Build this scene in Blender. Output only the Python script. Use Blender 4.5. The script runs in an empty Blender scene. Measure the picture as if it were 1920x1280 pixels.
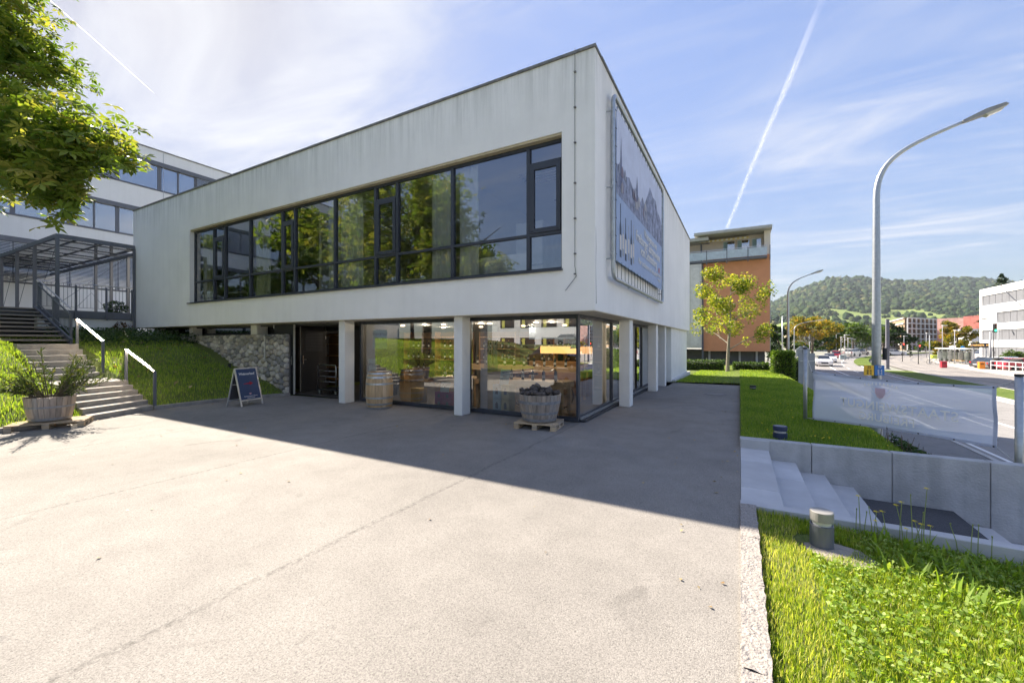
import bpy, bmesh, math, random
import numpy as np
from mathutils import Vector, Matrix
from math import radians, sin, cos, pi, atan2, sqrt

SC = bpy.context.scene
COL = SC.collection
# ---------------------------------------------------------------- camera
FPX, EYE = 772.6, 1.75
YAW = math.atan(427 / FPX)
cd = bpy.data.cameras.new('camera')
cd.sensor_width = 36.0; cd.sensor_fit = 'HORIZONTAL'
cd.lens = 36.0 * FPX / 1920.0
cd.shift_y = 1.0 / 1920.0
cd.clip_start = 0.05; cd.clip_end = 30000
cam = bpy.data.objects.new('camera', cd); COL.objects.link(cam)
cam.location = (0, 0, EYE); cam.rotation_euler = (pi / 2, 0, YAW)
SC.camera = cam
# ---------------------------------------------------------------- sun and sky
SUN = Vector((-8.9, 3.35, 7.5)).normalized()
sl = bpy.data.lights.new('sun', 'SUN'); sl.energy = 2.0; sl.angle = radians(0.5); sl.color = (1.0, 0.90, 0.77)
so = bpy.data.objects.new('sun', sl); COL.objects.link(so)
so.rotation_euler = (-SUN).to_track_quat('-Z', 'Y').to_euler(); so.location = SUN * 60
SKY_STRENGTH = 0.07
W = bpy.data.worlds.new('World'); SC.world = W; W.use_nodes = True
nt = W.node_tree; N = nt.nodes; L = nt.links
for n in list(N): N.remove(n)
def wn(t, **k):
    n = N.new(t)
    for a_, v in k.items(): setattr(n, a_, v)
    return n
wo = wn('ShaderNodeOutputWorld'); bg = wn('ShaderNodeBackground'); sky = wn('ShaderNodeTexSky')
sky.sky_type = 'NISHITA'; sky.sun_disc = False
sky.sun_elevation = math.asin(SUN.z); sky.sun_rotation = math.atan2(SUN.x, SUN.y)
sky.air_density = 1.0; sky.dust_density = 0.6; sky.ozone_density = 3.0; sky.altitude = 300
bg.inputs[1].default_value = SKY_STRENGTH
L.new(bg.outputs[0], wo.inputs[0])
# cirrus: noise laid out on a plane far overhead, so that it thins and flattens toward the horizon
tc = wn('ShaderNodeTexCoord'); sep = wn('ShaderNodeSeparateXYZ'); L.new(tc.outputs['Generated'], sep.inputs[0])
def wm(op, a_, b_=None, clamp=False):
    m = wn('ShaderNodeMath', operation=op); m.use_clamp = clamp
    for i, v in enumerate((a_, b_)):
        if v is None: continue
        if isinstance(v, (int, float)): m.inputs[i].default_value = v
        else: L.new(v, m.inputs[i])
    return m.outputs[0]
zz = wm('MAXIMUM', wm('ADD', sep.outputs[2], 0.06), 0.02)
px = wm('DIVIDE', sep.outputs[0], zz); py = wm('DIVIDE', sep.outputs[1], zz)
cb = wn('ShaderNodeCombineXYZ'); L.new(px, cb.inputs[0]); L.new(py, cb.inputs[1])
def cloud(scale, rot, sx, sy, detail, dist, lo, hi):
    mp = wn('ShaderNodeMapping'); mp.inputs['Rotation'].default_value = (0, 0, rot); mp.inputs['Scale'].default_value = (sx, sy, 1)
    L.new(cb.outputs[0], mp.inputs[0])
    no = wn('ShaderNodeTexNoise'); no.inputs['Scale'].default_value = scale; no.inputs['Detail'].default_value = detail
    no.inputs['Roughness'].default_value = 0.6; no.inputs['Distortion'].default_value = dist
    L.new(mp.outputs[0], no.inputs['Vector'])
    mr = wn('ShaderNodeMapRange'); mr.interpolation_type = 'SMOOTHSTEP'
    mr.inputs[1].default_value = lo; mr.inputs[2].default_value = hi
    L.new(no.outputs[0], mr.inputs[0]); return mr.outputs[0]
c1 = cloud(0.75, 0.5, 1.0, 2.4, 9, 0.7, 0.43, 0.74)
c2 = cloud(2.2, 0.9, 0.55, 2.6, 8, 1.1, 0.40, 0.85)
c3 = cloud(0.33, 0.2, 1.0, 1.0, 4, 0.3, 0.40, 0.62)
dotv = wn('ShaderNodeVectorMath', operation='DOT_PRODUCT'); L.new(tc.outputs['Generated'], dotv.inputs[0]); dotv.inputs[1].default_value = tuple(SUN)
near = wn('ShaderNodeMapRange'); near.interpolation_type = 'SMOOTHSTEP'; near.inputs[1].default_value = 0.55; near.inputs[2].default_value = 0.985
L.new(dotv.outputs['Value'], near.inputs[0])
cov = wm('ADD', wm('MULTIPLY', wm('MAXIMUM', c1, wm('MULTIPLY', c2, 0.65)), wm('ADD', wm('MULTIPLY', c3, 0.75), 0.32)), wm('MULTIPLY', near.outputs[0], wm('ADD', wm('MULTIPLY', c1, 0.22), 0.0)), clamp=True)
cov = wm('MULTIPLY', cov, 0.9)
# soft shoulder on the glare round the sun, applied evenly to the whole dome
bw = wn('ShaderNodeRGBToBW'); L.new(sky.outputs[0], bw.inputs[0])
fac = wm('POWER', wm('ADD', wm('POWER', wm('DIVIDE', bw.outputs[0], 1.22), 1.5), 1.0), -0.667)
vs_ = wn('ShaderNodeVectorMath', operation='SCALE'); L.new(sky.outputs[0], vs_.inputs[0]); L.new(fac, vs_.inputs['Scale'])
hsv = wn('ShaderNodeHueSaturation'); hsv.inputs['Saturation'].default_value = 1.0; hsv.inputs['Hue'].default_value = 0.512; L.new(vs_.outputs[0], hsv.inputs['Color'])
mix = wn('ShaderNodeMixRGB'); L.new(cov, mix.inputs[0]); tn = wn('ShaderNodeMixRGB', blend_type='MULTIPLY'); tn.inputs[0].default_value = 1; tn.inputs[2].default_value = (.97, .93, .87, 1); L.new(hsv.outputs[0], tn.inputs[1]); L.new(tn.outputs[0], mix.inputs[1])
cc = wn('ShaderNodeMixRGB'); L.new(near.outputs[0], cc.inputs[0])
cc.inputs[1].default_value = (1.58, 1.62, 1.74, 1); cc.inputs[2].default_value = (1.62, 1.65, 1.74, 1)
L.new(cc.outputs[0], mix.inputs[2])
L.new(mix.outputs[0], bg.inputs[0])
# ---------------------------------------------------------------- picture
SC.view_settings.view_transform = 'Standard'; SC.view_settings.look = 'None'
SC.view_settings.exposure = 3.0; SC.view_settings.gamma = 1.0; SC.view_settings.use_curve_mapping = False
SC.render.engine = 'CYCLES'
SC.cycles.max_bounces = 7; SC.cycles.diffuse_bounces = 4; SC.cycles.glossy_bounces = 3; SC.cycles.transmission_bounces = 6
SC.cycles.transparent_max_bounces = 16; SC.cycles.volume_bounces = 0; SC.cycles.use_denoising = True
SC.cycles.caustics_reflective = False; SC.cycles.caustics_refractive = False

# ================================================================ helpers
rnd = random.Random(7)
def lerp(a_, b_, t): return a_ + (b_ - a_) * t
def smooth(a_, b_, x):
    t = min(1, max(0, (x - a_) / (b_ - a_))); return t * t * (3 - 2 * t)
def ray(u, v):
    r = (u - 960) / FPX; s, c = sin(YAW), cos(YAW)
    return Vector((-s + r * c, c + r * s, (641 - v) / FPX))
def atd(u, v, d): return Vector((0, 0, EYE)) + ray(u, v) * d
def atz(u, v, z):
    r = ray(u, v); return Vector((0, 0, EYE)) + r * ((z - EYE) / r.z)

MATS = {}
def M(name, col, rough=0.7, top=0.0, var=0.12, scale=3.0, bump=0.0, bscale=40.0, metal=0.0, col2=None, streak=0.0, spec=0.4, transl=0.0, emit=0.0, stretch=(1, 1, 1), hue=0.0, coat=0.0):
    """procedural surface: base colour varied by noise, optional fine relief, vertical rain streaks, leaf translucency"""
    if name in MATS: return MATS[name]
    m = bpy.data.materials.new(name); m.use_nodes = True; t = m.node_tree; n = t.nodes; l = t.links
    b = n['Principled BSDF']; b.inputs['Roughness'].default_value = rough; b.inputs['Metallic'].default_value = metal
    b.inputs['Specular IOR Level'].default_value = spec
    if coat: b.inputs['Coat Weight'].default_value = coat
    tcn = n.new('ShaderNodeTexCoord'); mp = n.new('ShaderNodeMapping'); mp.inputs['Scale'].default_value = stretch
    l.new(tcn.outputs['Object'], mp.inputs[0])
    no = n.new('ShaderNodeTexNoise'); no.inputs['Scale'].default_value = scale; no.inputs['Detail'].default_value = 6
    no.inputs['Roughness'].default_value = 0.65; l.new(mp.outputs[0], no.inputs['Vector'])
    cr = n.new('ShaderNodeMapRange'); cr.inputs[1].default_value = 0.3; cr.inputs[2].default_value = 0.7; l.new(no.outputs[0], cr.inputs[0])
    mx = n.new('ShaderNodeMixRGB'); l.new(cr.outputs[0], mx.inputs[0])
    c2_ = col2 or tuple(min(1, x * (1 + var)) for x in col)
    c1_ = col if col2 else tuple(x * (1 - var) for x in col)
    mx.inputs[1].default_value = (*c1_, 1); mx.inputs[2].default_value = (*c2_, 1)
    out = mx.outputs[0]
    if streak:
        mp2 = n.new('ShaderNodeMapping'); mp2.inputs['Scale'].default_value = (2.6, 2.6, 0.16); l.new(tcn.outputs['Object'], mp2.inputs[0])
        n2 = n.new('ShaderNodeTexNoise'); n2.inputs['Scale'].default_value = 1.6; n2.inputs['Detail'].default_value = 7; l.new(mp2.outputs[0], n2.inputs['Vector'])
        r2 = n.new('ShaderNodeMapRange'); r2.inputs[1].default_value = 0.48; r2.inputs[2].default_value = 0.85; l.new(n2.outputs[0], r2.inputs[0])
        n3 = n.new('ShaderNodeTexNoise'); n3.inputs['Scale'].default_value = 0.5; n3.inputs['Detail'].default_value = 5; l.new(tcn.outputs['Object'], n3.inputs['Vector'])
        mu = n.new('ShaderNodeMath'); mu.operation = 'MULTIPLY'; l.new(r2.outputs[0], mu.inputs[0]); l.new(n3.outputs[0], mu.inputs[1])
        mu2 = n.new('ShaderNodeMath'); mu2.operation = 'MULTIPLY'; mu2.inputs[1].default_value = streak; l.new(mu.outputs[0], mu2.inputs[0])
        ms = n.new('ShaderNodeMixRGB'); l.new(mu2.outputs[0], ms.inputs[0]); l.new(out, ms.inputs[1])
        ms.inputs[2].default_value = (col[0] * .38, col[1] * .38, col[2] * .37, 1); out = ms.outputs[0]
    if top:     # rain-washed algae below the roof edge
        sz = n.new('ShaderNodeSeparateXYZ'); l.new(tcn.outputs['Object'], sz.inputs[0]); rz_ = n.new('ShaderNodeMapRange'); rz_.inputs[1].default_value = top - 1.3; rz_.inputs[2].default_value = top; l.new(sz.outputs[2], rz_.inputs[0])
        mp4 = n.new('ShaderNodeMapping'); mp4.inputs['Scale'].default_value = (7, 7, .35); l.new(tcn.outputs['Object'], mp4.inputs[0]); n4 = n.new('ShaderNodeTexNoise'); n4.inputs['Scale'].default_value = 1.0; n4.inputs['Detail'].default_value = 8; n4.inputs['Roughness'].default_value = .7; l.new(mp4.outputs[0], n4.inputs['Vector'])
        r4 = n.new('ShaderNodeMapRange'); r4.inputs[1].default_value = .42; r4.inputs[2].default_value = .75; l.new(n4.outputs[0], r4.inputs[0]); m4 = n.new('ShaderNodeMath'); m4.operation = 'MULTIPLY'; l.new(rz_.outputs[0], m4.inputs[0]); l.new(r4.outputs[0], m4.inputs[1]); m5 = n.new('ShaderNodeMath'); m5.operation = 'MULTIPLY'; m5.inputs[1].default_value = .75; l.new(m4.outputs[0], m5.inputs[0])
        mt = n.new('ShaderNodeMixRGB'); l.new(m5.outputs[0], mt.inputs[0]); l.new(out, mt.inputs[1]); mt.inputs[2].default_value = (.42, .43, .40, 1); out = mt.outputs[0]
    if hue:
        oi = n.new('ShaderNodeObjectInfo'); hs = n.new('ShaderNodeHueSaturation')
        mr = n.new('ShaderNodeMapRange'); mr.inputs[3].default_value = 1 - hue; mr.inputs[4].default_value = 1 + hue
        l.new(oi.outputs['Random'], mr.inputs[0]); l.new(mr.outputs[0], hs.inputs['Value']); l.new(out, hs.inputs['Color']); out = hs.outputs[0]
    l.new(out, b.inputs['Base Color'])
    if bump:
        nb = n.new('ShaderNodeTexNoise'); nb.inputs['Scale'].default_value = bscale; nb.inputs['Detail'].default_value = 5
        l.new(mp.outputs[0], nb.inputs['Vector'])
        bp = n.new('ShaderNodeBump'); bp.inputs['Strength'].default_value = min(1, bump); bp.inputs['Distance'].default_value = 0.02
        l.new(nb.outputs[0], bp.inputs['Height']); l.new(bp.outputs[0], b.inputs['Normal'])
    if emit:
        b.inputs['Emission Color'].default_value = (*col, 1); b.inputs['Emission Strength'].default_value = emit
    if transl:
        tr = n.new('ShaderNodeBsdfTranslucent'); l.new(out, tr.inputs[0])
        ms = n.new('ShaderNodeMixShader'); ms.inputs[0].default_value = transl
        l.new(b.outputs[0], ms.inputs[1]); l.new(tr.outputs[0], ms.inputs[2]); l.new(ms.outputs[0], n['Material Output'].inputs[0])
    MATS[name] = m; return m

def glass(name, tint=(0.93, 0.95, 0.95), refl=0.08, boost=1.0, rough=0.0):
    """a thin pane: clear, mirrored by Fresnel (both faces of a coated double pane)"""
    if name in MATS: return MATS[name]
    m = bpy.data.materials.new(name); m.use_nodes = True; n = m.node_tree.nodes; l = m.node_tree.links
    n.remove(n['Principled BSDF'])
    t = n.new('ShaderNodeBsdfTransparent'); t.inputs[0].default_value = (*tint, 1)
    g = n.new('ShaderNodeBsdfGlossy'); g.inputs['Roughness'].default_value = rough; g.inputs[0].default_value = (0.95, 0.97, 1, 1)
    fr = n.new('ShaderNodeFresnel'); fr.inputs[0].default_value = 1.52
    a_ = n.new('ShaderNodeMath'); a_.operation = 'MULTIPLY_ADD'; a_.use_clamp = True; a_.inputs[1].default_value = boost; a_.inputs[2].default_value = refl
    l.new(fr.outputs[0], a_.inputs[0]); ms = n.new('ShaderNodeMixShader'); l.new(a_.outputs[0], ms.inputs[0])
    l.new(t.outputs[0], ms.inputs[1]); l.new(g.outputs[0], ms.inputs[2]); l.new(ms.outputs[0], n['Material Output'].inputs[0])
    MATS[name] = m; return m

def props(o, label=None, cat=None, group=None, kind=None):
    if label: o['label'] = label
    if cat: o['category'] = cat
    if group: o['group'] = group
    if kind: o['kind'] = kind
    return o
def thing(name, label, cat, loc=(0, 0, 0), group=None, rz=0):
    o = bpy.data.objects.new(name, None); COL.objects.link(o); o.empty_display_size = 0.2
    o.location = loc; o.rotation_euler = (0, 0, rz)
    return props(o, label, cat, group)
def link(name, me, mat, parent=None, **k):
    o = bpy.data.objects.new(name, me); COL.objects.link(o)
    if mat is not None and not me.materials:
        for mm in (mat if isinstance(mat, (list, tuple)) else [mat]): me.materials.append(mm)
    if parent is not None: o.parent = parent
    return props(o, **k)
def origin(p):
    v = Vector((0, 0, 0))
    while p is not None: v = v + p.location; p = p.parent
    return v
class MB:
    """collects shapes in world coordinates; build() links them as one mesh object"""
    def __init__(s): s.v = []; s.f = []; s.mi = []
    def add(s, vs, fs, mi=0):
        k = len(s.v); s.v += [tuple(x) for x in vs]; s.f += [tuple(i + k for i in f) for f in fs]; s.mi += [mi] * len(fs); return s
    def box(s, x0, x1, y0, y1, z0, z1, mi=0):
        vs = [(x0, y0, z0), (x1, y0, z0), (x1, y1, z0), (x0, y1, z0), (x0, y0, z1), (x1, y0, z1), (x1, y1, z1), (x0, y1, z1)]
        return s.add(vs, [(0, 3, 2, 1), (4, 5, 6, 7), (0, 1, 5, 4), (1, 2, 6, 5), (2, 3, 7, 6), (3, 0, 4, 7)], mi)
    def cbox(s, x0, x1, y0, y1, z0, z1, b=0.01, mi=0):
        """box with chamfered edges"""
        bm = bmesh.new(); bmesh.ops.create_cube(bm, size=1)
        for v in bm.verts: v.co = Vector((lerp(x0, x1, v.co.x + .5), lerp(y0, y1, v.co.y + .5), lerp(z0, z1, v.co.z + .5)))
        bmesh.ops.bevel(bm, geom=bm.edges[:], offset=b, segments=1, affect='EDGES', profile=0.5)
        return s.bm(bm, mi)
    def bm(s, bm, mi=0, mat=None):
        bm.verts.ensure_lookup_table(); bm.verts.index_update()
        vs = [(mat @ v.co if mat else v.co.copy()) for v in bm.verts]
        s.add(vs, [[v.index for v in f.verts] for f in bm.faces], mi); bm.free(); return s
    def bar(s, a_, b_, w, h, up=(0, 0, 1), mi=0):
        a_ = Vector(a_); b_ = Vector(b_); d = (b_ - a_).normalized(); up = Vector(up)
        if abs(d.dot(up)) > .98: up = Vector((0, 1, 0))
        x = d.cross(up).normalized(); y = x.cross(d).normalized()
        vs = []
        for p in (a_, b_):
            for sx, sy in ((-1, -1), (1, -1), (1, 1), (-1, 1)): vs.append(p + x * (sx * w / 2) + y * (sy * h / 2))
        return s.add(vs, [(0, 1, 2, 3), (7, 6, 5, 4), (0, 4, 5, 1), (1, 5, 6, 2), (2, 6, 7, 3), (3, 7, 4, 0)], mi)
    def tube(s, pts, r, n=8, mi=0, cap=True):
        pts = [Vector(p) for p in pts]; k = len(pts)
        rs = r if isinstance(r, (list, tuple)) else [r] * k
        base = len(s.v); prev = None
        for i, p in enumerate(pts):
            d = (pts[min(i + 1, k - 1)] - pts[max(i - 1, 0)])
            d = d.normalized() if d.length > 1e-9 else Vector((0, 0, 1))
            if prev is None:
                x = d.cross(Vector((0, 0, 1)) if abs(d.z) < .9 else Vector((1, 0, 0))).normalized()
            else: x = (prev - d * prev.dot(d)).normalized()
            prev = x; y = d.cross(x)
            for j in range(n):
                a_ = 2 * pi * j / n; s.v.append(tuple(p + (x * cos(a_) + y * sin(a_)) * rs[i]))
        for i in range(k - 1):
            for j in range(n):
                a0 = base + i * n + j; a1 = base + i * n + (j + 1) % n
                s.f.append((a0, a1, a1 + n, a0 + n)); s.mi.append(mi)
        if cap:
            s.f.append(tuple(base + j for j in reversed(range(n)))); s.mi.append(mi)
            s.f.append(tuple(base + (k - 1) * n + j for j in range(n))); s.mi.append(mi)
        return s
    def lathe(s, prof, c=(0, 0, 0), n=24, mi=0, cap=True, a0=0, a1=2 * pi):
        base = len(s.v); full = abs(a1 - a0 - 2 * pi) < 1e-6; m = n if full else n + 1
        for r, z in prof:
            for j in range(m):
                a_ = a0 + (a1 - a0) * j / n; s.v.append((c[0] + r * cos(a_), c[1] + r * sin(a_), c[2] + z))
        for i in range(len(prof) - 1):
            for j in range(n):
                p = base + i * m + j; q = base + i * m + ((j + 1) % m if full else j + 1)
                s.f.append((p, q, q + m, p + m)); s.mi.append(mi)
        if cap and full:
            s.f.append(tuple(base + j for j in reversed(range(n)))); s.mi.append(mi)
            k = base + (len(prof) - 1) * m; s.f.append(tuple(k + j for j in range(n))); s.mi.append(mi)
        return s
    def prism(s, poly, z0, z1, mi=0):
        n = len(poly); vs = [(x, y, z0) for x, y in poly] + [(x, y, z1) for x, y in poly]
        return s.add(vs, [tuple(reversed(range(n))), tuple(range(n, 2 * n))] + [(i, (i + 1) % n, (i + 1) % n + n, i + n) for i in range(n)], mi)
    def build(s, name, mat, parent=None, smooth_=False, fixn=False, **k):
        o0 = origin(parent); me = bpy.data.meshes.new(name)
        me.from_pydata([(x - o0.x, y - o0.y, z - o0.z) for x, y, z in s.v], [], s.f)
        mats = mat if isinstance(mat, (list, tuple)) else [mat]
        for mm in mats: me.materials.append(mm)
        if len(mats) > 1: me.polygons.foreach_set('material_index', s.mi)
        if smooth_: me.polygons.foreach_set('use_smooth', [True] * len(me.polygons))
        me.update()
        if fixn:
            b = bmesh.new(); b.from_mesh(me); bmesh.ops.recalc_face_normals(b, faces=b.faces[:]); b.to_mesh(me); b.free()
        return link(name, me, None, parent, **k)
def box_part(name, mat, parent, x0, x1, y0, y1, z0, z1, b=0, **k):
    m = MB()
    if mat.name in ('upper_window_glass', 'shop_window_glass'):      # one clear sheet at mid thickness
        if y1 - y0 < x1 - x0: m.add([(x0, (y0 + y1) / 2, z0), (x1, (y0 + y1) / 2, z0), (x1, (y0 + y1) / 2, z1), (x0, (y0 + y1) / 2, z1)], [(0, 1, 2, 3)])
        else: m.add([((x0 + x1) / 2, y0, z0), ((x0 + x1) / 2, y1, z0), ((x0 + x1) / 2, y1, z1), ((x0 + x1) / 2, y0, z1)], [(0, 1, 2, 3)])
    else: m.cbox(x0, x1, y0, y1, z0, z1, b) if b else m.box(x0, x1, y0, y1, z0, z1)
    return m.build(name, mat, parent, **k)
def copy_tree(o, parent=None, loc=None, rz=None, label=None, scale=None):
    kids = [c for c in bpy.data.objects if c.parent == o] if o.name not in KIDS else KIDS[o.name]
    KIDS[o.name] = kids
    c = o.copy(); COL.objects.link(c)
    if parent: c.parent = parent
    if loc is not None: c.location = loc
    if rz is not None: c.rotation_euler = (0, 0, rz)
    if scale is not None: c.scale = scale
    if label: c['label'] = label
    for k in kids: copy_tree(k, c)
    return c
KIDS = {}
def np_mesh(name, V, F, mat, parent=None, tri=False, attr=None, **k):
    """fast mesh from numpy arrays: V (n,3), F (m,3 or 4)"""
    o0 = origin(parent); V = np.asarray(V, dtype=np.float32) - np.array(o0, dtype=np.float32)
    me = bpy.data.meshes.new(name); m, w = F.shape
    me.vertices.add(len(V)); me.vertices.foreach_set('co', V.ravel())
    me.loops.add(m * w); me.loops.foreach_set('vertex_index', F.astype(np.int32).ravel())
    me.polygons.add(m); me.polygons.foreach_set('loop_start', np.arange(0, m * w, w, dtype=np.int32))
    me.polygons.foreach_set('loop_total', np.full(m, w, dtype=np.int32))
    if attr is not None:
        at = me.attributes.new('tint', 'FLOAT', 'POINT'); at.data.foreach_set('value', attr.astype(np.float32))
    me.materials.append(mat); me.update(calc_edges=True)
    return link(name, me, None, parent, **k)
def leaf_mat(name, cols, transl=0.45, rough=0.55, spec=0.35):
    """foliage: colour ramp over a per-leaf random 'tint', light passes through the blade"""
    if name in MATS: return MATS[name]
    m = bpy.data.materials.new(name); m.use_nodes = True; n = m.node_tree.nodes; l = m.node_tree.links
    b = n['Principled BSDF']; b.inputs['Roughness'].default_value = rough; b.inputs['Specular IOR Level'].default_value = spec
    at = n.new('ShaderNodeAttribute'); at.attribute_name = 'tint'; cr = n.new('ShaderNodeValToRGB'); l.new(at.outputs['Fac'], cr.inputs[0])
    el = cr.color_ramp.elements
    while len(el) < len(cols): el.new(0.5)
    for i, c in enumerate(cols): el[i].position = i / (len(cols) - 1); el[i].color = (*c, 1)
    l.new(cr.outputs[0], b.inputs['Base Color']); tr = n.new('ShaderNodeBsdfTranslucent')
    hs = n.new('ShaderNodeMixRGB'); hs.blend_type = 'MULTIPLY'; hs.inputs[0].default_value = 1; hs.inputs[2].default_value = (1.5, 1.45, 0.5, 1)
    l.new(cr.outputs[0], hs.inputs[1]); l.new(hs.outputs[0], tr.inputs[0])
    ms = n.new('ShaderNodeMixShader'); ms.inputs[0].default_value = transl
    l.new(b.outputs[0], ms.inputs[1]); l.new(tr.outputs[0], ms.inputs[2]); l.new(ms.outputs[0], n['Material Output'].inputs[0])
    MATS[name] = m; return m
def text(name, body, size, mat, loc, rot, parent=None, align='CENTER', ext=0.002, bold=0.0, spacing=1.0, sx=1.0, **k):
    c = bpy.data.curves.new(name, 'FONT'); c.body = body; c.size = size; c.extrude = ext; c.align_x = align; c.align_y = 'CENTER'
    c.offset = bold; c.space_character = spacing; c.materials.append(mat); c.resolution_u = 4
    t = bpy.data.objects.new(name, c); COL.objects.link(t); me = bpy.data.meshes.new_from_object(t.evaluated_get(bpy.context.evaluated_depsgraph_get()))
    bpy.data.objects.remove(t); o = bpy.data.objects.new(name, me); COL.objects.link(o)
    o.rotation_euler = rot; o.scale = (sx, 1, 1); o.location = Vector(loc) - origin(parent)
    if parent is not None: o.parent = parent
    return props(o, **k)
def rnd_frames(rng, n, up_bias=0.0):
    """n random orthonormal frames (side, along, normal)"""
    nrm = rng.normal(size=(n, 3)); nrm[:, 2] = np.abs(nrm[:, 2]) + up_bias; nrm /= np.linalg.norm(nrm, axis=1)[:, None]
    t = rng.normal(size=(n, 3)); a_ = np.cross(nrm, t); a_ /= np.linalg.norm(a_, axis=1)[:, None]
    return a_, np.cross(nrm, a_), nrm
def leaves(rng, C, size, up=0.4, aspect=0.55, tint=None, jit=0.35, fold=0.15):
    """pointed leaf quads (4 verts, slightly cupped) at centres C"""
    n = len(C); s_, a_, nn = rnd_frames(rng, n, up); L_ = size * (1 + jit * rng.uniform(-1, 1, n))[:, None]
    w = L_ * aspect * 0.5
    V = np.stack([C - a_ * L_ * .5, C + s_ * w + nn * L_ * fold * .3 - a_ * L_ * .05, C + a_ * L_ * .5 - nn * L_ * fold, C - s_ * w + nn * L_ * fold * .3 - a_ * L_ * .05], 1).reshape(-1, 3)
    F = np.arange(4 * n).reshape(n, 4)
    t = rng.uniform(0, 1, n) if tint is None else np.clip(tint + rng.normal(0, .12, n), 0, 1)
    return V, F, np.repeat(t, 4)
# ================================================================ surfaces
def asphalt(name, base, seams=(), pale=0.0):
    m = bpy.data.materials.new(name); m.use_nodes = True; t = m.node_tree; n = t.nodes; l = t.links
    b = n['Principled BSDF']; b.inputs['Roughness'].default_value = 0.88; b.inputs['Specular IOR Level'].default_value = 0.25
    g = n.new('ShaderNodeNewGeometry')
    def no(sc, det, dist=0):
        q = n.new('ShaderNodeTexNoise'); q.inputs['Scale'].default_value = sc; q.inputs['Detail'].default_value = det; q.inputs['Distortion'].default_value = dist
        l.new(g.outputs['Position'], q.inputs['Vector']); return q.outputs[0]
    def mr(x, a_, c_, lo, hi):
        q = n.new('ShaderNodeMapRange'); q.inputs[1].default_value = a_; q.inputs[2].default_value = c_; q.inputs[3].default_value = lo; q.inputs[4].default_value = hi
        l.new(x, q.inputs[0]); return q.outputs[0]
    def mul(a_, b_, op='MULTIPLY'):
        q = n.new('ShaderNodeMath'); q.operation = op
        for i, x in enumerate((a_, b_)):
            if isinstance(x, (int, float)): q.inputs[i].default_value = x
            else: l.new(x, q.inputs[i])
        return q.outputs[0]
    vo = n.new('ShaderNodeTexVoronoi'); vo.inputs['Scale'].default_value = 150; l.new(g.outputs['Position'], vo.inputs['Vector'])
    sp = n.new('ShaderNodeSeparateColor'); l.new(vo.outputs['Color'], sp.inputs[0])
    grain = mr(sp.outputs[0], 0, 1, 0.78, 1.22); pit = mr(no(75, 3), 0.33, 0.42, 0.6, 1.0)
    f = mul(mul(grain, pit), mul(mul(mr(no(0.35, 5, .4), .3, .7, .86, 1.12), mr(no(2.6, 6), .3, .7, .92, 1.07)), mul(mr(no(1.1, 3, 1.5), .66, .74, 1.0, .80), mr(no(9, 4), .70, .78, 1.0, .75))))
    h = mul(vo.outputs['Distance'], -1.0)
    sx = n.new('ShaderNodeSeparateXYZ'); l.new(g.outputs['Position'], sx.inputs[0])
    wob = mr(no(1.3, 5), 0, 1, -.06, .06)
    for (x0, y0, x1, y1) in seams:
        d = Vector((x1 - x0, y1 - y0)).normalized(); nx, ny = -d.y, d.x; c_ = nx * x0 + ny * y0
        s_ = mul(mul(mul(sx.outputs[0], nx), mul(sx.outputs[1], ny), 'ADD'), -c_, 'ADD'); s_ = mul(mul(s_, wob, 'ADD'), 0, 'ADD')
        s_ = mul(s_, 0, 'ADD'); q = n.new('ShaderNodeMath'); q.operation = 'ABSOLUTE'; l.new(s_, q.inputs[0])
        k = mr(q.outputs[0], 0.0, 0.035, 0.0, 1.0); rough_edge = mr(no(22, 4), .35, .6, 0.35, 1.0)
        k2 = mul(k, rough_edge, 'MAXIMUM'); f = mul(f, mr(k2, 0, 1, 0.40, 1.0)); h = mul(h, mul(k2, 1.2), 'ADD')
    cm = n.new('ShaderNodeMixRGB'); cm.blend_type = 'MULTIPLY'; cm.inputs[0].default_value = 1; cm.inputs[1].default_value = (*base, 1)
    l.new(f, cm.inputs[2]); l.new(cm.outputs[0], b.inputs['Base Color'])
    bp = n.new('ShaderNodeBump'); bp.inputs['Strength'].default_value = 0.4; bp.inputs['Distance'].default_value = 0.005
    l.new(h, bp.inputs['Height']); l.new(bp.outputs[0], b.inputs['Normal'])
    MATS[name] = m; return m
asph = asphalt('plaza_asphalt', (0.255, 0.238, 0.214), seams=[(-3.05, 7.5, -3.12, 0.2), (-6.30, 7.5, -6.38, 0.5), (-9.55, 7.5, -9.7, 1.0)])
asph = MATS['plaza_asphalt']
road_m = asphalt('road_asphalt', (0.27, 0.26, 0.25))
walk_m = asphalt('sidewalk_asphalt', (0.22, 0.215, 0.21))
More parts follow.
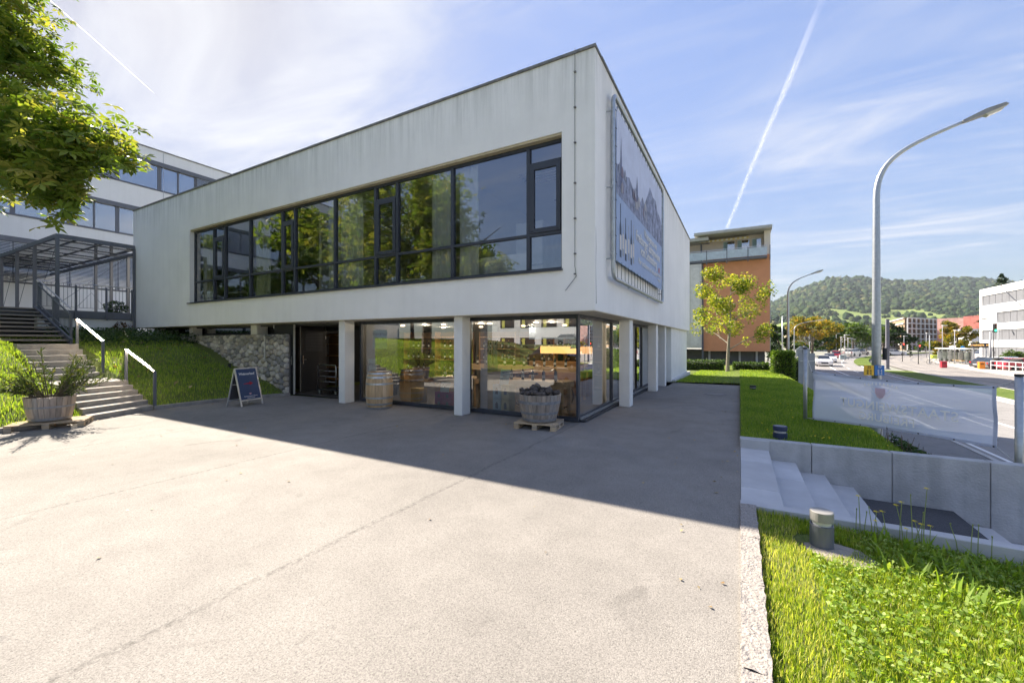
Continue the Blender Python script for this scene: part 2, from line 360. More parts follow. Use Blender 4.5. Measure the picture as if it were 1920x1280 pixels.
def ground_mat(name, c1_, c2_, c3_, scale=0.6, fine=30):
    m = bpy.data.materials.new(name); m.use_nodes = True; n = m.node_tree.nodes; l = m.node_tree.links
    b = n['Principled BSDF']; b.inputs['Roughness'].default_value = 0.95; b.inputs['Specular IOR Level'].default_value = 0.1
    g = n.new('ShaderNodeNewGeometry'); q = n.new('ShaderNodeTexNoise'); q.inputs['Scale'].default_value = scale; q.inputs['Detail'].default_value = 8
    l.new(g.outputs['Position'], q.inputs['Vector']); cr = n.new('ShaderNodeValToRGB'); l.new(q.outputs[0], cr.inputs[0])
    cr.color_ramp.elements[0].position = .3; cr.color_ramp.elements[0].color = (*c1_, 1); cr.color_ramp.elements[1].position = .7; cr.color_ramp.elements[1].color = (*c2_, 1)
    q2 = n.new('ShaderNodeTexNoise'); q2.inputs['Scale'].default_value = fine; q2.inputs['Detail'].default_value = 4; l.new(g.outputs['Position'], q2.inputs['Vector'])
    r = n.new('ShaderNodeMapRange'); r.inputs[1].default_value = .42; r.inputs[2].default_value = .7; l.new(q2.outputs[0], r.inputs[0])
    mx = n.new('ShaderNodeMixRGB'); l.new(r.outputs[0], mx.inputs[0]); l.new(cr.outputs[0], mx.inputs[1]); mx.inputs[2].default_value = (*c3_, 1)
    l.new(mx.outputs[0], b.inputs['Base Color']); bp = n.new('ShaderNodeBump'); bp.inputs['Strength'].default_value = 1; bp.inputs['Distance'].default_value = .05
    l.new(q2.outputs[0], bp.inputs['Height']); l.new(bp.outputs[0], b.inputs['Normal']); MATS[name] = m; return m
soil_grass = ground_mat('lawn_ground', (.09, .14, .03), (.15, .20, .05), (.17, .17, .07))
far_grass = ground_mat('verge_grass', (.07, .12, .02), (.12, .17, .035), (.15, .17, .05), 0.3, 6)
plain = ground_mat('town_ground', (.26, .26, .24), (.32, .31, .28), (.20, .22, .15), 0.02, 0.6)
plaster = M('facade_plaster', (.88, .875, .85), rough=.85, var=.05, scale=.7, bump=.25, bscale=60, streak=.2, top=7.5)
plaster_col = M('column_plaster', (.84, .84, .81), rough=.85, var=.05, scale=2, bump=.25, bscale=70, streak=.22)
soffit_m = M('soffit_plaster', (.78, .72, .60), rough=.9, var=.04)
white_wall = M('office_plaster', (.80, .80, .79), rough=.85, var=.04, scale=.4, bump=.1, bscale=30, streak=.2)
inner_white = M('interior_paint', (.72, .71, .68), rough=.8, var=.03)
anth = M('anthracite_frame', (.045, .052, .068), rough=.42, var=.08)
anth_lt = M('grey_painted_steel', (.13, .14, .165), rough=.45, var=.1)
dark_m = M('dark_panel', (.022, .024, .028), rough=.5, var=.1)
zinc = M('weathered_zinc', (.20, .20, .19), rough=.6, var=.35, scale=6, metal=.3, bump=.2, bscale=20)
galv = M('galvanised_steel', (.42, .45, .47), rough=.38, var=.15, scale=12, metal=.7)
steel = M('brushed_steel', (.55, .55, .56), rough=.28, var=.05, metal=1)
alu = M('silver_profile', (.68, .70, .72), rough=.35, var=.05, metal=.6)
concrete = M('smooth_concrete', (.52, .52, .52), rough=.85, hue=.10, var=.10, scale=2.2, bump=.25, bscale=90, streak=.15)
conc_rough = M('textured_concrete', (.46, .46, .45), rough=.9, var=.16, scale=3, bump=.6, bscale=35, streak=.9)
conc_old = M('worn_concrete', (.33, .31, .28), rough=.9, var=.22, scale=5, bump=.4, bscale=60)
granite = M('granite_kerb', (.32, .29, .26), rough=.85, var=.35, scale=55, bump=.9, bscale=45)
timber_grey = M('weathered_timber', (.22, .20, .18), rough=.8, var=.3, scale=3, stretch=(1, .08, 1), bump=.5, bscale=20)
pane_up = glass('upper_window_glass', (.95, .97, .97), .17, 1.6)
pane_shop = glass('shop_window_glass', (.94, .96, .95), .24, 1.9)
pane_far = glass('office_glass', (.55, .6, .65), .35, 1.0)
wood_lt = M('light_oak', (.55, .37, .20), rough=.5, var=.15, scale=2, stretch=(1, 8, 8))
floor_in = M('dark_tile_floor', (.10, .095, .09), rough=.35, var=.1)

# ================================================================ ground
KERB = [(-11.2, -14), (-11.75, -3), (-12.2, 1.0), (-12.42, 2.17), (-12.62, 3.45), (-13.28, 4.85), (-13.32, 6.5), (-13.1, 7.7), (-12.85, 8.36)]
def kerb_x(y):
    for (x0, y0), (x1, y1) in zip(KERB, KERB[1:]):
        if y <= y1: return lerp(x0, x1, max(0, (y - y0) / (y1 - y0)))
    return KERB[-1][0]
PROF = [(0, .05), (.25, .10), (.8, .34), (1.8, .60), (3.2, .92), (4.6, 1.45), (5.8, 1.72), (8.3, 1.93), (11, 2.03), (40, 2.1)]
def bank_z(x, y):
    t = kerb_x(y) - x
    if t <= 0: return PROF[0][1]
    for (a0, z0), (a1, z1) in zip(PROF, PROF[1:]):
        if t <= a1: return lerp(z0, z1, smooth(0, 1, (t - a0) / (a1 - a0)) * .5 + .5 * (t - a0) / (a1 - a0))
    return 2.1
def lawn_z(x, y):
    z = 0.09 - 1.62 * smooth(1.9, 4.15, x)
    if x < 0: z = min(z, .03)
    if y > 19: z -= (y - 19) * .022 * (1 - smooth(1.9, 4.15, x))
    return max(z, -1.53)
def front_z(x, y): return -.035 - .06 * max(0, x - .2)
def grid(name, xs, ys, zf, mat, **k):
    V = [(x, y, zf(x, y)) for y in ys for x in xs]; n = len(xs)
    F = [(j * n + i, j * n + i + 1, (j + 1) * n + i + 1, (j + 1) * n + i) for j in range(len(ys) - 1) for i in range(n - 1)]
    me = bpy.data.meshes.new(name); me.from_pydata(V, [], F); me.polygons.foreach_set('use_smooth', [True] * len(F)); me.update()
    return link(name, me, mat, **k)
fr = lambda a_, b_, n: [lerp(a_, b_, i / n) for i in range(n + 1)]
m = MB(); m.add([(-4000, -3000, -1.72), (5000, -3000, -1.72), (5000, 6000, -1.72), (-4000, 6000, -1.72)], [(0, 1, 2, 3)]); m.build('ground', plain, kind='structure')
m = MB(); pl = [(x, y) for x, y in KERB] + [(-9.6, 8.6), (-9.6, 17.4), (-2.5, 17.4), (-2.5, 18.9), (.006, 18.95), (.006, 8.0), (.006, -14)]
vs = [(x, y, 0) for x, y in pl]; m.add(vs, [tuple(reversed(range(len(vs))))]); plz = m.build('plaza', asph, fixn=True, kind='structure')
if plz.data.polygons[0].normal.z < 0: plz.data.flip_normals()
# bank on the left, laid in rows that follow the kerb
rows = fr(-14, 8.3, 74); cols_ = [0, .12, .25, .5, .8, 1.2, 1.8, 2.5, 3.2, 4.0, 4.6, 5.2, 5.8, 7, 8.3, 9.6, 11, 14, 19]
V = []; 
for y in rows:
    for t in cols_:
        x = kerb_x(y) - .14 - t; z = bank_z(x + .14, y)
        if 3.35 < y < 4.95 and t < 6.6: z -= .35          # cut for the stair
        V.append((x, y, z))
n_ = len(cols_); F = [(j * n_ + i + 1, j * n_ + i, (j + 1) * n_ + i, (j + 1) * n_ + i + 1) for j in range(len(rows) - 1) for i in range(n_ - 1)]
me = bpy.data.meshes.new('bank'); me.from_pydata(V, [], F); me.polygons.foreach_set('use_smooth', [True] * len(F)); me.update(); link('grass_bank', me, soil_grass, kind='structure')
grid('terrace_ground', fr(-75, -13.3, 20), fr(8.32, 60, 12), lambda x, y: 2.0 if x < -21 else lerp(-.3, 2.0, smooth(-13.3, -21, x)), soil_grass, kind='structure')
grid('bank_ground_beyond', fr(-75, -30, 10), fr(-30, 8.32, 10), lambda x, y: 2.0, soil_grass, kind='structure')
grid('lawn_ground', fr(0.0, 4.2, 30), fr(8.02, 62, 60), lawn_z, soil_grass, kind='structure')
grid('lawn_ground', fr(-30, 0.0, 14), fr(18.96, 62, 30), lawn_z, soil_grass, kind='structure')
grid('front_lawn_ground', fr(.17, 6, 14), fr(-9, 5.06, 20), lambda x, y: front_z(x, y) - (1.3 * smooth(3.6, 6, x)), soil_grass, kind='structure')
# street, tram bed and verges (the road bends to the right in the distance)
def path_strip(name, left, right, z, mat, **k):
    m = MB(); vs = []; 
    for (a_, b_) in zip(left, right): vs += [(a_[0], a_[1], z), (b_[0], b_[1], z)]
    m.add(vs, [(2 * i, 2 * i + 1, 2 * i + 3, 2 * i + 2) for i in range(len(left) - 1)]); o = m.build(name, mat, **k)
    return o
YS = [-30, 0, 20, 40, 60, 80, 100, 130, 170, 230, 320]
def bend(y): return 0 if y < 45 else (y - 45) ** 2 * .0022 if y < 170 else 34.4 + (y - 170) * .55
def strip(name, x0, x1, z, mat, kind='structure', y0=-30, y1=320, **k):
    ys = sorted(set([y0, y1] + [y for y in YS if y0 < y < y1] + [y0 + (y1 - y0) * i / 12 for i in range(13)]))
    return path_strip(name, [(x0 + bend(y), y) for y in ys], [(x1 + bend(y), y) for y in ys], z, mat, kind=kind, **k)
strip('sidewalk', 4.2, 6.1, -1.50, walk_m)
strip('road', 6.2, 13.3, -1.60, road_m)
strip('verge', 13.45, 16.2, -1.50, far_grass, y0=-30, y1=62)
strip('verge', 12.6, 14.6, -1.50, far_grass, y0=74, y1=190)
strip('tram_bed', 16.2, 23.0, -1.596, asphalt('tram_paving', (.27, .25, .23)))
strip('far_sidewalk', 23.1, 31, -1.52, M('pale_paving', (.42, .39, .35), var=.1, scale=1.2))
km = M('kerb_concrete', (.42, .41, .39), var=.12)
def kerb_line(x, y0, y1, w=.13, z0=-1.72, z1=-1.48, name='kerb'):
    n = 16; m = MB()
    for i in range(n):
        ya, yb = lerp(y0, y1, i / n), lerp(y0, y1, (i + 1) / n)
        m.add([(x + bend(ya), ya, z0), (x + w + bend(ya), ya, z0), (x + w + bend(yb), yb, z0), (x + bend(yb), yb, z0), (x + bend(ya), ya, z1), (x + w + bend(ya), ya, z1), (x + w + bend(yb), yb, z1), (x + bend(yb), yb, z1)],
              [(4, 5, 6, 7), (0, 1, 5, 4), (1, 2, 6, 5), (3, 0, 4, 7)])
    return m.build(name, km, kind='structure')
kerb_line(6.07, -30, 320); kerb_line(13.32, -30, 62); kerb_line(16.2, -30, 62); kerb_line(23.0, -30, 200)
paint = M('road_paint', (.75, .75, .73), rough=.7, var=.06)
strip('lane_line', 9.28, 9.43, -1.592, paint, y0=0, y1=120)
for i in range(16):
    strip('lane_dash', 8.55 if i < 3 else 11.0, 8.70 if i < 3 else 11.13, -1.592, paint, y0=16 + i * 7, y1=19.4 + i * 7)
strip('lane_line', 12.9, 13.02, -1.592, paint, y0=0, y1=120); strip('lane_line', 6.55, 6.66, -1.592, paint, y0=0, y1=200)
rail_m = M('tram_rail', (.25, .24, .23), metal=.8, rough=.35)
for x in (17.3, 18.74, 20.4, 21.84): strip('tram_rail', x, x + .07, -1.588, rail_m, y0=-20, y1=170)
def tagged(mb, name, mat, label, cat, **k):
    o = mb.build(name, mat, **k); return props(o, label, cat)
m = MB(); m.lathe([(.36, 0.0), (.36, .006), (.33, .006), (.33, .002), (.31, .002), (.31, .006)], (-.72, 15.4, 0.001), 24)
tagged(m, 'manhole_cover', M('cast_iron', (.20, .19, .18), var=.2, scale=30, bump=.4), 'round concrete filled manhole cover in the asphalt path by the lawn', 'manhole cover')

# ================================================================ main building (upper box on columns, glazed shop below)
X0, X1, YF, YB, ZS, ZR = -23.27, -2.46, 7.78, 25.04, 2.37, 7.47
bld = thing('shop_building', 'white rendered two storey building with long ribbon window above a glazed wine shop', 'building', ((X0 + X1) / 2, YF, 0))
WX0, WX1, WZ0, WZ1 = -18.3, -3.15, 3.20, 6.0
m = MB(); T = .34
m.box(X0, X1, YF, YF + T, ZS, WZ0); m.box(X0, X1, YF, YF + T, WZ1, ZR); m.box(X0, WX0, YF, YF + T, WZ0, WZ1); m.box(WX1, X1, YF, YF + T, WZ0, WZ1)
m.box(X1 - T, X1, YF + T, YB, ZS, ZR); m.box(X0, X0 + T, YF + T, YB, ZS, ZR); m.box(X0 + T, X1 - T, YB - T, YB, ZS, ZR)
m.build('wall', plaster, bld)
m = MB(); m.box(X0 + T + .002, X1 - T - .002, YF + T + .002, YB - T - .002, ZR - .5, ZR - .15); m.build('roof', zinc, bld)
# coping: short zinc-clad lengths with joints
cp = None
for i in range(12):
    a_, b_ = lerp(X0 - .03, X1 + .03, i / 12), lerp(X0 - .03, X1 + .03, (i + 1) / 12)
    m = MB(); m.box(a_ + .006, b_ - .006, YF - .035, YF + T + .03, ZR + .002, ZR + .05 + .004 * (i % 2)); m.build('coping', zinc, bld)
for i in range(10):
    a_, b_ = lerp(YF + T + .04, YB, i / 10), lerp(YF + T + .04, YB, (i + 1) / 10)
    m = MB(); m.box(X1 - T - .03, X1 + .035, a_ + .006, b_ - .006, ZR + .002, ZR + .05 + .004 * (i % 2)); m.build('coping', zinc, bld)
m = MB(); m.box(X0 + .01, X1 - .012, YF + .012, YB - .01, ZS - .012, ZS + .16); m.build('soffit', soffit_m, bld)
m = MB(); m.box(X0 + T + .002, X1 - T - .002, YF + T + .004, YB - T - .002, ZS + .162, ZS + .5); m.build('upper_floor', M('office_carpet', (.16, .16, .17)), bld)
# trim strip above the ribbon window (sun blind slot, buff)
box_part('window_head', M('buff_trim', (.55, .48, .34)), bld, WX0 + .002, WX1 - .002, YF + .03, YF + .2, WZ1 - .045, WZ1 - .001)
box_part('window_sill', anth, bld, WX0 - .12, WX1 + .02, YF - .05, YF + .16, WZ0 - .005, WZ0 + .035)
# upper ribbon window
YW = YF + .15
win = MB().box(WX0, WX1, YW, YW + .07, WZ0 + .036, WZ0 + .10).box(WX0, WX1, YW, YW + .07, WZ1 - .115, WZ1 - .047).box(WX0, WX0 + .07, YW, YW + .07, WZ0 + .1, WZ1 - .115).box(WX1 - .07, WX1, YW, YW + .07, WZ0 + .1, WZ1 - .115).build('window_frame', anth, bld)
MUL = [-18.3, -16.86, -16.1, -14.52, -12.72, -12.08, -10.22, -8.58, -7.79, -6.01, -3.98, -3.15]
CASE = {1: 1, 4: 1, 7: 1, 10: 1}
ZT = 4.03
for i, x in enumerate(MUL[1:-1]):
    box_part('mullion', anth, bld, x - .04, x + .04, YW - .015, YW + .085, WZ0 + .1, WZ1 - .115)
zb, zt = WZ0 + .1, WZ1 - .115
for i, (a_, b_) in enumerate(zip(MUL, MUL[1:])):
    a_ += .07 if i == 0 else .04; b_ -= .07 if i == len(MUL) - 2 else .04
    box_part('transom', anth, bld, a_, b_, YW - .01, YW + .08, ZT - .03, ZT + .03)
    box_part('pane', pane_up, bld, a_ + .001, b_ - .001, YW + .03, YW + .036, zb, ZT - .03)
    if i in CASE:
        box_part('transom', anth, bld, a_, b_, YW - .01, YW + .08, 5.50, 5.56)
        box_part('pane', pane_up, bld, a_, b_, YW + .03, YW + .036, 5.56, zt)
        f_ = MB(); w = .095; y0, y1 = YW - .03, YW + .05
        f_.box(a_ + .01, b_ - .01, y0, y1, ZT + .032, ZT + .032 + w).box(a_ + .01, b_ - .01, y0, y1, 5.498 - w, 5.498)
        f_.box(a_ + .01, a_ + .01 + w, y0, y1, ZT + .032 + w, 5.498 - w).box(b_ - .01 - w, b_ - .01, y0, y1, ZT + .032 + w, 5.498 - w)
        s_ = f_.build('casement', anth, bld)
        box_part('pane', pane_up, s_, a_ + .01 + w, b_ - .01 - w, YW + .0, YW + .006, ZT + .032 + w, 5.498 - w)
        h_ = MB().box(a_ + .05, a_ + .09, y0 - .012, y0, ZT + .06, ZT + .075).box(b_ - .09, b_ - .05, y0 - .012, y0, ZT + .06, ZT + .075); h_.build('drain_cap', dark_m, s_)
    else:
        box_part('pane', pane_up, bld, a_ + .001, b_ - .001, YW + .03, YW + .036, ZT + .03, zt)
# interior of the upper floor
box_part('ceiling', inner_white, bld, X0 + T + .004, X1 - T - .004, YF + T + .01, YB - T - .01, 6.05, 6.2)
box_part('inner_wall', M('back_office_wall', (.30, .29, .27)), bld, X0 + T + .004, X1 - T - .004, 14.5, 14.6, ZS + .502, 6.048)
for xx in (-12.2, -6.4): box_part('inner_wall', inner_white, bld, xx - .06, xx + .06, 8.9, 14.498, ZS + .502, 6.048)
# ceiling light panels behind the glass
for k, (x, y) in enumerate([(-4.4, 9.4), (-4.3, 11.5), (-10.4, 9.6), (-12.9, 9.7), (-16.5, 9.6)]):
    mm = MB()
    for q in range(5): mm.box(x - .6, x + .6, y + q * .16, y + q * .16 + .03, 6.0, 6.045)
    mm.build('ceiling_grille', M('grille_grey', (.25, .25, .26)), bld)

# ---------------- columns
def column(x0, x1, y0, y1, z0=0.0): return MB().cbox(x0, x1, y0, y1, z0, ZS - .013, .012).build('column', plaster_col, bld)
column(-10.11, -9.86, 7.97, 8.32); column(-6.0, -5.76, 7.97, 8.32)
column(-15.45, -15.07, 8.45, 8.86, 1.0)
column(-19.9, -19.62, 8.45, 8.8, 1.5); column(-23.1, -22.85, 8.45, 8.8, 1.5)
for y in (11.2, 15.2): column(-2.87, -2.58, y, y + .37)
m = MB(); m.box(-2.95, -2.60, 17.24, 17.6, 0, ZS - .013); m.box(-2.95, -2.60, 19.0, 24.9, 0, ZS - .013); m.build('lower_wall', plaster_col, bld)
box_part('lower_wall', plaster_col, bld, -9.0, -2.951, 24.6, 24.9, 0, ZS - .013); 
box_part('side_door', M('grey_door', (.40, .42, .41), var=.2), bld, -2.86, -2.80, 17.602, 18.998, 0.02, ZS - .014)
box_part('plinth', concrete, bld, -2.597, -2.45, 19.2, 25.3, -.1, .10)
# ---------------- shop glazing
GY, GX = 8.54, -3.06
def frame_y(x0, x1, y, z0=.02, z1=2.355, w=.06):      # frame in a plane y = const
    m = MB(); m.box(x0, x1, y - .04, y + .04, z0, z0 + .09).box(x0, x1, y - .04, y + .04, z1 - .09, z1)
    m.box(x0, x0 + w, y - .04, y + .04, z0 + .09, z1 - .09).box(x1 - w, x1, y - .04, y + .04, z0 + .09, z1 - .09)
    o = m.build('shop_window', anth, bld); box_part('pane', pane_shop, o, x0 + w, x1 - w, y - .006, y + .006, z0 + .09, z1 - .09); return o
frame_y(-9.85, -6.15, GY); frame_y(-5.95, GX, GY, w=.05)
box_part('window_post', anth, bld, -6.148, -5.952, GY - .035, GY + .06, .02, 2.355)
def frame_x(y0, y1, x, z0=.1, z1=2.355, w=.05):
    m = MB(); m.box(x - .035, x + .035, y0, y1, z0, z0 + .05).box(x - .035, x + .035, y0, y1, z1 - .08, z1)
    m.box(x - .035, x + .035, y0, y0 + w, z0 + .05, z1 - .08).box(x - .035, x + .035, y1 - w, y1, z0 + .05, z1 - .08)
    o = m.build('shop_window', anth, bld); box_part('pane', pane_shop, o, x - .006, x + .006, y0 + w, y1 - w, z0 + .05, z1 - .08); return o
for a_, b_ in ((8.582, 11.25), (11.252, 13.2), (13.202, 15.2), (15.202, 17.238)): frame_x(a_, b_, GX - .037)
m = MB(); m.box(GX - .13, GX + .13, 8.6, 17.2, -.02, .045); m.build('drainage_channel', M('dark_gravel', (.06, .06, .065), var=.7, scale=60, bump=1, bscale=90), bld)
box_part('threshold', galv, bld, GX + .0, GX + .04, 8.6, 17.2, .05, .098)
# interior shell of the shop
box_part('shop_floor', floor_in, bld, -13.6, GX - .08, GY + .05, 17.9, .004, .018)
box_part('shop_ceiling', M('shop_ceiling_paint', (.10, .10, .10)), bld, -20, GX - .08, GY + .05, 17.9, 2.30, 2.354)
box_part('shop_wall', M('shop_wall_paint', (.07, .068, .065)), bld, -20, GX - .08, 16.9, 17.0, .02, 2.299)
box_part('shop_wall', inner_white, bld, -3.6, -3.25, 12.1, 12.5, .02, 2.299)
# entrance: recessed, two dark leaves standing open
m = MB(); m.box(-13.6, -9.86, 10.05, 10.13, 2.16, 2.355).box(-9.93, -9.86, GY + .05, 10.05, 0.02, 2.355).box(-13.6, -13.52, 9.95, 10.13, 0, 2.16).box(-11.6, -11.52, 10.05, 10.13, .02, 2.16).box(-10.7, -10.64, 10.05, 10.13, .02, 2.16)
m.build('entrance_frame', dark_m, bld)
box_part('entrance_pane', pane_shop, bld, -11.52, -10.7, 10.085, 10.095, .05, 2.159); box_part('entrance_pane', pane_shop, bld, -10.64, -9.93, 10.085, 10.095, .05, 2.159)
def leaf_door(p0, p1, z0, z1, louvre=False):
    d = Vector((p1[0] - p0[0], p1[1] - p0[1], 0)); a_ = Vector((p0[0], p0[1], (z0 + z1) / 2)); b_ = a_ + d
    o = MB().bar(a_, b_, .05, z1 - z0).build('entrance_door', dark_m, bld)
    e = d.normalized(); nrm = Vector((e.y, -e.x, 0))
    if nrm.y > 0: nrm = -nrm
    c_ = b_ + nrm * .0; MB().bar(c_ + e * .001 + Vector((0, 0, -(z1 - z0) / 2)), c_ + e * .001 + Vector((0, 0, (z1 - z0) / 2)), .012, .056, up=nrm).build('door_edge', M('pale_seal', (.55, .55, .5)), o)
    h = b_ - e * .07 + nrm * .05; MB().bar(Vector((h.x, h.y, 1.0)), Vector((h.x, h.y, 1.28)), .02, .03).tube([(h.x, h.y, 1.14), (h.x - e.x * .12, h.y - e.y * .12, 1.14)], .01).build('handle', steel, o)
    for zh in (z1 - .12, z1 - .45, z0 + .3):
        q = a_ + nrm * .03; MB().tube([(q.x, q.y, zh), (q.x, q.y, zh + .12)], .012, 6).build('hinge', steel, o)
    if louvre:
        mm = MB()
        for i in range(12): 
            zc = z1 - .25 - i * .055; mm.bar(a_ + e * .12 + nrm * .03 + Vector((0, 0, zc - a_.z)), a_ + e * (d.length - .15) + nrm * .03 + Vector((0, 0, zc - a_.z)), .02, .03)
        mm.build('louvre', anth, o)
    return o
leaf_door((-14.0, 8.46), (-12.87, 8.43), .03, 2.33)
leaf_door((-13.28, 9.9), (-13.43, 9.02), .03, 2.3, True)
box_part('entrance_side_wall', dark_m, bld, -14.6, -14.5, 9.0, 16.9, .02, 2.299)
# recessed dark strip glazing above the stone wall
m = MB(); m.box(-23.2, -13.98, 8.92, 8.98, .8, 2.355); m.build('clerestory_panel', dark_m, bld)
for a_, b_ in ((-22.8, -19.95), (-19.6, -15.5)):
    MB().box(a_, b_, 8.86, 8.90, 2.05, 2.10).box(a_, b_, 8.86, 8.90, 2.30, 2.354).build('clerestory_frame', anth, bld)
    MB().box(a_, b_, 8.875, 8.885, 2.10, 2.30).build('pane', pane_shop, bld)
# soffit lights
for x, y in ((-12.0, 8.95), (-10.4, 8.75), (-12.6, 9.6)):
    MB().lathe([(.085, 0), (.085, .012), (.0, .012)], (x, y, ZS - .026), 16).build('downlight', M('downlight_glow', (1, .78, .45), emit=2.2), bld)
# lightning conductor on the facade by the corner
m = MB(); m.tube([(-2.86, YF - .03, ZR + .1), (-2.86, YF - .03, 3.25), (-2.83, YF - .03, 3.05), (-3.0, YF - .03, 2.85), (-3.06, YF - .03, 2.78)], .006, 6); 
for z in (7.1, 6.4, 5.7, 4.9, 4.2, 3.5, 3.1): m.box(-2.88, -2.84, YF - .045, YF - .002, z - .012, z + .012)
m.build('lightning_conductor', M('dull_wire', (.15, .15, .15)), bld)
m = MB(); m.tube([(X1 - .004, YF + .06, 4.0), (X1 + .0, YF + .07, 3.6), (X1 - .002, YF + .05, 3.2), (X1 + .002, YF + .08, 2.5)], .006, 5); m.build('crack', M('crack_dark', (.12, .12, .11)), bld)
# ================================================================ rubble wall
def clip(poly, nx, ny, c):
    out = []
    for i, p in enumerate(poly):
        q = poly[(i + 1) % len(poly)]; dp = nx * p[0] + ny * p[1] - c; dq = nx * q[0] + ny * q[1] - c
        if dp <= 0: out.append(p)
        if dp * dq < 0:
            t = dp / (dp - dq); out.append((p[0] + (q[0] - p[0]) * t, p[1] + (q[1] - p[1]) * t))
    return out
stone_ms = [M('rubble_stone_%d' % i, c, rough=.9, var=.28, scale=9, bump=.7, bscale=30) for i, c in enumerate([(.38, .37, .35), (.46, .44, .40), (.25, .25, .25), (.58, .55, .50), (.42, .38, .32), (.31, .30, .28)])]
sw = thing('stone_wall', 'low rubble wall of grey fieldstones under the white facade beside the entrance', 'stone wall', (-17, 8.3, 0))
WP = [(-21.8, 1.93), (-21.8, 2.0), (-13.0, 2.0), (-13.0, 0), (-13.3, -.02), (-14.84, .30), (-16.56, .62), (-18.2, 1.15), (-19.77, 1.60)]
m = MB(); n_ = len(WP); vs = [(x, 8.33, z) for x, z in WP] + [(x, 8.38, z) for x, z in WP]
m.add(vs, [tuple(range(n_)), tuple(reversed(range(n_, 2 * n_)))] + [(i, (i + 1) % n_, (i + 1) % n_ + n_, i + n_) for i in range(n_)]); m.build('mortar_core', M('mortar', (.17, .16, .15), bump=.5, var=.2), sw, fixn=True)
def ground_of_wall(x):
    pts = sorted(WP[3:] + [WP[0]])
    for (a_, za), (b_, zb_) in zip(pts, pts[1:]):
        if a_ <= x <= b_: return lerp(za, zb_, (x - a_) / (b_ - a_))
    return 0
def stone_face(seeds, bounds, toworld, count_mat, ax=1.35, depth=(.05, .10)):
    pts = [(p[0] / ax, p[1]) for p in seeds]
    for i, p in enumerate(pts):
        poly = [(bx / ax, bz) for bx, bz in bounds]
        for j, q in enumerate(pts):
            if i == j: continue
            dx, dy = q[0] - p[0], q[1] - p[1]
            if dx * dx + dy * dy > 1.2: continue
            poly = clip(poly, dx, dy, dx * (p[0] + q[0]) / 2 + dy * (p[1] + q[1]) / 2)
            if len(poly) < 3: break
        if len(poly) < 3: continue
        poly = [(x * ax, z) for x, z in poly]
        cx = sum(x for x, _ in poly) / len(poly); cz = sum(z for _, z in poly) / len(poly)
        # cut the corners to round the stone
        rp = []
        for k in range(len(poly)):
            a_, b_ = poly[k], poly[(k + 1) % len(poly)]
            for t in (.22, .78): rp.append((lerp(a_[0], b_[0], t), lerp(a_[1], b_[1], t)))
        dd = rnd.uniform(*depth); rings = []
        for sh, dz in ((.95, 0), (.93, dd * .55), (.80, dd * .9), (.45, dd * (1.05 + rnd.uniform(-.1, .2)))):
            rings.append([toworld(cx + (x - cx) * sh + rnd.uniform(-.004, .004), cz + (z - cz) * sh + rnd.uniform(-.004, .004), dz) for x, z in rp])
        vs = [v for r in rings for v in r]; k = len(rp)
        fs = [(r * k + j, r * k + (j + 1) % k, (r + 1) * k + (j + 1) % k, (r + 1) * k + j) for r in range(3) for j in range(k)] + [tuple(3 * k + j for j in range(k))]
        mm = MB(); mm.add(vs, fs); mm.build('stone', rnd.choice(stone_ms), sw, smooth_=True)
seeds = []; tries = 0
while len(seeds) < 285 and tries < 60000:
    tries += 1; x = rnd.uniform(-21.7, -13.02); z = rnd.uniform(0, 2.0)
    if z < ground_of_wall(x) + .03: continue
    mind = .125 + .03 * rnd.random() + (.02 if x > -16 else 0)
    if all(((x - a_) / 1.35) ** 2 + (z - b_) ** 2 > mind ** 2 for a_, b_ in seeds): seeds.append((x, z))
stone_face(seeds, [(-21.75, 2.0), (-21.75, 1.0), (-19, .2), (-13.0, -.02), (-13.0, 2.02)], lambda x, z, d: (x, 8.33 - d, z), None)
# gravel gutter that follows the foot of the wall, dark felt edge
m = MB(); g0 = [(x, ground_of_wall(x)) for x in fr(-21.4, -13.4, 24)]
for i in range(len(g0) - 1):
    (xa, za), (xb, zb2) = g0[i], g0[i + 1]; wa = .42 * smooth(-13.2, -15, xa) + .12
    m.add([(xa, 8.30, za + .03), (xb, 8.30, zb2 + .03), (xb, 8.30 - wa, zb2 + .02), (xa, 8.30 - wa, za + .02), (xb, 8.30 - wa - .02, zb2 - .25), (xa, 8.30 - wa - .02, za - .25)], [(0, 1, 2, 3), (3, 2, 4, 5)])
m.build('wall_gutter', M('slate_gravel', (.10, .10, .105), var=.5, scale=30, bump=1, bscale=50), kind='structure', fixn=True)
# downpipe stub on the stone wall and cap light
p_ = thing('wall_drain_pipe', 'short grey drain pipe running down the rubble wall', 'drain pipe', (-14.05, 8.2, 0))
MB().tube([(-14.05, 8.14, 2.0), (-14.05, 8.14, 1.15), (-14.05, 8.2, 1.08)], .025, 10).build('pipe', M('pale_pipe', (.5, .49, .45)), p_)
MB().tube([(-13.75, 8.18, 1.97), (-14.07, 8.14, 1.97)], .028, 10).build('elbow', anth_lt, p_)
m = MB(); m.tube([(-16.0, 8.02, .74), (-16.0, 8.02, .98)], .045, 10); tagged(m, 'spot_light', dark_m, 'small black spot light standing at the foot of the rubble wall', 'spot light')

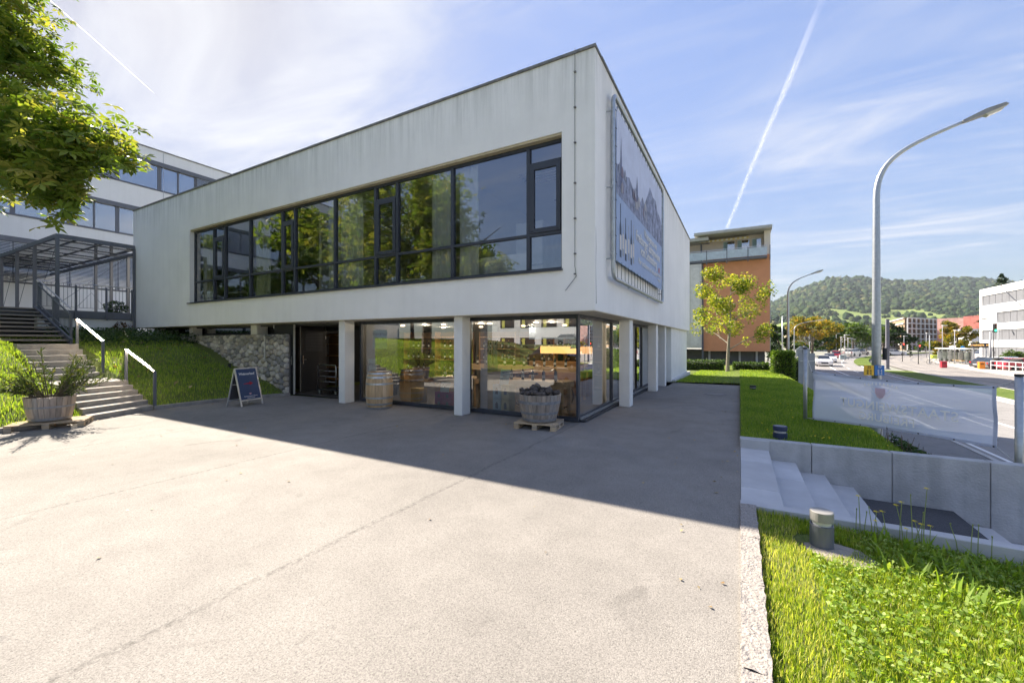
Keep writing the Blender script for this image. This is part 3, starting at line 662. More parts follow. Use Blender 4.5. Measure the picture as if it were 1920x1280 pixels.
# ================================================================ kerb stones along the bank
kb = thing('bank_kerb', 'row of grey edging stones between the plaza and the grass bank', 'kerb', (-12.5, 2, 0))
def kerb_run(y0, y1):
    n = max(1, round((y1 - y0) / 1.0))
    for i in range(n):
        ya, yb = lerp(y0, y1, i / n) + .004, lerp(y0, y1, (i + 1) / n) - .004; xa, xb = kerb_x(ya), kerb_x(yb)
        m = MB(); h0, h1 = .085 + rnd.uniform(0, .01), .085 + rnd.uniform(0, .01)
        m.add([(xa, ya, -.1), (xb, yb, -.1), (xb - .11, yb, -.1), (xa - .11, ya, -.1), (xa, ya, h0), (xb, yb, h1), (xb - .11, yb, h1), (xa - .11, ya, h0)],
              [(0, 1, 5, 4), (4, 5, 6, 7), (1, 2, 6, 5), (3, 0, 4, 7), (2, 3, 7, 6)]); m.build('kerb_stone', conc_old, kb)
kerb_run(-10, 3.42); kerb_run(4.86, 8.3)

# ================================================================ hillside stair (two concrete flights, timber flight, rails)
def skew(y): return kerb_x(y)
st = thing('garden_stairs', 'worn concrete stairs climbing the grass bank in two flights', 'stairs', (-13, 4.1, 0))
def step(xn, z, tread, y0, y1, sk=1.0, h=.15):
    """a block step; the nosing follows the skewed kerb by the factor sk"""
    s0, s1 = (skew(y0) + 12.95) * sk, (skew(y1) + 12.95) * sk
    m = MB(); m.add([(xn + s0, y0, z - h), (xn + s1, y1, z - h), (xn + s1 - tread, y1, z - h), (xn + s0 - tread, y0, z - h),
                     (xn + s0 + .0, y0, z), (xn + s1, y1, z), (xn + s1 - tread, y1, z), (xn + s0 - tread, y0, z)], [(0, 1, 5, 4), (4, 5, 6, 7), (1, 2, 6, 5), (3, 0, 4, 7), (2, 3, 7, 6)])
    m.build('step', conc_old, st)
for i in range(6):
    step(-12.93 - i * .335, .117 * (i + 1), .42 if i < 5 else 1.62, 3.45, 4.83, 1.0 - .1 * i)
for i in range(6):
    step(-16.25 - i * .36, .70 + .165 * (i + 1) * 1.0, .44 if i < 5 else 1.4, 3.45, 4.72, .5 - .08 * i, h=.2)
ts = thing('timber_stairs', 'open grey timber stairs rising to the deck under the pergola', 'stairs', (-19.2, 4, 1.7))
for i in range(9):
    x = -19.35 - i * .43; z = 1.84 + i * .146
    MB().cbox(x - .42, x, 2.6, 4.82, z - .06, z, .006).build('tread', timber_grey, ts)
for y in (4.84,):
    MB().bar((-19.3, y + .03, 1.75), (-23.2, y + .03, 3.0), .05, .2).build('stringer', anth_lt, ts)
MB().bar((-19.3, 3.4, 1.65), (-23.2, 3.4, 2.85), .05, .2).build('stringer', anth_lt, ts)
glow = M('led_strip', (1.0, .80, .58), emit=6)
def led_rail(name, a_, b_, za, zb_, label):
    a_ = Vector(a_); b_ = Vector(b_); o = thing(name, label, 'handrail', a_)
    for p, zt_ in ((a_, za), (b_, zb_)): MB().cbox(p.x - .03, p.x + .03, p.y - .03, p.y + .03, p.z - .15, zt_, .004).build('post', anth_lt, o)
    A = Vector((a_.x, a_.y, za)); B = Vector((b_.x, b_.y, zb_)); MB().bar(A, B, .036, .028).build('rail', steel, o)
    up = Vector((0, 0, .026)); MB().bar(A - up * .75, B - up * .75, .026, .008).build('light_strip', glow, o)
    side = (B - A).cross(Vector((0, 0, 1))).normalized() * .032
    if side.y > 0: side = -side
    MB().bar(A + side * .66, B + side * .66, .006, .020).build('light_strip', glow, o)
led_rail('lit_handrail', (-13.36, 4.9, .05), (-15.0, 4.86, .62), .99, 1.54, 'lit handrail beside the lower concrete steps')
led_rail('lit_handrail', (-16.5, 4.82, .98), (-18.6, 4.82, 1.72), 1.78, 2.47, 'lit handrail beside the upper concrete steps')

# ================================================================ deck, railing and pergola
dk = thing('deck', 'raised deck with white plinth between the office block and the facade', 'deck', (-25, 6.5, 2))
MB().box(-36.7, -23.32, 2.6, 8.5, 2.72, 3.0).box(-23.319, -23.12, 4.9, 7.76, 2.70, 3.0).build('deck_edge', anth_lt, dk)
MB().box(-23.6, -23.2, 4.95, 7.9, 2.25, 2.69).build('plinth_beam', white_wall, dk); MB().box(-26, -24.2, 3, 8.2, 1.6, 2.6).build('undercroft', dark_m, dk)
rl = thing('deck_railing', 'steel railing with thin balusters along the deck edge', 'railing', (-23.15, 6.3, 3))
MB().tube([(-23.1, 4.9, 4.07), (-23.1, 7.7, 4.07)], .024, 10).build('top_rail', steel, rl); MB().bar((-23.1, 4.95, 3.12), (-23.1, 7.7, 3.12), .03, .012).build('bottom_rail', anth_lt, rl)
for y in (5.0, 5.95, 6.85, 7.68): MB().box(-23.12, -23.06, y - .03, y + .03, 2.66, 4.0).build('post', anth_lt, rl)
for i in range(24):
    y = 5.06 + i * .11
    MB().tube([(-23.1, y, 3.12), (-23.1, y, 4.06)], .007, 5).build('baluster', anth_lt, rl)
for y0, y1 in ((5.95, 6.85),): MB().tube([(-23.1, y0, 3.1), (-23.1, (y0 + y1) / 2, 3.75), (-23.1, y1, 3.1)], .008, 5).build('brace', anth_lt, rl)
sr = thing('stair_railing', 'dark sloping railing on the right of the timber stairs', 'railing', (-21, 4.9, 2.4))
MB().tube([(-19.55, 4.93, 2.85), (-23.05, 4.93, 4.1)], .022, 10).build('top_rail', steel, sr)
MB().bar((-19.55, 4.93, 2.64), (-23.05, 4.93, 3.9), .03, .05).bar((-19.55, 4.93, 2.0), (-23.05, 4.93, 3.2), .03, .03).build('rail', anth_lt, sr)
for x in (-19.6, -21.3, -23.0): 
    z = lerp(1.75, 3.0, (-19.6 - x) / 3.4); MB().box(x - .04, x + .04, 4.90, 4.96, z - .2, z + .98).build('post', anth_lt, sr)
for i in range(26):
    x = -19.7 - i * .127; z = lerp(2.0, 3.2, (-19.55 - x) / 3.5); MB().tube([(x, 4.93, z), (x, 4.93, z + .64)], .007, 5).build('baluster', anth_lt, sr)
pg = thing('pergola', 'grey steel frame canopy with glass roof over the deck and stairs', 'canopy', (-25, 6.5, 2))
CX, CY0, CY1, CZ = -23.1, 5.44, 7.72, 5.93
for x in (CX, -25.87, -28.38, -30.9, -33.4, -35.9):
    MB().box(x - .05, x + .05, CY0 - .05, CY0 + .05, 1.75 if x == CX else 2.98, CZ - .15).build('post', anth_lt, pg)
MB().box(CX + .0, CX + .11, CY1 - .02, CY1 + .04, 1.95, CZ - .15).build('post', anth_lt, pg)
for x in (-25.6, -27.6, -29.6): MB().box(x - .05, x + .05, CY1 + .6, CY1 + .7, 3.0, CZ - .15).build('post', anth_lt, pg)
MB().box(-36.7, CX + .05, CY0 - .05, CY0 + .05, CZ - .148, CZ).build('beam', anth_lt, pg); MB().box(-36.7, CX - .2, CY1 + .6, CY1 + .7, CZ - .148, CZ).build('beam', anth_lt, pg)
MB().box(CX - .05, CX + .05, CY0 + .052, CY1 + .04, CZ - .148, CZ).build('beam', anth_lt, pg)
for x in (-24.3, -26.4, -28.5, -30.6, -32.7, -34.8): MB().box(x - .02, x + .02, CY0 + .052, CY1 + .598, CZ - .06, CZ - .01).build('rafter', anth_lt, pg)
for y in (6.2, 7.0): MB().box(-36.7, CX - .052, y - .02, y + .02, CZ - .008, CZ + .02).build('glazing_bar', anth_lt, pg)
MB().box(-36.6, CX - .06, CY0 + .06, CY1 + .5, CZ + .022, CZ + .03).build('roof_glass', glass('pergola_glass', (.8, .83, .85), .15, 1.0), pg)
for a_, b_ in (((CX, CY0, 5.6), (-25.87, CY0, 3.1)), ((-25.87, CY0, 5.7), (-28.38, CY0, 3.1)), ((-28.38, CY0, 5.7), (-30.9, CY0, 3.1)), ((CX, CY0, CZ - .12), (-25.6, CY1 + .6, CZ - .12)), ((CX, CY1, 5.6), (CX, CY0, 3.2))):
    MB().tube([a_, b_], .008, 5).build('tie_rod', anth_lt, pg)

# ================================================================ office block behind
ob = thing('office_building', 'white office block with ribbon windows and grey blinds behind the stairs', 'building', (-36.8, 10, 2))
OX = -36.8; oy0, oy1 = -20.7, 39.1; zk = lambda z: 1.75 + (z - 1.75) * 1.15
bands = [(zk(a_), zk(b_)) for a_, b_ in ((4.72, 7.05), (8.12, 9.95), (11.22, 13.05))]
m = MB(); zs = [1.9] + [zk(z) for z in (4.72, 7.05, 8.12, 9.95, 11.22, 13.05, 13.75)]
for i in range(0, 8, 2): m.box(OX - .35, OX, oy0, oy1, zs[i], zs[i + 1] if i < 7 else zk(13.75))
m.build('wall', white_wall, ob); MB().box(OX - 12, OX - .351, oy0, oy1, 1.9, zk(13.6)).build('core', M('dim_interior', (.12, .12, .12)), ob)
MB().box(OX - .4, OX + .05, oy0, oy1, zk(13.75) + .001, zk(13.82)).build('coping', zinc, ob)
blind_m = M('blind_slats', (.66, .68, .70), rough=.5, var=.05)
for (z0, z1), kinds in zip(bands, ('bbbbwwwwwwwww', 'wwwwwwwbwwbwbb', 'wbbwwbbwwwwwww')):
    MB().box(OX - .14, OX + .07, oy0, oy1, z1 - .28, z1 - .001).build('blind_box', anth_lt, ob)
    MB().box(OX - .1, OX + .03, oy0, oy1, z0 + .002, z0 + .06).build('sill', anth_lt, ob)
    n = 26; 
    for i in range(n):
        ya, yb = lerp(oy0, oy1, i / n), lerp(oy0, oy1, (i + 1) / n)
        f_ = MB(); f_.box(OX - .16, OX - .08, ya + .0, ya + .10, z0 + .06, z1 - .28).box(OX - .16, OX - .08, yb - .10, yb - .0, z0 + .06, z1 - .28).box(OX - .16, OX - .08, ya + .10, yb - .10, z0 + .06, z0 + .14)
        if i % 2: f_.box(OX - .16, OX - .08, (ya + yb) / 2 - .05, (ya + yb) / 2 + .05, z0 + .14, z1 - .28)
        w_ = f_.build('window', anth_lt, ob); MB().box(OX - .13, OX - .12, ya + .10, yb - .10, z0 + .14, z1 - .28).build('pane', pane_far, w_)
        k = kinds[(i - 11) % len(kinds)]
        if k == 'b':
            bm_ = MB(); nn = int((z1 - .3 - z0 - .08) / .085)
            for q in range(nn):
                z = z1 - .32 - q * .085; bm_.add([(OX - .02, ya + .02, z), (OX - .02, yb - .02, z), (OX + .045, yb - .02, z - .05), (OX + .045, ya + .02, z - .05)], [(0, 1, 2, 3)])
            bm_.build('blind', blind_m, w_)
MB().tube([(OX + .02, 14.0, 2), (OX + .02, 14.0, zk(13.7))], .015, 6).build('lightning_conductor', galv, ob)

# ================================================================ banner on the side wall
bf = thing('tube_rack', 'galvanised tube frame carrying the big blue advertising banner on the side wall', 'banner frame', (X1 + .2, 11.8, 3))
bx = X1 + .13; b0, b1, bz0, bz1 = 8.62, 14.95, 3.10, 6.98; r_ = .18
def rrect(r):
    p = []
    for cy, cz, a0 in ((b1 - r, bz1 - r, 0), (b0 + r, bz1 - r, 90), (b0 + r, bz0 + r, 180), (b1 - r, bz0 + r, 270)):
        for k in range(5): a_ = radians(a0 + k * 22.5); p.append((bx, cy + r * cos(a_), cz + r * sin(a_)))
    return p
p = rrect(r_); p.append(p[0]); MB().tube(p, .045, 10, cap=False).build('tube', galv, bf, smooth_=True)
for y, z in ((b0, 6.6), (b0, 5.0), (b0, 3.5), (b1, 6.6), (b1, 5.0), (b1, 3.4), (10.5, bz0), (13, bz0), (10.5, bz1), (13, bz1)): MB().tube([(X1 + .0, y - .05, z), (bx, y - .05, z)], .015, 6).build('wall_bracket', galv, bf)
navy = M('banner_blue', (.34, .43, .62), rough=.75, var=.05); 
cl = thing('advertising_banner', 'blue printed wine shop banner with old town picture laced into the tube frame', 'banner', (bx, 11.8, 3.3))
c0, c1_, cz0, cz1 = b0 + .22, b1 - .2, 3.50, bz1 - .16
xb = bx + .005
MB().box(xb - .002, xb, c0, c1_, cz0, cz1).build('cloth', navy, cl)
def flat(name, pts, mat, off):     # flat print on the cloth, pts in (0..1, 0..1)
    y = lambda t: lerp(c0, c1_, t); z = lambda t: lerp(cz0, cz1, t)
    MB().add([(xb + off, y(a_), z(b_)) for a_, b_ in pts], [tuple(range(len(pts)))]).build(name, mat, cl, fixn=True)
flat('print_sky', [(.005, .46), (.995, .46), (.995, .995), (.005, .995)], M('print_sky', (.55, .60, .75), rough=.75, var=.12, scale=1.2), .002)
flat('print_roofs', [(.005, .44), (.995, .44), (.995, .66), (.93, .71), (.85, .74), (.8, .81), (.72, .80), (.64, .85), (.58, .74), (.5, .62), (.46, .66), (.4, .58), (.33, .66), (.3, .60), (.2, .66), (.12, .62), (.06, .66), (.005, .63)], M('print_town', (.24, .27, .38), rough=.75, var=.7, scale=3.5), .004)
flat('print_spire', [(.035, .5), (.095, .5), (.08, .66), (.068, .86), (.055, .66)], M('print_spire', (.13, .15, .24), var=.4, scale=9), .006)
flat('print_tower', [(.30, .5), (.36, .5), (.36, .66), (.345, .76), (.33, .66)], MATS['print_spire'], .006)
for k in range(16):
    a_ = rnd.uniform(.03, .55); b_ = rnd.uniform(.47, .60); w = rnd.uniform(.015, .04); flat('print_house', [(a_, b_), (a_ + w, b_), (a_ + w, b_ + .05), (a_ + w / 2, b_ + .075), (a_, b_ + .05)], M('print_house_%d' % (k % 3), [(.30, .32, .40), (.20, .17, .22), (.38, .38, .42)][k % 3], var=.1), .008 + .0006 * k)
for k, (a_, hgt) in enumerate(((.06, .36), (.10, .22), (.14, .3), (.19, .25), (.235, .33), (.275, .29))):
    w = .013; b_ = .04 + .02 * (k % 2); flat('print_bottle', [(a_ - w, b_), (a_ + w, b_), (a_ + w, b_ + hgt * .55), (a_ + w * .35, b_ + hgt * .68), (a_ + w * .35, b_ + hgt), (a_ - w * .35, b_ + hgt), (a_ - w * .35, b_ + hgt * .68), (a_ - w, b_ + hgt * .55)], M('print_bottle_%d' % (k % 2), [(.05, .07, .12), (.35, .38, .42)][k % 2]), .004)
    flat('print_label', [(a_ - w, b_ + .05), (a_ + w, b_ + .05), (a_ + w, b_ + .15), (a_ - w, b_ + .15)], M('print_label', (.62, .60, .58)), .006)
white_p = M('white_print', (.72, .72, .72), rough=.7, var=.02)
RX = (pi / 2, 0, pi / 2)
def btxt(s, ty, tz, size, **k): text('lettering', s, size, white_p, (xb + .012, lerp(c0, c1_, ty), lerp(cz0, cz1, tz)), RX, cl, **k)
btxt('Weingenuss mit', .66, .375, .30, bold=.004); btxt('Freiburger Spitzenweine', .62, .295, .36, bold=.006); btxt('vom Schlossberg', .62, .21, .36, bold=.006); btxt('Hier probieren und einkaufen', .60, .115, .23)
btxt('STAATSWEINGUT', .90, .12, .12); btxt('FREIBURG', .90, .075, .12); flat('crest', [(.885, .16), (.9, .145), (.915, .16), (.915, .2), (.885, .2)], M('crest_red', (.45, .12, .10)), .01)
cord_m = M('lacing_cord', (.10, .10, .11)); 
for k in range(18):
    y = lerp(c0 + .1, c1_ - .1, k / 17); MB().tube([(xb, y, cz0 + .03), (bx, y + .04, bz0 + .05)], .006, 4).build('lacing', cord_m, cl); MB().tube([(xb, y, cz1 - .03), (bx, y + .03, bz1 - .04)], .008, 4).build('lacing', cord_m, cl)
for k in range(9):
    z = lerp(cz0 + .15, cz1 - .1, k / 8); MB().tube([(xb, c0 + .03, z), (bx, b0 + .0, z)], .008, 4).build('lacing', cord_m, cl); MB().tube([(xb, c1_ - .03, z), (bx, b1, z)], .008, 4).build('lacing', cord_m, cl)

# ================================================================ A-board
sg = thing('sidewalk_sign', 'blue A-board sign reading Weinverkauf with a red arrow by the rubble wall', 'sign', (-11.9, 6.4, 0))
bl = Vector((-13.55, 7.0, 0)); br = Vector((-13.16, 7.62, 0)); tl = Vector((-14.16 + .4, 7.05 + .0, 1.0)); 
base_d = Vector((-.235, .972, 0)).normalized(); back = Vector((-base_d.y, base_d.x, 0))
A0 = Vector((-11.75, 6.2, 0)); Wd = .66; Hh = 1.02; lean = .25
A1 = A0 + base_d * Wd; T0 = A0 + back * lean + Vector((0, 0, Hh)); T1 = A1 + back * lean + Vector((0, 0, Hh))
upv = (T0 - A0).normalized(); nf = base_d.cross(upv).normalized()
for p, q in ((A0, T0), (A1, T1)): MB().bar(p, q, .035, .022, up=nf).build('frame_leg', alu, sg)
P0, P1 = A0 + upv * .16, A1 + upv * .16; [MB().bar(a_, b_, .022, .035, up=upv).build('frame_rail', alu, sg) for a_, b_ in ((P0, P1), (T0, T1))]
ctr = (P0 + T1) / 2; MB().bar((P0 + P1) / 2 + upv * .02, (T0 + T1) / 2 - upv * .02, Wd - .04, .012, up=nf).build('poster', M('poster_navy', (.035, .075, .17), rough=.35, var=.08, scale=4), sg)
B0, B1 = A0 + back * lean * 2.05, A1 + back * lean * 2.05
for p, q in ((B0, T0), (B1, T1)): MB().bar(p, q, .035, .022, up=nf).build('frame_leg', alu, sg)
MB().bar(B0.lerp(T0, .15), B1.lerp(T1, .15), .02, .03).build('frame_rail', alu, sg); MB().bar(((B0 + B1) / 2).lerp((T0 + T1) / 2, .16), ((B0 + B1) / 2).lerp((T0 + T1) / 2, .98), Wd - .04, .012, up=base_d.cross((T0 - B0).normalized())).build('back_panel', M('grey_panel', (.10, .10, .11)), sg)
MB().tube([A0.lerp(T0, .58), B0.lerp(T0, .58)], .006, 5).build('strut', alu, sg)
rot = Matrix((base_d, upv, nf)).transposed().to_euler()
def stext(s, h, size, **k): text('lettering', s, size, white_p, (A0 + A1) / 2 + upv * h + nf * .009, rot, sg, **k)
stext('Weinverkauf', .89, .092, bold=.0025); stext('Staatsweingut Freiburg', .265, .045); stext('Weinverkauf', .22, .045)
def sflat(pts, mat, off=.009, name='print'):
    MB().add([(A0 + A1) / 2 + base_d * a_ + upv * b_ + nf * off for a_, b_ in pts], [tuple(range(len(pts)))]).build(name, mat, sg)
red_p = M('red_print', (.42, .02, .04), rough=.5); sflat([(-.15, .605), (.04, .598), (.04, .565), (.15, .62), (.04, .675), (.04, .642), (-.15, .618)], red_p, name='arrow')
sflat([(-.035, .325), (0, .30), (.035, .325), (.035, .35), (-.035, .35)], M('crest_pink', (.55, .35, .38)), name='crest')

# ================================================================ barrels, tubs, pallets
oak = [M('oak_stave_%d' % i, c, rough=.75, var=.2, scale=5, stretch=(3, 3, .25), bump=.25) for i, c in enumerate([(.60, .44, .26), (.54, .38, .215), (.66, .49, .30), (.49, .33, .18)])]
oldoak = [M('weathered_stave_%d' % i, c, rough=.85, var=.25, scale=6, stretch=(3, 3, .3), bump=.4) for i, c in enumerate([(.36, .30, .25), (.29, .25, .215), (.41, .34, .28), (.33, .30, .275)])]
hoop_m = M('zinc_hoop', (.45, .47, .49), rough=.4, var=.2, metal=.75, scale=14); hoop_old = M('old_hoop', (.28, .29, .31), rough=.6, var=.3, metal=.5, scale=10)
def barrel(name, label, loc, prof, hoops, ms, hm, ns=26, top=None, fill=None):
    """staves that follow prof [(r, z)], hoops [(z0, z1)]"""
    o = thing(name, label, 'barrel' if fill is None else 'tub', loc); lx, ly, lz = loc
    def R(z):
        for (r0, z0), (r1, z1) in zip(prof, prof[1:]):
            if z <= z1 + 1e-6: return lerp(r0, r1, (z - z0) / (z1 - z0))
        return prof[-1][0]
    for k in range(ns):
        a0, a1 = 2 * pi * k / ns + .008, 2 * pi * (k + 1) / ns - .008; am = (a0 + a1) / 2
        vs = []; 
        for r, z in prof:
            for a_, rr in ((a0, r), (am, r + .003), (a1, r), (a1, r - .027), (a0, r - .027)): vs.append((lx + rr * cos(a_), ly + rr * sin(a_), lz + z))
        n = len(prof); fs = [(i * 5 + j, i * 5 + (j + 1) % 5, (i + 1) * 5 + (j + 1) % 5, (i + 1) * 5 + j) for i in range(n - 1) for j in range(5)] + [(4, 3, 2, 1, 0), tuple((n - 1) * 5 + j for j in range(5))]
        MB().add(vs, fs).build('stave', rnd.choice(ms), o)
    for z0, z1 in hoops:
        MB().lathe([(R(z0) - .004, z0), (R(z0) + .006, z0), (R(z1) + .006, z1), (R(z1) - .004, z1)], loc, 40, cap=False).build('hoop', hm, o)
    if top: MB().lathe([(R(top) - .026, top - .02), (R(top) - .026, top)], loc, 30).build('barrel_head', ms[0], o)
    if fill: MB().lathe([(R(.03) - .03, .03), (R(fill * .5) - .03, fill * .5), (R(fill) - .03, fill)], loc, 30).build('soil', M('soil', (.06, .045, .03), bump=1, var=.4), o)
    return o
bp_ = [(.295, 0), (.325, .12), (.345, .27), (.352, .46), (.352, .50), (.345, .67), (.325, .83), (.295, .95)]
barrel('wine_barrel', 'upright pale oak barrel with zinc hoops standing before the shop window', (-8.42, 7.92, 0), bp_, [(.0, .045), (.10, .15), (.27, .315), (.63, .68), (.80, .85), (.905, .95)], oak, hoop_m, 24, top=.92)
MB().lathe([(.31, .95), (.31, .952), (.0, .956)], (-8.42, 7.92, 0), 30).build('glass_plate', pane_shop, None) if 0 else None
tub_prof = [(.335, .02), (.38, .18), (.425, .38), (.45, .56)]
t1 = barrel('half_barrel_tub', 'weathered half barrel full of dark vine wood on a pallet near the glass corner', (-3.62, 7.72, .13), tub_prof, [(.03, .085), (.17, .22), (.38, .44)], oldoak, hoop_old, 30, fill=.46)
t2 = barrel('half_barrel_tub', 'weathered half barrel planter holding the oleander at the stair foot', (-12.52, 2.85, .13), [(.30, .02), (.335, .18), (.362, .36), (.375, .50)], [(.03, .08), (.28, .32)], oldoak, hoop_old, 26, fill=.45)
pal_m = [M('pallet_wood_%d' % i, c, rough=.85, var=.25, scale=4, stretch=(1, 1, 1), bump=.4) for i, c in enumerate([(.52, .40, .26), (.44, .33, .21), (.36, .30, .23)])]
def pallet(label, loc, rz, lx=.8, ly=.6):
    o = thing('pallet', label, 'pallet', (0, 0, 0)); 
    for i in range(5):
        y = lerp(-ly / 2 + .05, ly / 2 - .05, i / 4); box_part('top_board', rnd.choice(pal_m), o, -lx / 2, lx / 2, y - .05, y + .05, .108, .13)
    for x in (-lx / 2 + .05, 0, lx / 2 - .05):
        box_part('cross_board', rnd.choice(pal_m), o, x - .05, x + .05, -ly / 2, ly / 2, .086, .107); box_part('foot_board', rnd.choice(pal_m), o, x - .05, x + .05, -ly / 2, ly / 2, .002, .020)
        for y in (-ly / 2 + .06, 0, ly / 2 - .06): box_part('block', rnd.choice(pal_m), o, x - .05, x + .05, y - .055, y + .055, .021, .085)
    o.location = loc; o.rotation_euler = (0, 0, rz); return o
pallet('small wooden pallet under the tub of vine wood', (-3.62, 7.72, 0), radians(8), .86, .72)
pallet('wooden pallet under the oleander planter', (-12.45, 2.85, 0), radians(64), 1.1, .75)
# vine wood: knotty stumps heaped in the tub
vine_ms = [M('vine_bark_%d' % i, c, rough=.95, var=.5, scale=14, bump=1, bscale=30) for i, c in enumerate([(.10, .085, .075), (.16, .14, .12), (.07, .06, .055)])]
for k in range(34):
    a_ = rnd.uniform(0, 2 * pi); r = .38 * sqrt(rnd.random()); h = .62 + (.40 - r) * .42 * rnd.random() + .02
    c = Vector((-3.62 + r * cos(a_), 7.72 + r * sin(a_), h + .05)); d = Vector((rnd.uniform(-1, 1), rnd.uniform(-1, 1), rnd.uniform(-.4, .7))).normalized(); L_ = rnd.uniform(.05, .11); w = rnd.uniform(.035, .06)
    pts = [c - d * L_, c - d * L_ * .4 + Vector((rnd.uniform(-.02, .02), rnd.uniform(-.02, .02), rnd.uniform(-.01, .03))), c + d * L_ * .4, c + d * L_]
    mm = MB(); mm.tube(pts, [w * .8, w * 1.1, w, w * .6], 7)
    mm.v = [(x + rnd.uniform(-.008, .008), y + rnd.uniform(-.008, .008), z + rnd.uniform(-.008, .008)) for x, y, z in mm.v]
    tagged(mm, 'vine_stump', rnd.choice(vine_ms), 'knotty piece of vine wood heaped in the half barrel by the glass corner', 'vine wood', group='vine wood in the half barrel')

# ================================================================ trolley in the entrance
tr = thing('platform_trolley', 'steel platform trolley with black deck parked in the entrance', 'trolley', (-11.75, 9.0, 0))
tx0, tx1, ty0, ty1 = -12.35, -11.35, 8.85, 9.45
MB().cbox(tx0, tx1, ty0, ty1, .17, .21, .01).build('platform', dark_m, tr)
for x in (tx0 + .1, tx1 - .1):
    for y in (ty0 + .08, ty1 - .08):
        w_ = MB().lathe([(.02, -.02), (.065, -.02), (.07, 0), (.065, .02), (.02, .02)], (0, 0, 0), 14); w_.v = [(x + a_, y + c_, .07 + b_) for a_, b_, c_ in w_.v]; o = w_.build('wheel', M('rubber', (.04, .04, .04)), tr)
        MB().box(x - .03, x + .03, y - .028, y - .022, .06, .168).box(x - .03, x + .03, y + .022, y + .028, .06, .168).build('caster_fork', galv, tr)
hx = tx0 + .08
MB().tube([(tx0 + .05, ty0 + .04, .21), (tx0 + .05, ty0 + .04, .95), (tx0 + .1, ty0 + .04, 1.0), (tx1 - .1, ty0 + .04, 1.0), (tx1 - .05, ty0 + .04, .95), (tx1 - .05, ty0 + .04, .21)], .016, 8).build('handle_bar', steel, tr, smooth_=True)
for z in (.45, .62, .8): MB().tube([(tx0 + .05, ty0 + .04, z), (tx1 - .05, ty0 + .04, z)], .010, 6).build('cross_bar', steel, tr)
# ================================================================ steps and walls on the right
ss = thing('street_stairs', 'smooth concrete slab steps going down beside the retaining wall', 'stairs', (.8, 6.5, -.5))
SY0, SY1 = 5.22, 7.86
NOSE = [(-.02, .41, 0.0), (.41, .775, -.155), (.775, 1.145, -.29), (1.145, 1.49, -.42)]
for (xa, xb2, z) in NOSE:
    cuts = [SY0, 5.72, 6.98, SY1] if z == 0 else [SY0, 5.66, 6.85, SY1] if z > -.2 else [SY0, 6.0, SY1]
    for ya, yb in zip(cuts, cuts[1:]):
        MB().cbox(xa + (.03 if z == 0 else -.04), xb2, ya + .003, yb - .003, z - .17, z + .002, .006).build('slab', concrete, ss)
for xj, zj in ((.41, -.155), (.775, -.29), (1.145, -.42), (1.49, -.565)): box_part('shade_strip', dark_m, ss, xj + .001, xj + .014, SY0, SY1, zj - .02, zj + .006)  # thin dark strips that paint contact shade at the foot of each riser
box_part('landing', asphalt('landing_asphalt', (.09, .09, .095)), ss, 1.45, 2.56, SY0, SY1, -.8, -.565)
for i in range(5):
    xa = 2.56 + i * .37; z = -.72 - i * .15
    for ya, yb in ((SY0, 6.4), (6.4, SY1)): MB().cbox(xa - .04, xa + .37, ya + .003, yb - .003, z - .17, z, .006).build('slab', concrete, ss)
box_part('landing', walk_m, ss, 4.42, 6.0, SY0, SY1, -1.7, -1.49)
rw = thing('retaining_wall', 'grey precast concrete retaining wall above the steps with vertical joints', 'retaining wall', (2, 7.9, 0))
jx = [0.0, .88, 2.16, 3.28, 4.3]
jx = [0.0, .98, 1.93, 2.92, 3.9]
for k, (xa, xb2) in enumerate(zip(jx, jx[1:])):
    MB().cbox(xa + (.004 if k else 0), xb2 - .004, 7.87, 8.04, -1.65, .148, .008).build('panel', conc_rough, rw)
MB().cbox(.012, .42, 7.82, 7.869, -.02, .147, .006).build('end_block', concrete, rw)
lw = thing('low_wall', 'thin pale concrete kerb wall between the steps and the sunny front lawn', 'low wall', (2, 5.15, 0))
for k in range(5):
    xa, xb2 = .0 + k * 1.2, 1.2 + k * 1.2
    MB().cbox(xa + .002, xb2 - .002, 5.08, 5.21, -.9 if k < 3 else -1.6, .012 if k < 3 else -.1, .006).build('panel', concrete, lw)
gk = thing('granite_kerb', 'rough pale granite kerb stones along the front lawn', 'kerb', (.1, 2.5, 0))
y = 5.07; k = 0
while y > -6:
    ln = rnd.uniform(.8, 1.1); bm = bmesh.new(); bmesh.ops.create_grid(bm, x_segments=3, y_segments=14, size=.5)
    for v in bm.verts: v.co = Vector((.005 + .145 * (v.co.x + .5) + (rnd.uniform(-.006, .008) if abs(v.co.x) > .4 else 0), y - ln * (v.co.y + .5) * .992, .022 + rnd.uniform(-.006, .006)))
    me_ = MB().bm(bm); me_.box(.004, .15, y - ln * .992, y, -.15, .012); me_.build('kerb_stone', granite, gk); y -= ln

# ================================================================ bollard lights
def bollard(label, loc, r, h, cut=0.0, m_=None):
    o = thing('bollard_light', label, 'bollard light', loc); g_ = m_ or anth_lt; x, y, z = loc
    MB().lathe([(r, -.06), (r, h * .62), (r - .012, h * .63)], loc, 28, cap=False).build('body', g_, o, smooth_=False)
    MB().lathe([(r * .8, h * .6), (r * .8, h * .76)], loc, 24).build('light_ring', M('frosted_ring', (.6, .6, .58), rough=.3), o)
    mm = MB().lathe([(r, h * .74), (r, h * .985), (r - .008, h), (.001, h)], loc, 28)
    mm.v = [(a_, b_, c_ + (cut * (-(a_ - x) * .7 + (b_ - y) * .4) if c_ > z + h * .9 else 0)) for a_, b_, c_ in mm.v]
    mm.build('cap', M('bollard_cap', (.30, .29, .27), rough=.5, var=.2) if m_ is None else m_, o)
    return o
bollard('short grey bollard light standing in the sunny front lawn', (.635, 4.52, -.06), .088, .32, .0)
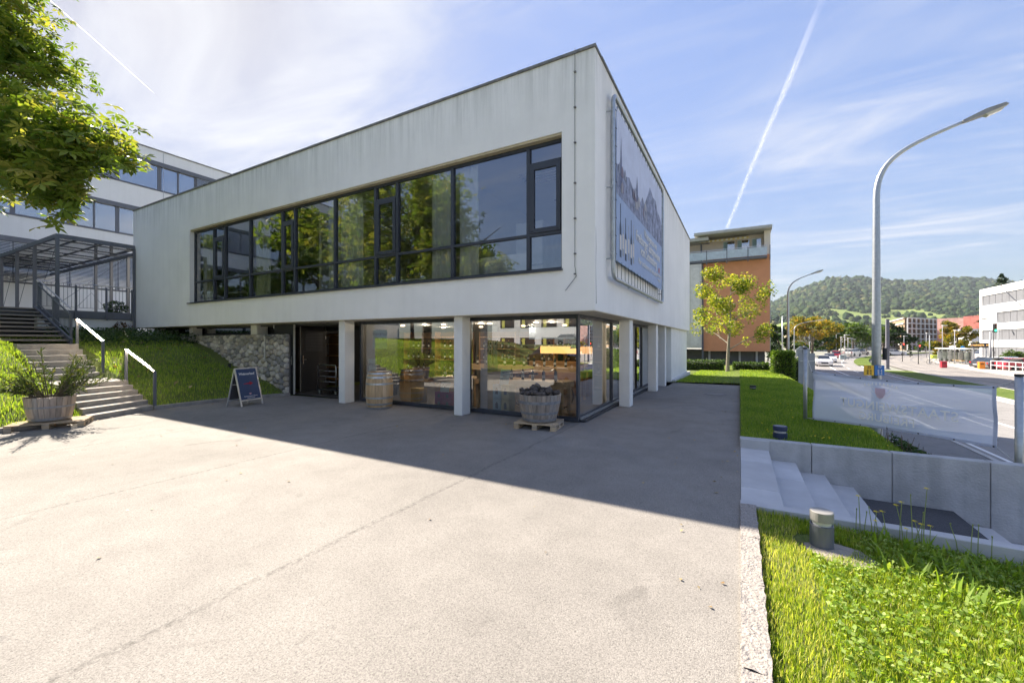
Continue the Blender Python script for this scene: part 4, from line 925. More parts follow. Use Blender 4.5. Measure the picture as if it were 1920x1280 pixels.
bollard('dark blue bollard light behind the end of the retaining wall', (.60, 8.32, .03), .105, .30, m_=M('bollard_navy', (.03, .045, .10), rough=.4))
bollard('tiny dark bollard light on the lawn beside the path', (.40, 16.6, .02), .10, .22, m_=dark_m)
m = MB(); m.prism([(.52, 4.28), (.50, 4.5), (.7, 4.62), (.9, 4.56), (1.0, 4.36), (.86, 4.2), (.66, 4.22)], -.09, -.045); m.build('bollard_footing', M('pale_mortar', (.32, .28, .23), bump=1, bscale=25, var=.3), None, kind='structure')

# ================================================================ mesh banner on two posts
PL, PR = Vector((1.22, 10.7, .05)), Vector((3.35, 8.30, -.95))
for p_, top, lab in ((PL, 1.60, 'silver post holding the left end of the translucent banner'), (PR, 1.28, 'silver post holding the right end of the translucent banner')):
    o = thing('banner_post', lab, 'post', p_); MB().tube([p_ - Vector((0, 0, .2)), (p_.x, p_.y, top)], .036 if p_ == PL else .042, 14).build('tube', galv, o, smooth_=True)
    MB().tube([(p_.x, p_.y, top), (p_.x, p_.y, top + .03)], .040 if p_ == PL else .046, 14).build('cap', dark_m, o)
bn = thing('mesh_banner', 'translucent white banner with mirrored Staatsweingut Freiburg lettering between two posts', 'banner', (2.2, 9.4, .3))
net = bpy.data.materials.new('banner_mesh'); net.use_nodes = True; n = net.node_tree.nodes; l = net.node_tree.links; n.remove(n['Principled BSDF'])
t_ = n.new('ShaderNodeBsdfTransparent'); t_.inputs[0].default_value = (.95, .96, 1, 1); d_ = n.new('ShaderNodeBsdfDiffuse'); d_.inputs[0].default_value = (.76, .83, 1.0, 1); d2 = n.new('ShaderNodeBsdfTranslucent'); d2.inputs[0].default_value = (.76, .83, 1.0, 1)
m1 = n.new('ShaderNodeMixShader'); m1.inputs[0].default_value = .12; l.new(d_.outputs[0], m1.inputs[1]); l.new(d2.outputs[0], m1.inputs[2]); m2 = n.new('ShaderNodeMixShader'); m2.inputs[0].default_value = .90
l.new(t_.outputs[0], m2.inputs[1]); l.new(m1.outputs[0], m2.inputs[2]); l.new(m2.outputs[0], n['Material Output'].inputs[0])
hem_m = M('banner_hem', (.60, .64, .74), rough=.7, transl=.4)
dr = (PR - PL); dr.z = 0; LL = dr.length; dr.normalize(); nb = Vector((dr.y, -dr.x, 0))
if nb.y > 0: nb = -nb
def bpt(t, s):           # t along, s from bottom 0 to top 1
    x = PL + dr * (LL * (.055 + .875 * t)); zt_ = lerp(1.15, 1.12, t) - .05 * sin(pi * t) ; zb_ = lerp(.13, .24, t) + .03 * sin(pi * t)
    w = .045 * sin(3.5 * (t * 1.3 - s) + 1) * (1 - abs(2 * s - 1)) * .8 + .03 * math.exp(-((t * .9 + s - 1.0) / .07) ** 2) * (1 - t) - .02 * math.exp(-((t * .5 + s - .80) / .05) ** 2) * (1 - t)
    v = x + nb * w; v.z = lerp(zb_, zt_, s); return v
V = [bpt(i / 48, j / 16) for j in range(17) for i in range(49)]; F = [(j * 49 + i, j * 49 + i + 1, (j + 1) * 49 + i + 1, (j + 1) * 49 + i) for j in range(16) for i in range(48)]
MB().add(V, F).build('cloth', net, bn, smooth_=True)
hem = MB()
for s0, s1 in ((0, .045), (.955, 1)):
    vs = [bpt(i / 48, s) + nb * .004 for i in range(49) for s in (s0, s1)]; hem.add(vs, [(2 * i, 2 * i + 2, 2 * i + 3, 2 * i + 1) for i in range(48)])
for t0, t1 in ((0, .012), (.985, 1)):
    vs = [bpt(t, j / 16) + nb * .006 for j in range(17) for t in (t0, t1)]; hem.add(vs, [(2 * i, 2 * i + 2, 2 * i + 3, 2 * i + 1) for i in range(16)])
hem.build('hem', hem_m, bn)
for s in (.02, .98):
    for t in (.01, .17, .34, .5, .665, .83, .99):
        c = bpt(t, s) + nb * .009; MB().tube([c, c + nb * .004], .011, 8).build('eyelet', dark_m, bn)
rotb = Matrix((-dr * 1.0, Vector((0, 0, 1)), -nb)).transposed()
if rotb.determinant() < 0: rotb = Matrix((-dr, Vector((0, 0, 1)), nb)).transposed()
pale = M('banner_white_print', (1.0, 1.0, 1.0), rough=.7, var=0)
def ltr(s, t, z, size): 
    c = bpt(t, .5); c = Vector((c.x, c.y, z)) + nb * .012
    # the print is on the street side, so from the plaza it reads mirrored
    return text('lettering', s, size, pale, c, rotb.to_euler(), bn, ext=0.0, bold=.003, spacing=1.08)
L1 = ltr('STAATSWEINGUT', .54, .60, .21); L2 = ltr('FREIBURG', .50, .395, .19)
def bflat(pts, mat, name):
    MB().add([bpt(.47 + a_ / (LL * .875), 0) * 0 + Vector((bpt(.47 + a_ / (LL * .875), .5).x, bpt(.47 + a_ / (LL * .875), .5).y, b_)) + nb * .012 for a_, b_ in pts], [tuple(range(len(pts)))]).build(name, mat, bn)
bflat([(-.085, .93), (.085, .93), (.085, .84), (.05, .77), (0, .745), (-.05, .77), (-.085, .84)], M('shield_pink', (.78, .60, .66), transl=.4), 'crest_shield')
for k in range(9):
    a_ = -.26 + k * .065; h = .96 + .035 * sin(pi * k / 8); bflat([(a_ - .022, h - .01), (a_ + .022, h - .01), (a_, h + .045)], pale, 'crest_leaf')
for k in range(7):
    for sg_ in (-1, 1): a_ = sg_ * (.11 + .02 * (k % 3)); z = .76 + k * .028; bflat([(a_ - .015, z), (a_ + .015, z), (a_ + sg_ * .03, z + .022)], pale, 'crest_leaf')
rope = M('white_rope', (.5, .5, .5))
for a_, b_ in (((PL.x, PL.y, 1.55), bpt(0, .98)), ((PL.x, PL.y, .14), bpt(0, .02)), ((PR.x, PR.y, 1.24), bpt(1, .98)), ((PR.x, PR.y, .06), bpt(1, .02))): MB().tube([a_, b_], .007, 5).build('tie_rope', rope, bn)

# ================================================================ curved street lamps
def street_lamp(label, base, h, reach, az, r=.085, group=None, head=1.0, hdrop=.0):
    """tapering mast that bends over into an arm; az = direction the arm points"""
    o = thing('street_lamp', label, 'street lamp', base, group=group); bx_, by_, bz_ = base; e = Vector((cos(az), sin(az), 0)); b = Vector(base)
    pts = [b, b + Vector((0, 0, h * .32)), b + Vector((0, 0, h * .6)), b + Vector((0, 0, h * .72))]; rs = [r, r * .95, r * .8, r * .72]
    q0, q1, q2, q3 = [b + e * (reach * p) + Vector((0, 0, h * t)) for p, t in ((0, .80), (0, .925), (.30, .955), (1, 1))]; pts = pts[:3] + [b + Vector((0, 0, h * .76))]
    for k in range(0, 15):
        t = k / 14; pts.append(q0 * (1 - t) ** 3 + q1 * 3 * t * (1 - t) ** 2 + q2 * 3 * t * t * (1 - t) + q3 * t ** 3); rs.append(r * lerp(.72, .36, t))
    last = q2; end = q3
    MB().tube(pts, rs, 14).build('mast', galv, o, smooth_=True)
    MB().tube([b, b + Vector((0, 0, .9))], [r * 1.25, r * 1.2], 14).build('mast_foot', galv, o)
    d = (end - last).normalized(); s_ = Vector((-e.y, e.x, 0)); u_ = s_.cross(d).normalized()
    if u_.z < 0: u_ = -u_
    def P(a_, y, z): return end + d * a_ * head + s_ * y * head + u_ * z * head
    vs = [P(-.05, .07, .05), P(-.05, -.07, .05), P(-.05, -.07, -.05), P(-.05, .07, -.05), P(.55, .14, .10), P(.55, -.14, .10), P(.5, -.14, -.06), P(.5, .14, -.06), P(1.02, .11, .06), P(1.02, -.11, .06), P(1.08, -.10, -.03), P(1.08, .10, -.03)]
    MB().add(vs, [(0, 1, 2, 3), (0, 4, 5, 1), (1, 5, 6, 2), (2, 6, 7, 3), (3, 7, 4, 0), (4, 8, 9, 5), (5, 9, 10, 6), (6, 10, 11, 7), (7, 11, 8, 4), (8, 11, 10, 9)]).build('lamp_housing', M('lamp_grey', (.30, .30, .29), rough=.5, var=.2), o, fixn=True)
    vs = [P(.48, .12, -.062), P(.48, -.12, -.062), P(1.0, -.09, -.035), P(1.0, .09, -.035), P(.54, .09, -.14), P(.54, -.09, -.14), P(.9, -.07, -.12), P(.9, .07, -.12)]
    MB().add(vs, [(0, 1, 5, 4), (1, 2, 6, 5), (2, 3, 7, 6), (3, 0, 4, 7), (4, 5, 6, 7)]).build('lamp_glass', M('lamp_glass', (.62, .60, .52), rough=.15, spec=.8), o, fixn=True)
    return o
LB = (3.82, 17.15, -1.45)
lp = street_lamp('tall curved street lamp nearest to the banner with yellow and blue plates', LB, 9.72, 2.0, 0.0, r=.125, head=.85)
for (u0, v0, mc, nm, ch) in ((1629, 694, (.85, .50, .03), 'yellow_plate', '25'), (1649, 694, (.03, .18, .50), 'blue_plate', 'W')):
    c = atd(u0, v0, 12.95); e = Vector((cos(YAW), sin(YAW), 0)); fw = Vector((sin(YAW), -cos(YAW), 0)) 
    MB().bar(c - e * .15, c + e * .15, .02, .31, up=(0, 0, 1)).build(nm, M(nm, mc, rough=.4), lp)
    for z in (.1, -.02, -.1): text('plate_marking', ch if z == .1 else '8 4', .12, white_p if 'blue' in nm else dark_m, c - Vector((-sin(YAW), cos(YAW), 0)) * .016 + Vector((0, 0, z)), (pi / 2, 0, YAW), lp)
c = atd(1659, 664, 13.1); MB().tube([c + Vector((0, 0, -.18)), c + Vector((0, 0, .2))], .06, 10).build('waste_tin', dark_m, lp)
street_lamp('curved street lamp standing beside the tall hedge and orange building', (4.5, 52.5, -1.8), 10.6, 2.0, 0.0, r=.13, head=1.0)
street_lamp('pale curved lamp in front of the yellow street trees', tuple(atd(1489, 690, 72) - Vector((0, 0, .3))), 8.6, 3.6, radians(20), r=.09, group=None)
street_lamp('thin curved lamp before the white office block on the right', tuple(atd(1897, 690, 66)), 7.8, 2.9, radians(195), r=.08)

# ================================================================ vegetation
rng = np.random.default_rng(11)
def blades(name, X, Y, zf, h, w, mat, tints, lean=.5, label=None, **k):
    """tapered grass blades, two quads each bent over"""
    n = len(X); Z = np.array([zf(float(a_), float(b_)) for a_, b_ in zip(X, Y)]) if callable(zf) else zf
    az = rng.uniform(0, 2 * pi, n); ln = rng.uniform(.1, lean, n); H = h * rng.uniform(.5, 1.3, n); Wd_ = w * rng.uniform(.6, 1.3, n)
    sx_, sy_ = np.cos(az + pi / 2) * Wd_ / 2, np.sin(az + pi / 2) * Wd_ / 2; ox, oy = np.cos(az) * ln * H, np.sin(az) * ln * H
    B = np.stack([X, Y, Z], 1)
    def P(dx, dy, dz): return B + np.stack([dx, dy, dz], 1)
    V = np.stack([P(-sx_, -sy_, 0 * H - .01), P(sx_, sy_, 0 * H - .01), P(ox * .35 + sx_ * .8, oy * .35 + sy_ * .8, H * .55), P(ox * .35 - sx_ * .8, oy * .35 - sy_ * .8, H * .55), P(ox, oy, H * .95)], 1).reshape(-1, 3)
    i = np.arange(n) * 5; F = np.concatenate([np.stack([i, i + 1, i + 2], 1), np.stack([i, i + 2, i + 3], 1), np.stack([i + 3, i + 2, i + 4], 1)])
    return np_mesh(name, V, F, mat, attr=np.repeat(tints, 5), **k)
grass_sun = leaf_mat('grass_blades', [(.11, .19, .02), (.23, .33, .03), (.38, .44, .08), (.58, .54, .27)], transl=.52)
grass_shade = leaf_mat('lawn_blades', [(.11, .20, .025), (.21, .33, .045), (.34, .43, .08), (.50, .48, .22)], transl=.45)
def scatter(n, x0, x1, y0, y1): return rng.uniform(x0, x1, n), rng.uniform(y0, y1, n)
# front lawn
X, Y = scatter(90000, .15, 2.6, 1.6, 5.07); keep = ((X - .635) ** 2 + (Y - 4.52) ** 2 > .22 ** 2) & (X < .3 + .62 * Y)
X, Y = X[keep], Y[keep]; nz = np.sin(X * 3.1 + 1) * np.cos(Y * 2.3) * .2 + np.sin(X * 9 + Y * 7) * .12
dens = rng.uniform(0, 1, len(X)) < (.62 + nz + .25 * (X > .5)); X, Y, nz = X[dens], Y[dens], nz[dens]
t = np.clip(rng.beta(2, 3, len(X)) - nz * .5 + .35 * (X < .5) * rng.uniform(0, 1, len(X)) + (rng.uniform(0, 1, len(X)) < .07) * .6, 0, 1)
blades('front_lawn_grass', X, Y, front_z, .055, .0055, grass_sun, t, kind='stuff')
# clover and dandelion leaves
Xc, Yc = scatter(7500, .5, 2.6, 1.6, 5.0); k_ = (np.sin(Xc * 2.2 + .6) * np.cos(Yc * 1.7 + .3) + rng.normal(0, .8, len(Xc)) + (Xc - 1.1) * .5 > .1) & (Xc < .3 + .62 * Yc) & ((Xc - .70) ** 2 + (Yc - 4.42) ** 2 > .25 ** 2)
Xc, Yc = Xc[k_], Yc[k_]; base = np.stack([Xc, Yc, -.035 - .06 * np.maximum(0, Xc - .2) + rng.uniform(.025, .085, len(Xc))], 1)
tri = []; 
for j in range(3):
    a_ = rng.uniform(0, 2 * pi, len(Xc)) * 0 + 2 * pi * j / 3 + Xc * 40; tri.append(base + np.stack([np.cos(a_) * .014, np.sin(a_) * .014, rng.uniform(-.004, .004, len(Xc))], 1))
C = np.concatenate(tri); clover = leaf_mat('clover_leaf', [(.12, .22, .02), (.24, .36, .04), (.46, .54, .18)], transl=.48)
V, F, tt = leaves(rng, C, .023, up=.7, aspect=.95, jit=.5); np_mesh('clover_patch', V, F, clover, attr=tt, kind='stuff')
Xd, Yd = scatter(900, .8, 2.5, 3.0, 5.0); k_ = (Xd > 1.0) & (Yd > 3.9 + .3 * (Xd < 1.2)); Xd, Yd = Xd[k_], Yd[k_]
blades('broad_leaves', Xd, Yd, front_z, .14, .026, clover, rng.uniform(.1, .8, len(Xd)), lean=1.1, kind='stuff')
# tall hawkbit stems with yellow heads
stem_m = M('flower_stem', (.30, .36, .13), transl=.2); yel = M('yellow_petals', (.88, .68, .02), rough=.6, transl=.3)
def flower(x, y, z0, h, lean_, label, head=True):
    o = thing('yellow_flower', label, 'flower', (x, y, z0), group='yellow flowers in the front lawn'); a_ = rnd.uniform(0, 2 * pi)
    tip = Vector((x + cos(a_) * lean_, y + sin(a_) * lean_, z0 + h)); midp = Vector((x + cos(a_) * lean_ * .3, y + sin(a_) * lean_ * .3, z0 + h * .5))
    MB().tube([(x, y, z0), midp, tip], [.0042, .0036, .003], 5).build('stem', stem_m, o)
    if head:
        mm = MB()
        for k in range(10):
            b = 2 * pi * k / 10; mm.add([tip, tip + Vector((cos(b - .2) * .016, sin(b - .2) * .020, .009)), tip + Vector((cos(b) * .026, sin(b) * .026, .004)), tip + Vector((cos(b + .2) * .016, sin(b + .2) * .016, .007))], [(0, 1, 2, 3)])
        mm.build('flower_head', yel, o)
    else: MB().tube([tip, tip + Vector((0, 0, .018))], [.004, .006], 6).build('bud', stem_m, o)
ORD = ['leftmost', 'second', 'third', 'fourth', 'fifth', 'sixth', 'seventh', 'eighth', 'ninth', 'tenth', 'rightmost']
def FL(u, hd):
    hs = [1611, 1639, 1647, 1659, 1671, 1677, 1699, 1714, 1726, 1731, 1741]; bs = [1604, 1620, 1636, 1702, 1711, 1793, 1810, 1820, 1850]
    if hd: return 'tallest yellow flower in the front lawn by the low wall' if u == 1731 else '%s yellow flower head from the left along the low wall' % ORD[hs.index(u)]
    return 'green bud on a bare stem, %s of the lawn buds from the left' % (ORD[bs.index(u)] if u < 1850 else 'last')
for (u, v, vb, hd) in ((1611, 930, 1000, 1), (1636, 955, 1010, 0), (1671, 938, 1000, 1), (1677, 946, 1000, 1), (1639, 960, 1010, 1), (1659, 962, 1010, 1), (1731, 916, 1030, 1), (1711, 930, 1030, 0), (1702, 958, 1000, 0), (1714, 981, 1030, 1), (1726, 978, 1030, 1), (1741, 988, 1030, 1), (1793, 986, 1040, 0), (1810, 986, 1040, 0), (1820, 984, 1040, 0), (1604, 955, 1000, 0), (1647, 976, 1015, 1), (1699, 992, 1030, 1), (1620, 960, 1010, 0), (1850, 1006, 1050, 0)):
    r_ = ray(u, vb); x, y = 0, 0
    for it in range(3):
        z = front_z(x, y); q = atz(u, vb, z - .0); x, y = q.x, min(q.y, 5.02)
    d = sqrt(x * x + y * y) / sqrt(ray(u, vb).x ** 2 + ray(u, vb).y ** 2); top = EYE + d * (641 - v) / FPX
    flower(x, y, front_z(x, y), max(.06, top - front_z(x, y)), rnd.uniform(.0, .05), FL(u, hd), bool(hd))
# lawn behind the retaining wall and between path and street
X, Y = scatter(120000, .02, 4.2, 8.06, 21); p_ = rng.uniform(0, 1, len(X)) < np.clip(1.25 - (Y - 8) * .07, .3, 1); X, Y = X[p_], Y[p_]; t = np.clip(rng.beta(2, 4, len(X)) + .1 * np.sin(X * 4) * np.cos(Y * 3), 0, 1)
blades('lawn_grass', X, Y, lawn_z, .062, .009, grass_shade, t, kind='stuff')
X, Y = scatter(60000, -2.4, 4.2, 19.0, 44); p_ = rng.uniform(0, 1, len(X)) < np.clip(1.1 - (Y - 19) * .035, .25, 1); X, Y = X[p_], Y[p_]
blades('lawn_grass', X, Y, lawn_z, .075, .022, grass_shade, rng.beta(2, 3, len(X)), kind='stuff')
Xf, Yf_ = scatter(150, .3, 3.2, 8.4, 15); V, F, tt = leaves(rng, np.stack([Xf, Yf_, np.array([lawn_z(float(a_), float(b_)) for a_, b_ in zip(Xf, Yf_)]) + .06], 1), .03, up=2, aspect=1); np_mesh('lawn_flowers', V, F, yel, kind='stuff')
# grass bank on the left
bx_, by_ = [], []
tt_ = rng.uniform(.12, 9, 110000); yy = rng.uniform(-7, 8.1, 110000); kk = np.interp(yy, [p[1] for p in KERB], [p[0] for p in KERB]); X = kk - tt_; Y = yy
k_ = ~((Y > 3.38) & (Y < 4.9) & (tt_ < 7)) & (rng.uniform(0, 1, len(X)) < np.clip(1.1 - tt_ * .08, .2, 1)) & (Y < 8.2 - .3 * (X < -14)); X, Y, tt_ = X[k_], Y[k_], tt_[k_]
Z = np.interp(tt_, [p[0] for p in PROF], [p[1] for p in PROF]) + .0
blades('bank_grass', X, Y, bank_z, .075, .013, grass_shade, np.clip(rng.beta(2, 3, len(X)), 0, 1), kind='stuff')
dry = leaf_mat('dry_leaf', [(.20, .12, .05), (.32, .22, .09), (.42, .33, .16)], transl=.2)
Xl, Yl = scatter(60, -20, -13.6, 5.0, 8); C = np.stack([Xl, Yl, np.array([bank_z(float(a_), float(b_)) for a_, b_ in zip(Xl, Yl)]) + .07], 1); V, F, q = leaves(rng, C, .11, up=1.2, aspect=.7); np_mesh('fallen_leaves', V, F, dry, attr=q, kind='stuff')
# ground cover in the planting strip below the pergola, against the retaining wall and by the street
gc = leaf_mat('ground_cover_leaf', [(.02, .05, .015), (.04, .085, .02), (.08, .13, .03)], transl=.3)
def shrub_stuff(name, n, fn, size, mat, **k):
    C = np.array([fn() for _ in range(n)]); V, F, q = leaves(rng, C, size, up=.6); return np_mesh(name, V, F, mat, attr=q, **k)
shrub_stuff('ground_cover', 5000, lambda: (lambda x, y: (x, y, bank_z(x, y) + rnd.random() ** 1.5 * .38))(rnd.uniform(-22.8, -18.6), rnd.uniform(4.95, 8.3)), .09, gc, kind='stuff')
shrub_stuff('ground_cover', 5000, lambda: (lambda x, y: (x, y, lawn_z(x, y) + rnd.random() * .2 + .03))(rnd.uniform(2.3, 4.6), rnd.uniform(8.1, 9.6)), .06, gc, kind='stuff')
m = MB(); 
for k in range(220):
    x, y = rnd.uniform(2.2, 4.3), rnd.uniform(8.1, 9.8); z = lawn_z(x, y); m.tube([(x, y, z), (x + rnd.uniform(-.1, .1), y + rnd.uniform(-.1, .1), z + rnd.uniform(.12, .32) * (1 + .4 * (x > 3)))], [.006, .003], 4)
m.build('bed_twigs', M('twig', (.12, .09, .06)), kind='stuff')

def limb_tree(o, base, h, trunk_r, spread, n1=7, n2=4, mat=None, start=.35, seed=1, rise=.9):
    """trunk and branches as one tapered mesh; returns twig ends"""
    r = random.Random(seed); m = MB(); b = Vector(base); top = b + Vector((r.uniform(-.3, .3) * trunk_r * 4, r.uniform(-.3, .3) * trunk_r * 4, h * .82))
    pts = [b + (top - b) * t + Vector((sin(t * 5 + seed) * trunk_r * .5, cos(t * 4 + seed) * trunk_r * .5, 0)) for t in (0, .12, .3, .5, .7, .85, 1)]
    m.tube(pts, [trunk_r * 1.25, trunk_r, trunk_r * .85, trunk_r * .65, trunk_r * .42, trunk_r * .25, trunk_r * .1], 10)
    ends = [top]
    for i in range(n1):
        t = start + (1 - start) * (i + .5) / n1; p = b.lerp(top, t); a_ = i * 2.4 + r.uniform(-.4, .4); L_ = spread * (1 - .55 * (t - start) / (1 - start)) * r.uniform(.75, 1.1)
        q = p + Vector((cos(a_) * L_, sin(a_) * L_, L_ * rise * r.uniform(.4, .9))); mid = p.lerp(q, .5) + Vector((0, 0, L_ * .06)); rr = trunk_r * .45 * (1 - t * .5)
        m.tube([p, mid, q], [rr, rr * .6, rr * .15], 6); ends.append(q)
        for j in range(n2):
            s = r.uniform(.3, .95); p2 = p.lerp(q, s); a2 = a_ + r.uniform(-1.2, 1.2); L2 = L_ * r.uniform(.3, .55); q2 = p2 + Vector((cos(a2) * L2, sin(a2) * L2, L2 * rise * r.uniform(.1, 1)))
            m.tube([p2, q2], [rr * .4, rr * .1], 5); ends.append(q2); ends.append(p2.lerp(q2, .5))
    m.build('trunk', mat, o); return ends
def palm_leaves(C, size, tint_base=None, nl=6):
    """palmate leaves: nl pointed leaflets round each centre, drooping"""
    n = len(C); nrm = rng.normal(size=(n, 3)) * .5; nrm[:, 2] = np.abs(nrm[:, 2]) + .55; nrm /= np.linalg.norm(nrm, axis=1)[:, None]
    t_ = rng.normal(size=(n, 3)); a_ = np.cross(nrm, t_); a_ /= np.linalg.norm(a_, axis=1)[:, None]; b = np.cross(nrm, a_); Vs, Fs, Ts = [], [], []
    sz = size * rng.uniform(.7, 1.25, n)[:, None]; tt = rng.uniform(0, 1, n) if tint_base is None else np.clip(tint_base + rng.normal(0, .15, n), 0, 1)
    for j in range(nl):
        an = 2 * pi * (j + .5) / (nl + .8) - pi * .9; dr_ = a_ * np.cos(an) + b * np.sin(an); sd = -a_ * np.sin(an) + b * np.cos(an); ln = sz * (.62 if j in (0, nl - 1) else .95)
        Vs.append(np.stack([C, C + dr_ * ln * .6 + sd * ln * .19 - nrm * ln * .05, C + dr_ * ln - nrm * ln * .25, C + dr_ * ln * .6 - sd * ln * .19 - nrm * ln * .05], 1)); Ts.append(np.repeat(tt, 4))
    V = np.concatenate([v.reshape(-1, 3) for v in Vs]); F = np.arange(len(V)).reshape(-1, 4); return V, F, np.concatenate(Ts)
bark = M('grey_bark', (.13, .11, .09), rough=.95, var=.3, scale=8, bump=1, bscale=18); bark_pale = M('pale_bark', (.24, .21, .17), rough=.9, var=.25, scale=8, bump=.6)
chest = leaf_mat('chestnut_leaf', [(.07, .13, .02), (.13, .20, .03), (.20, .26, .05), (.30, .28, .08)], transl=.5)
# chestnut over the plaza, its boughs reach into the picture
ch = thing('chestnut_tree', 'big chestnut with hanging boughs of palmate leaves in the upper left corner', 'tree', (-15.6, -1.3, .5))
ends = limb_tree(ch, (-15.6, -1.3, .2), 11.0, .30, 4.3, 11, 6, bark, start=.28, seed=5)
BOUGH = [(20, 20, 7.6), (40, 70, 7.6), (20, 130, 7.5), (85, 115, 7.8), (70, 160, 7.5), (112, 140, 8.0), (30, 200, 7.5), (60, 235, 7.6), (10, 245, 7.3), (95, 240, 7.8), (120, 262, 7.9), (160, 238, 8.0), (150, 290, 8.0), (190, 285, 8.1), (222, 315, 8.2), (215, 335, 8.1), (185, 325, 7.9), (120, 320, 7.7), (80, 300, 7.5), (40, 275, 7.4), (8, 290, 7.3), (75, 345, 7.8), (110, 360, 7.9), (140, 385, 8.0), (168, 392, 8.1), (185, 380, 8.2), (5, 320, 7.2), (20, 60, 7.9), (-30, 80, 7.4), (-50, 180, 7.2), (-40, 260, 7.2), (-70, 20, 7.6), (60, -10, 8.0), (20, -60, 7.8), (-60, -80, 7.6)]
mb = MB(); src = [e_ for e_ in ends]; root = Vector((-14.6, -.4, 6.0)); cl_pts = []
nodes = {}
mains = [(Vector((-13.2, 1.0, 7.4)), [(20, 20), (40, 70), (20, 130), (85, 115), (70, 160), (112, 140), (20, 60), (-30, 80), (-70, 20), (60, -10), (20, -60), (-60, -80)]), (Vector((-12.6, 1.6, 5.9)), [(30, 200), (60, 235), (10, 245), (95, 240), (120, 262), (160, 238), (150, 290), (190, 285), (222, 315), (215, 335), (185, 325), (-50, 180), (-40, 260)]), (Vector((-12.7, 1.4, 5.2)), [(120, 320), (80, 300), (40, 275), (8, 290), (75, 345), (110, 360), (140, 385), (168, 392), (185, 380), (5, 320)])]
for mp_, lst in mains:
    mb.tube([root, root.lerp(mp_, .5) + Vector((0, 0, .3)), mp_], [.10, .07, .045], 7)
    for (u, v, d) in BOUGH:
        if (u, v) in lst:
            if u > 90 and v > 200: d *= .745
            q = atd(u, v, d); md = mp_.lerp(q, .55) + Vector((0, 0, .18)); mb.tube([mp_, md, q], [.028, .015, .005], 5); cl_pts.append((q, .42)); cl_pts.append((md.lerp(q, .4), .34))
mb.build('bough', bark, ch)
CC = [np.array(q) + rng.normal(size=(62, 3)) * np.array([s, s, s * .72]) * .62 for q, s in cl_pts]

def sunny(C):     # twigs that would throw their shade on the open plaza were pruned back
    sx_ = C[:, 0] + 1.187 * C[:, 2]; sy_ = C[:, 1] - .4467 * C[:, 2]; dd = -sin(YAW) * sx_ + cos(YAW) * sy_; rr = cos(YAW) * sx_ + sin(YAW) * sy_; return ~((dd > 1.9) & (rr > -1.36 * dd) & (sx_ > -9.3))
Cn = np.concatenate(CC); Cn = Cn[sunny(Cn)]; V, F, q = palm_leaves(Cn, .155, nl=6); np_mesh('leaves', V, F, chest, ch, attr=q, kind='stuff')
CC = [np.array(e_) + rng.normal(size=(48, 3)) * .6 for e_ in ends]; Cn = np.concatenate(CC); 
dv = -sin(YAW) * Cn[:, 0] + cos(YAW) * Cn[:, 1]; rv = cos(YAW) * Cn[:, 0] + sin(YAW) * Cn[:, 1]
Cn = Cn[(Cn[:, 0] < -12.2) & sunny(Cn) & ~((dv > 0) & (rv > -1.2 * dv))]; V, F, q = palm_leaves(Cn, .24, nl=5); np_mesh('leaves', V, F, chest, ch, attr=q, kind='stuff')
# oleander
ol = thing('oleander', 'dark oleander bush with narrow leaves in the half barrel planter', 'shrub', (-12.52, 2.85, .6))
olm = leaf_mat('oleander_leaf', [(.035, .06, .02), (.06, .09, .03), (.10, .13, .05), (.25, .22, .05)], transl=.3, rough=.6, spec=.15); mb = MB(); Ls = []
for k in range(46):
    a_ = rnd.uniform(0, 2 * pi); L_ = rnd.uniform(.5, 1.1); tl_ = rnd.uniform(.25, 1.15); d = Vector((cos(a_) * sin(tl_), sin(a_) * sin(tl_), cos(tl_))); p0 = Vector((-12.52 + cos(a_) * .12, 2.85 + sin(a_) * .12, .58)); p1 = p0 + d * L_ * .5; p2 = p0 + d * L_ + Vector((0, 0, .05 - .12 * tl_))
    mb.tube([p0, p1, p2], [.012, .008, .004], 5)
    for t in np.linspace(.3, 1.0, 15):
        q = p0.lerp(p1, t * 2) if t < .5 else p1.lerp(p2, t * 2 - 1)
        for j in range(3): Ls.append((q, d))
mb.build('stem', M('oleander_stem', (.14, .12, .08)), ol)
n = len(Ls); B = np.array([l_[0] for l_ in Ls]); D_ = np.array([l_[1] for l_ in Ls]) * .8 + rng.normal(size=(n, 3)) * .75; D_ /= np.linalg.norm(D_, axis=1)[:, None]; S_ = np.cross(D_, rng.normal(size=(n, 3))); S_ /= np.linalg.norm(S_, axis=1)[:, None]; ln = rng.uniform(.09, .15, n)[:, None]
V = np.stack([B, B + D_ * ln * .5 + S_ * .010, B + D_ * ln, B + D_ * ln * .5 - S_ * .010], 1).reshape(-1, 3); np_mesh('leaves', V, np.arange(4 * n).reshape(n, 4), olm, ol, attr=np.repeat(np.clip(rng.beta(2, 3, n), 0, 1), 4), kind='stuff')
def small_bush(name, label, c, r, n, size, mat, cat='shrub', flat=.7, group=None, parent=None):
    o = thing(name, label, cat, c, group=group); C = rng.normal(size=(n, 3)); C /= np.linalg.norm(C, axis=1)[:, None]; C *= rng.uniform(.45, 1, n)[:, None] ** .6; C = C * np.array([r, r, r * flat]) + np.array([c[0], c[1], c[2] + r * flat * .8])
    V, F, q = leaves(rng, C, size, up=.3); np_mesh('leaves', V, F, mat, o, attr=q, kind='stuff'); m = MB()
    for k in range(5): m.tube([(c[0], c[1], c[2] - .05), (c[0] + rnd.uniform(-.5, .5) * r, c[1] + rnd.uniform(-.5, .5) * r, c[2] + r * flat)], [.02, .006], 5)
    m.build('stem', bark, o); return o
small_bush('potted_plant', 'dark leafy plant on the deck behind the railing', (-23.6, 7.3, 3.0), .42, 500, .10, gc, 'plant')
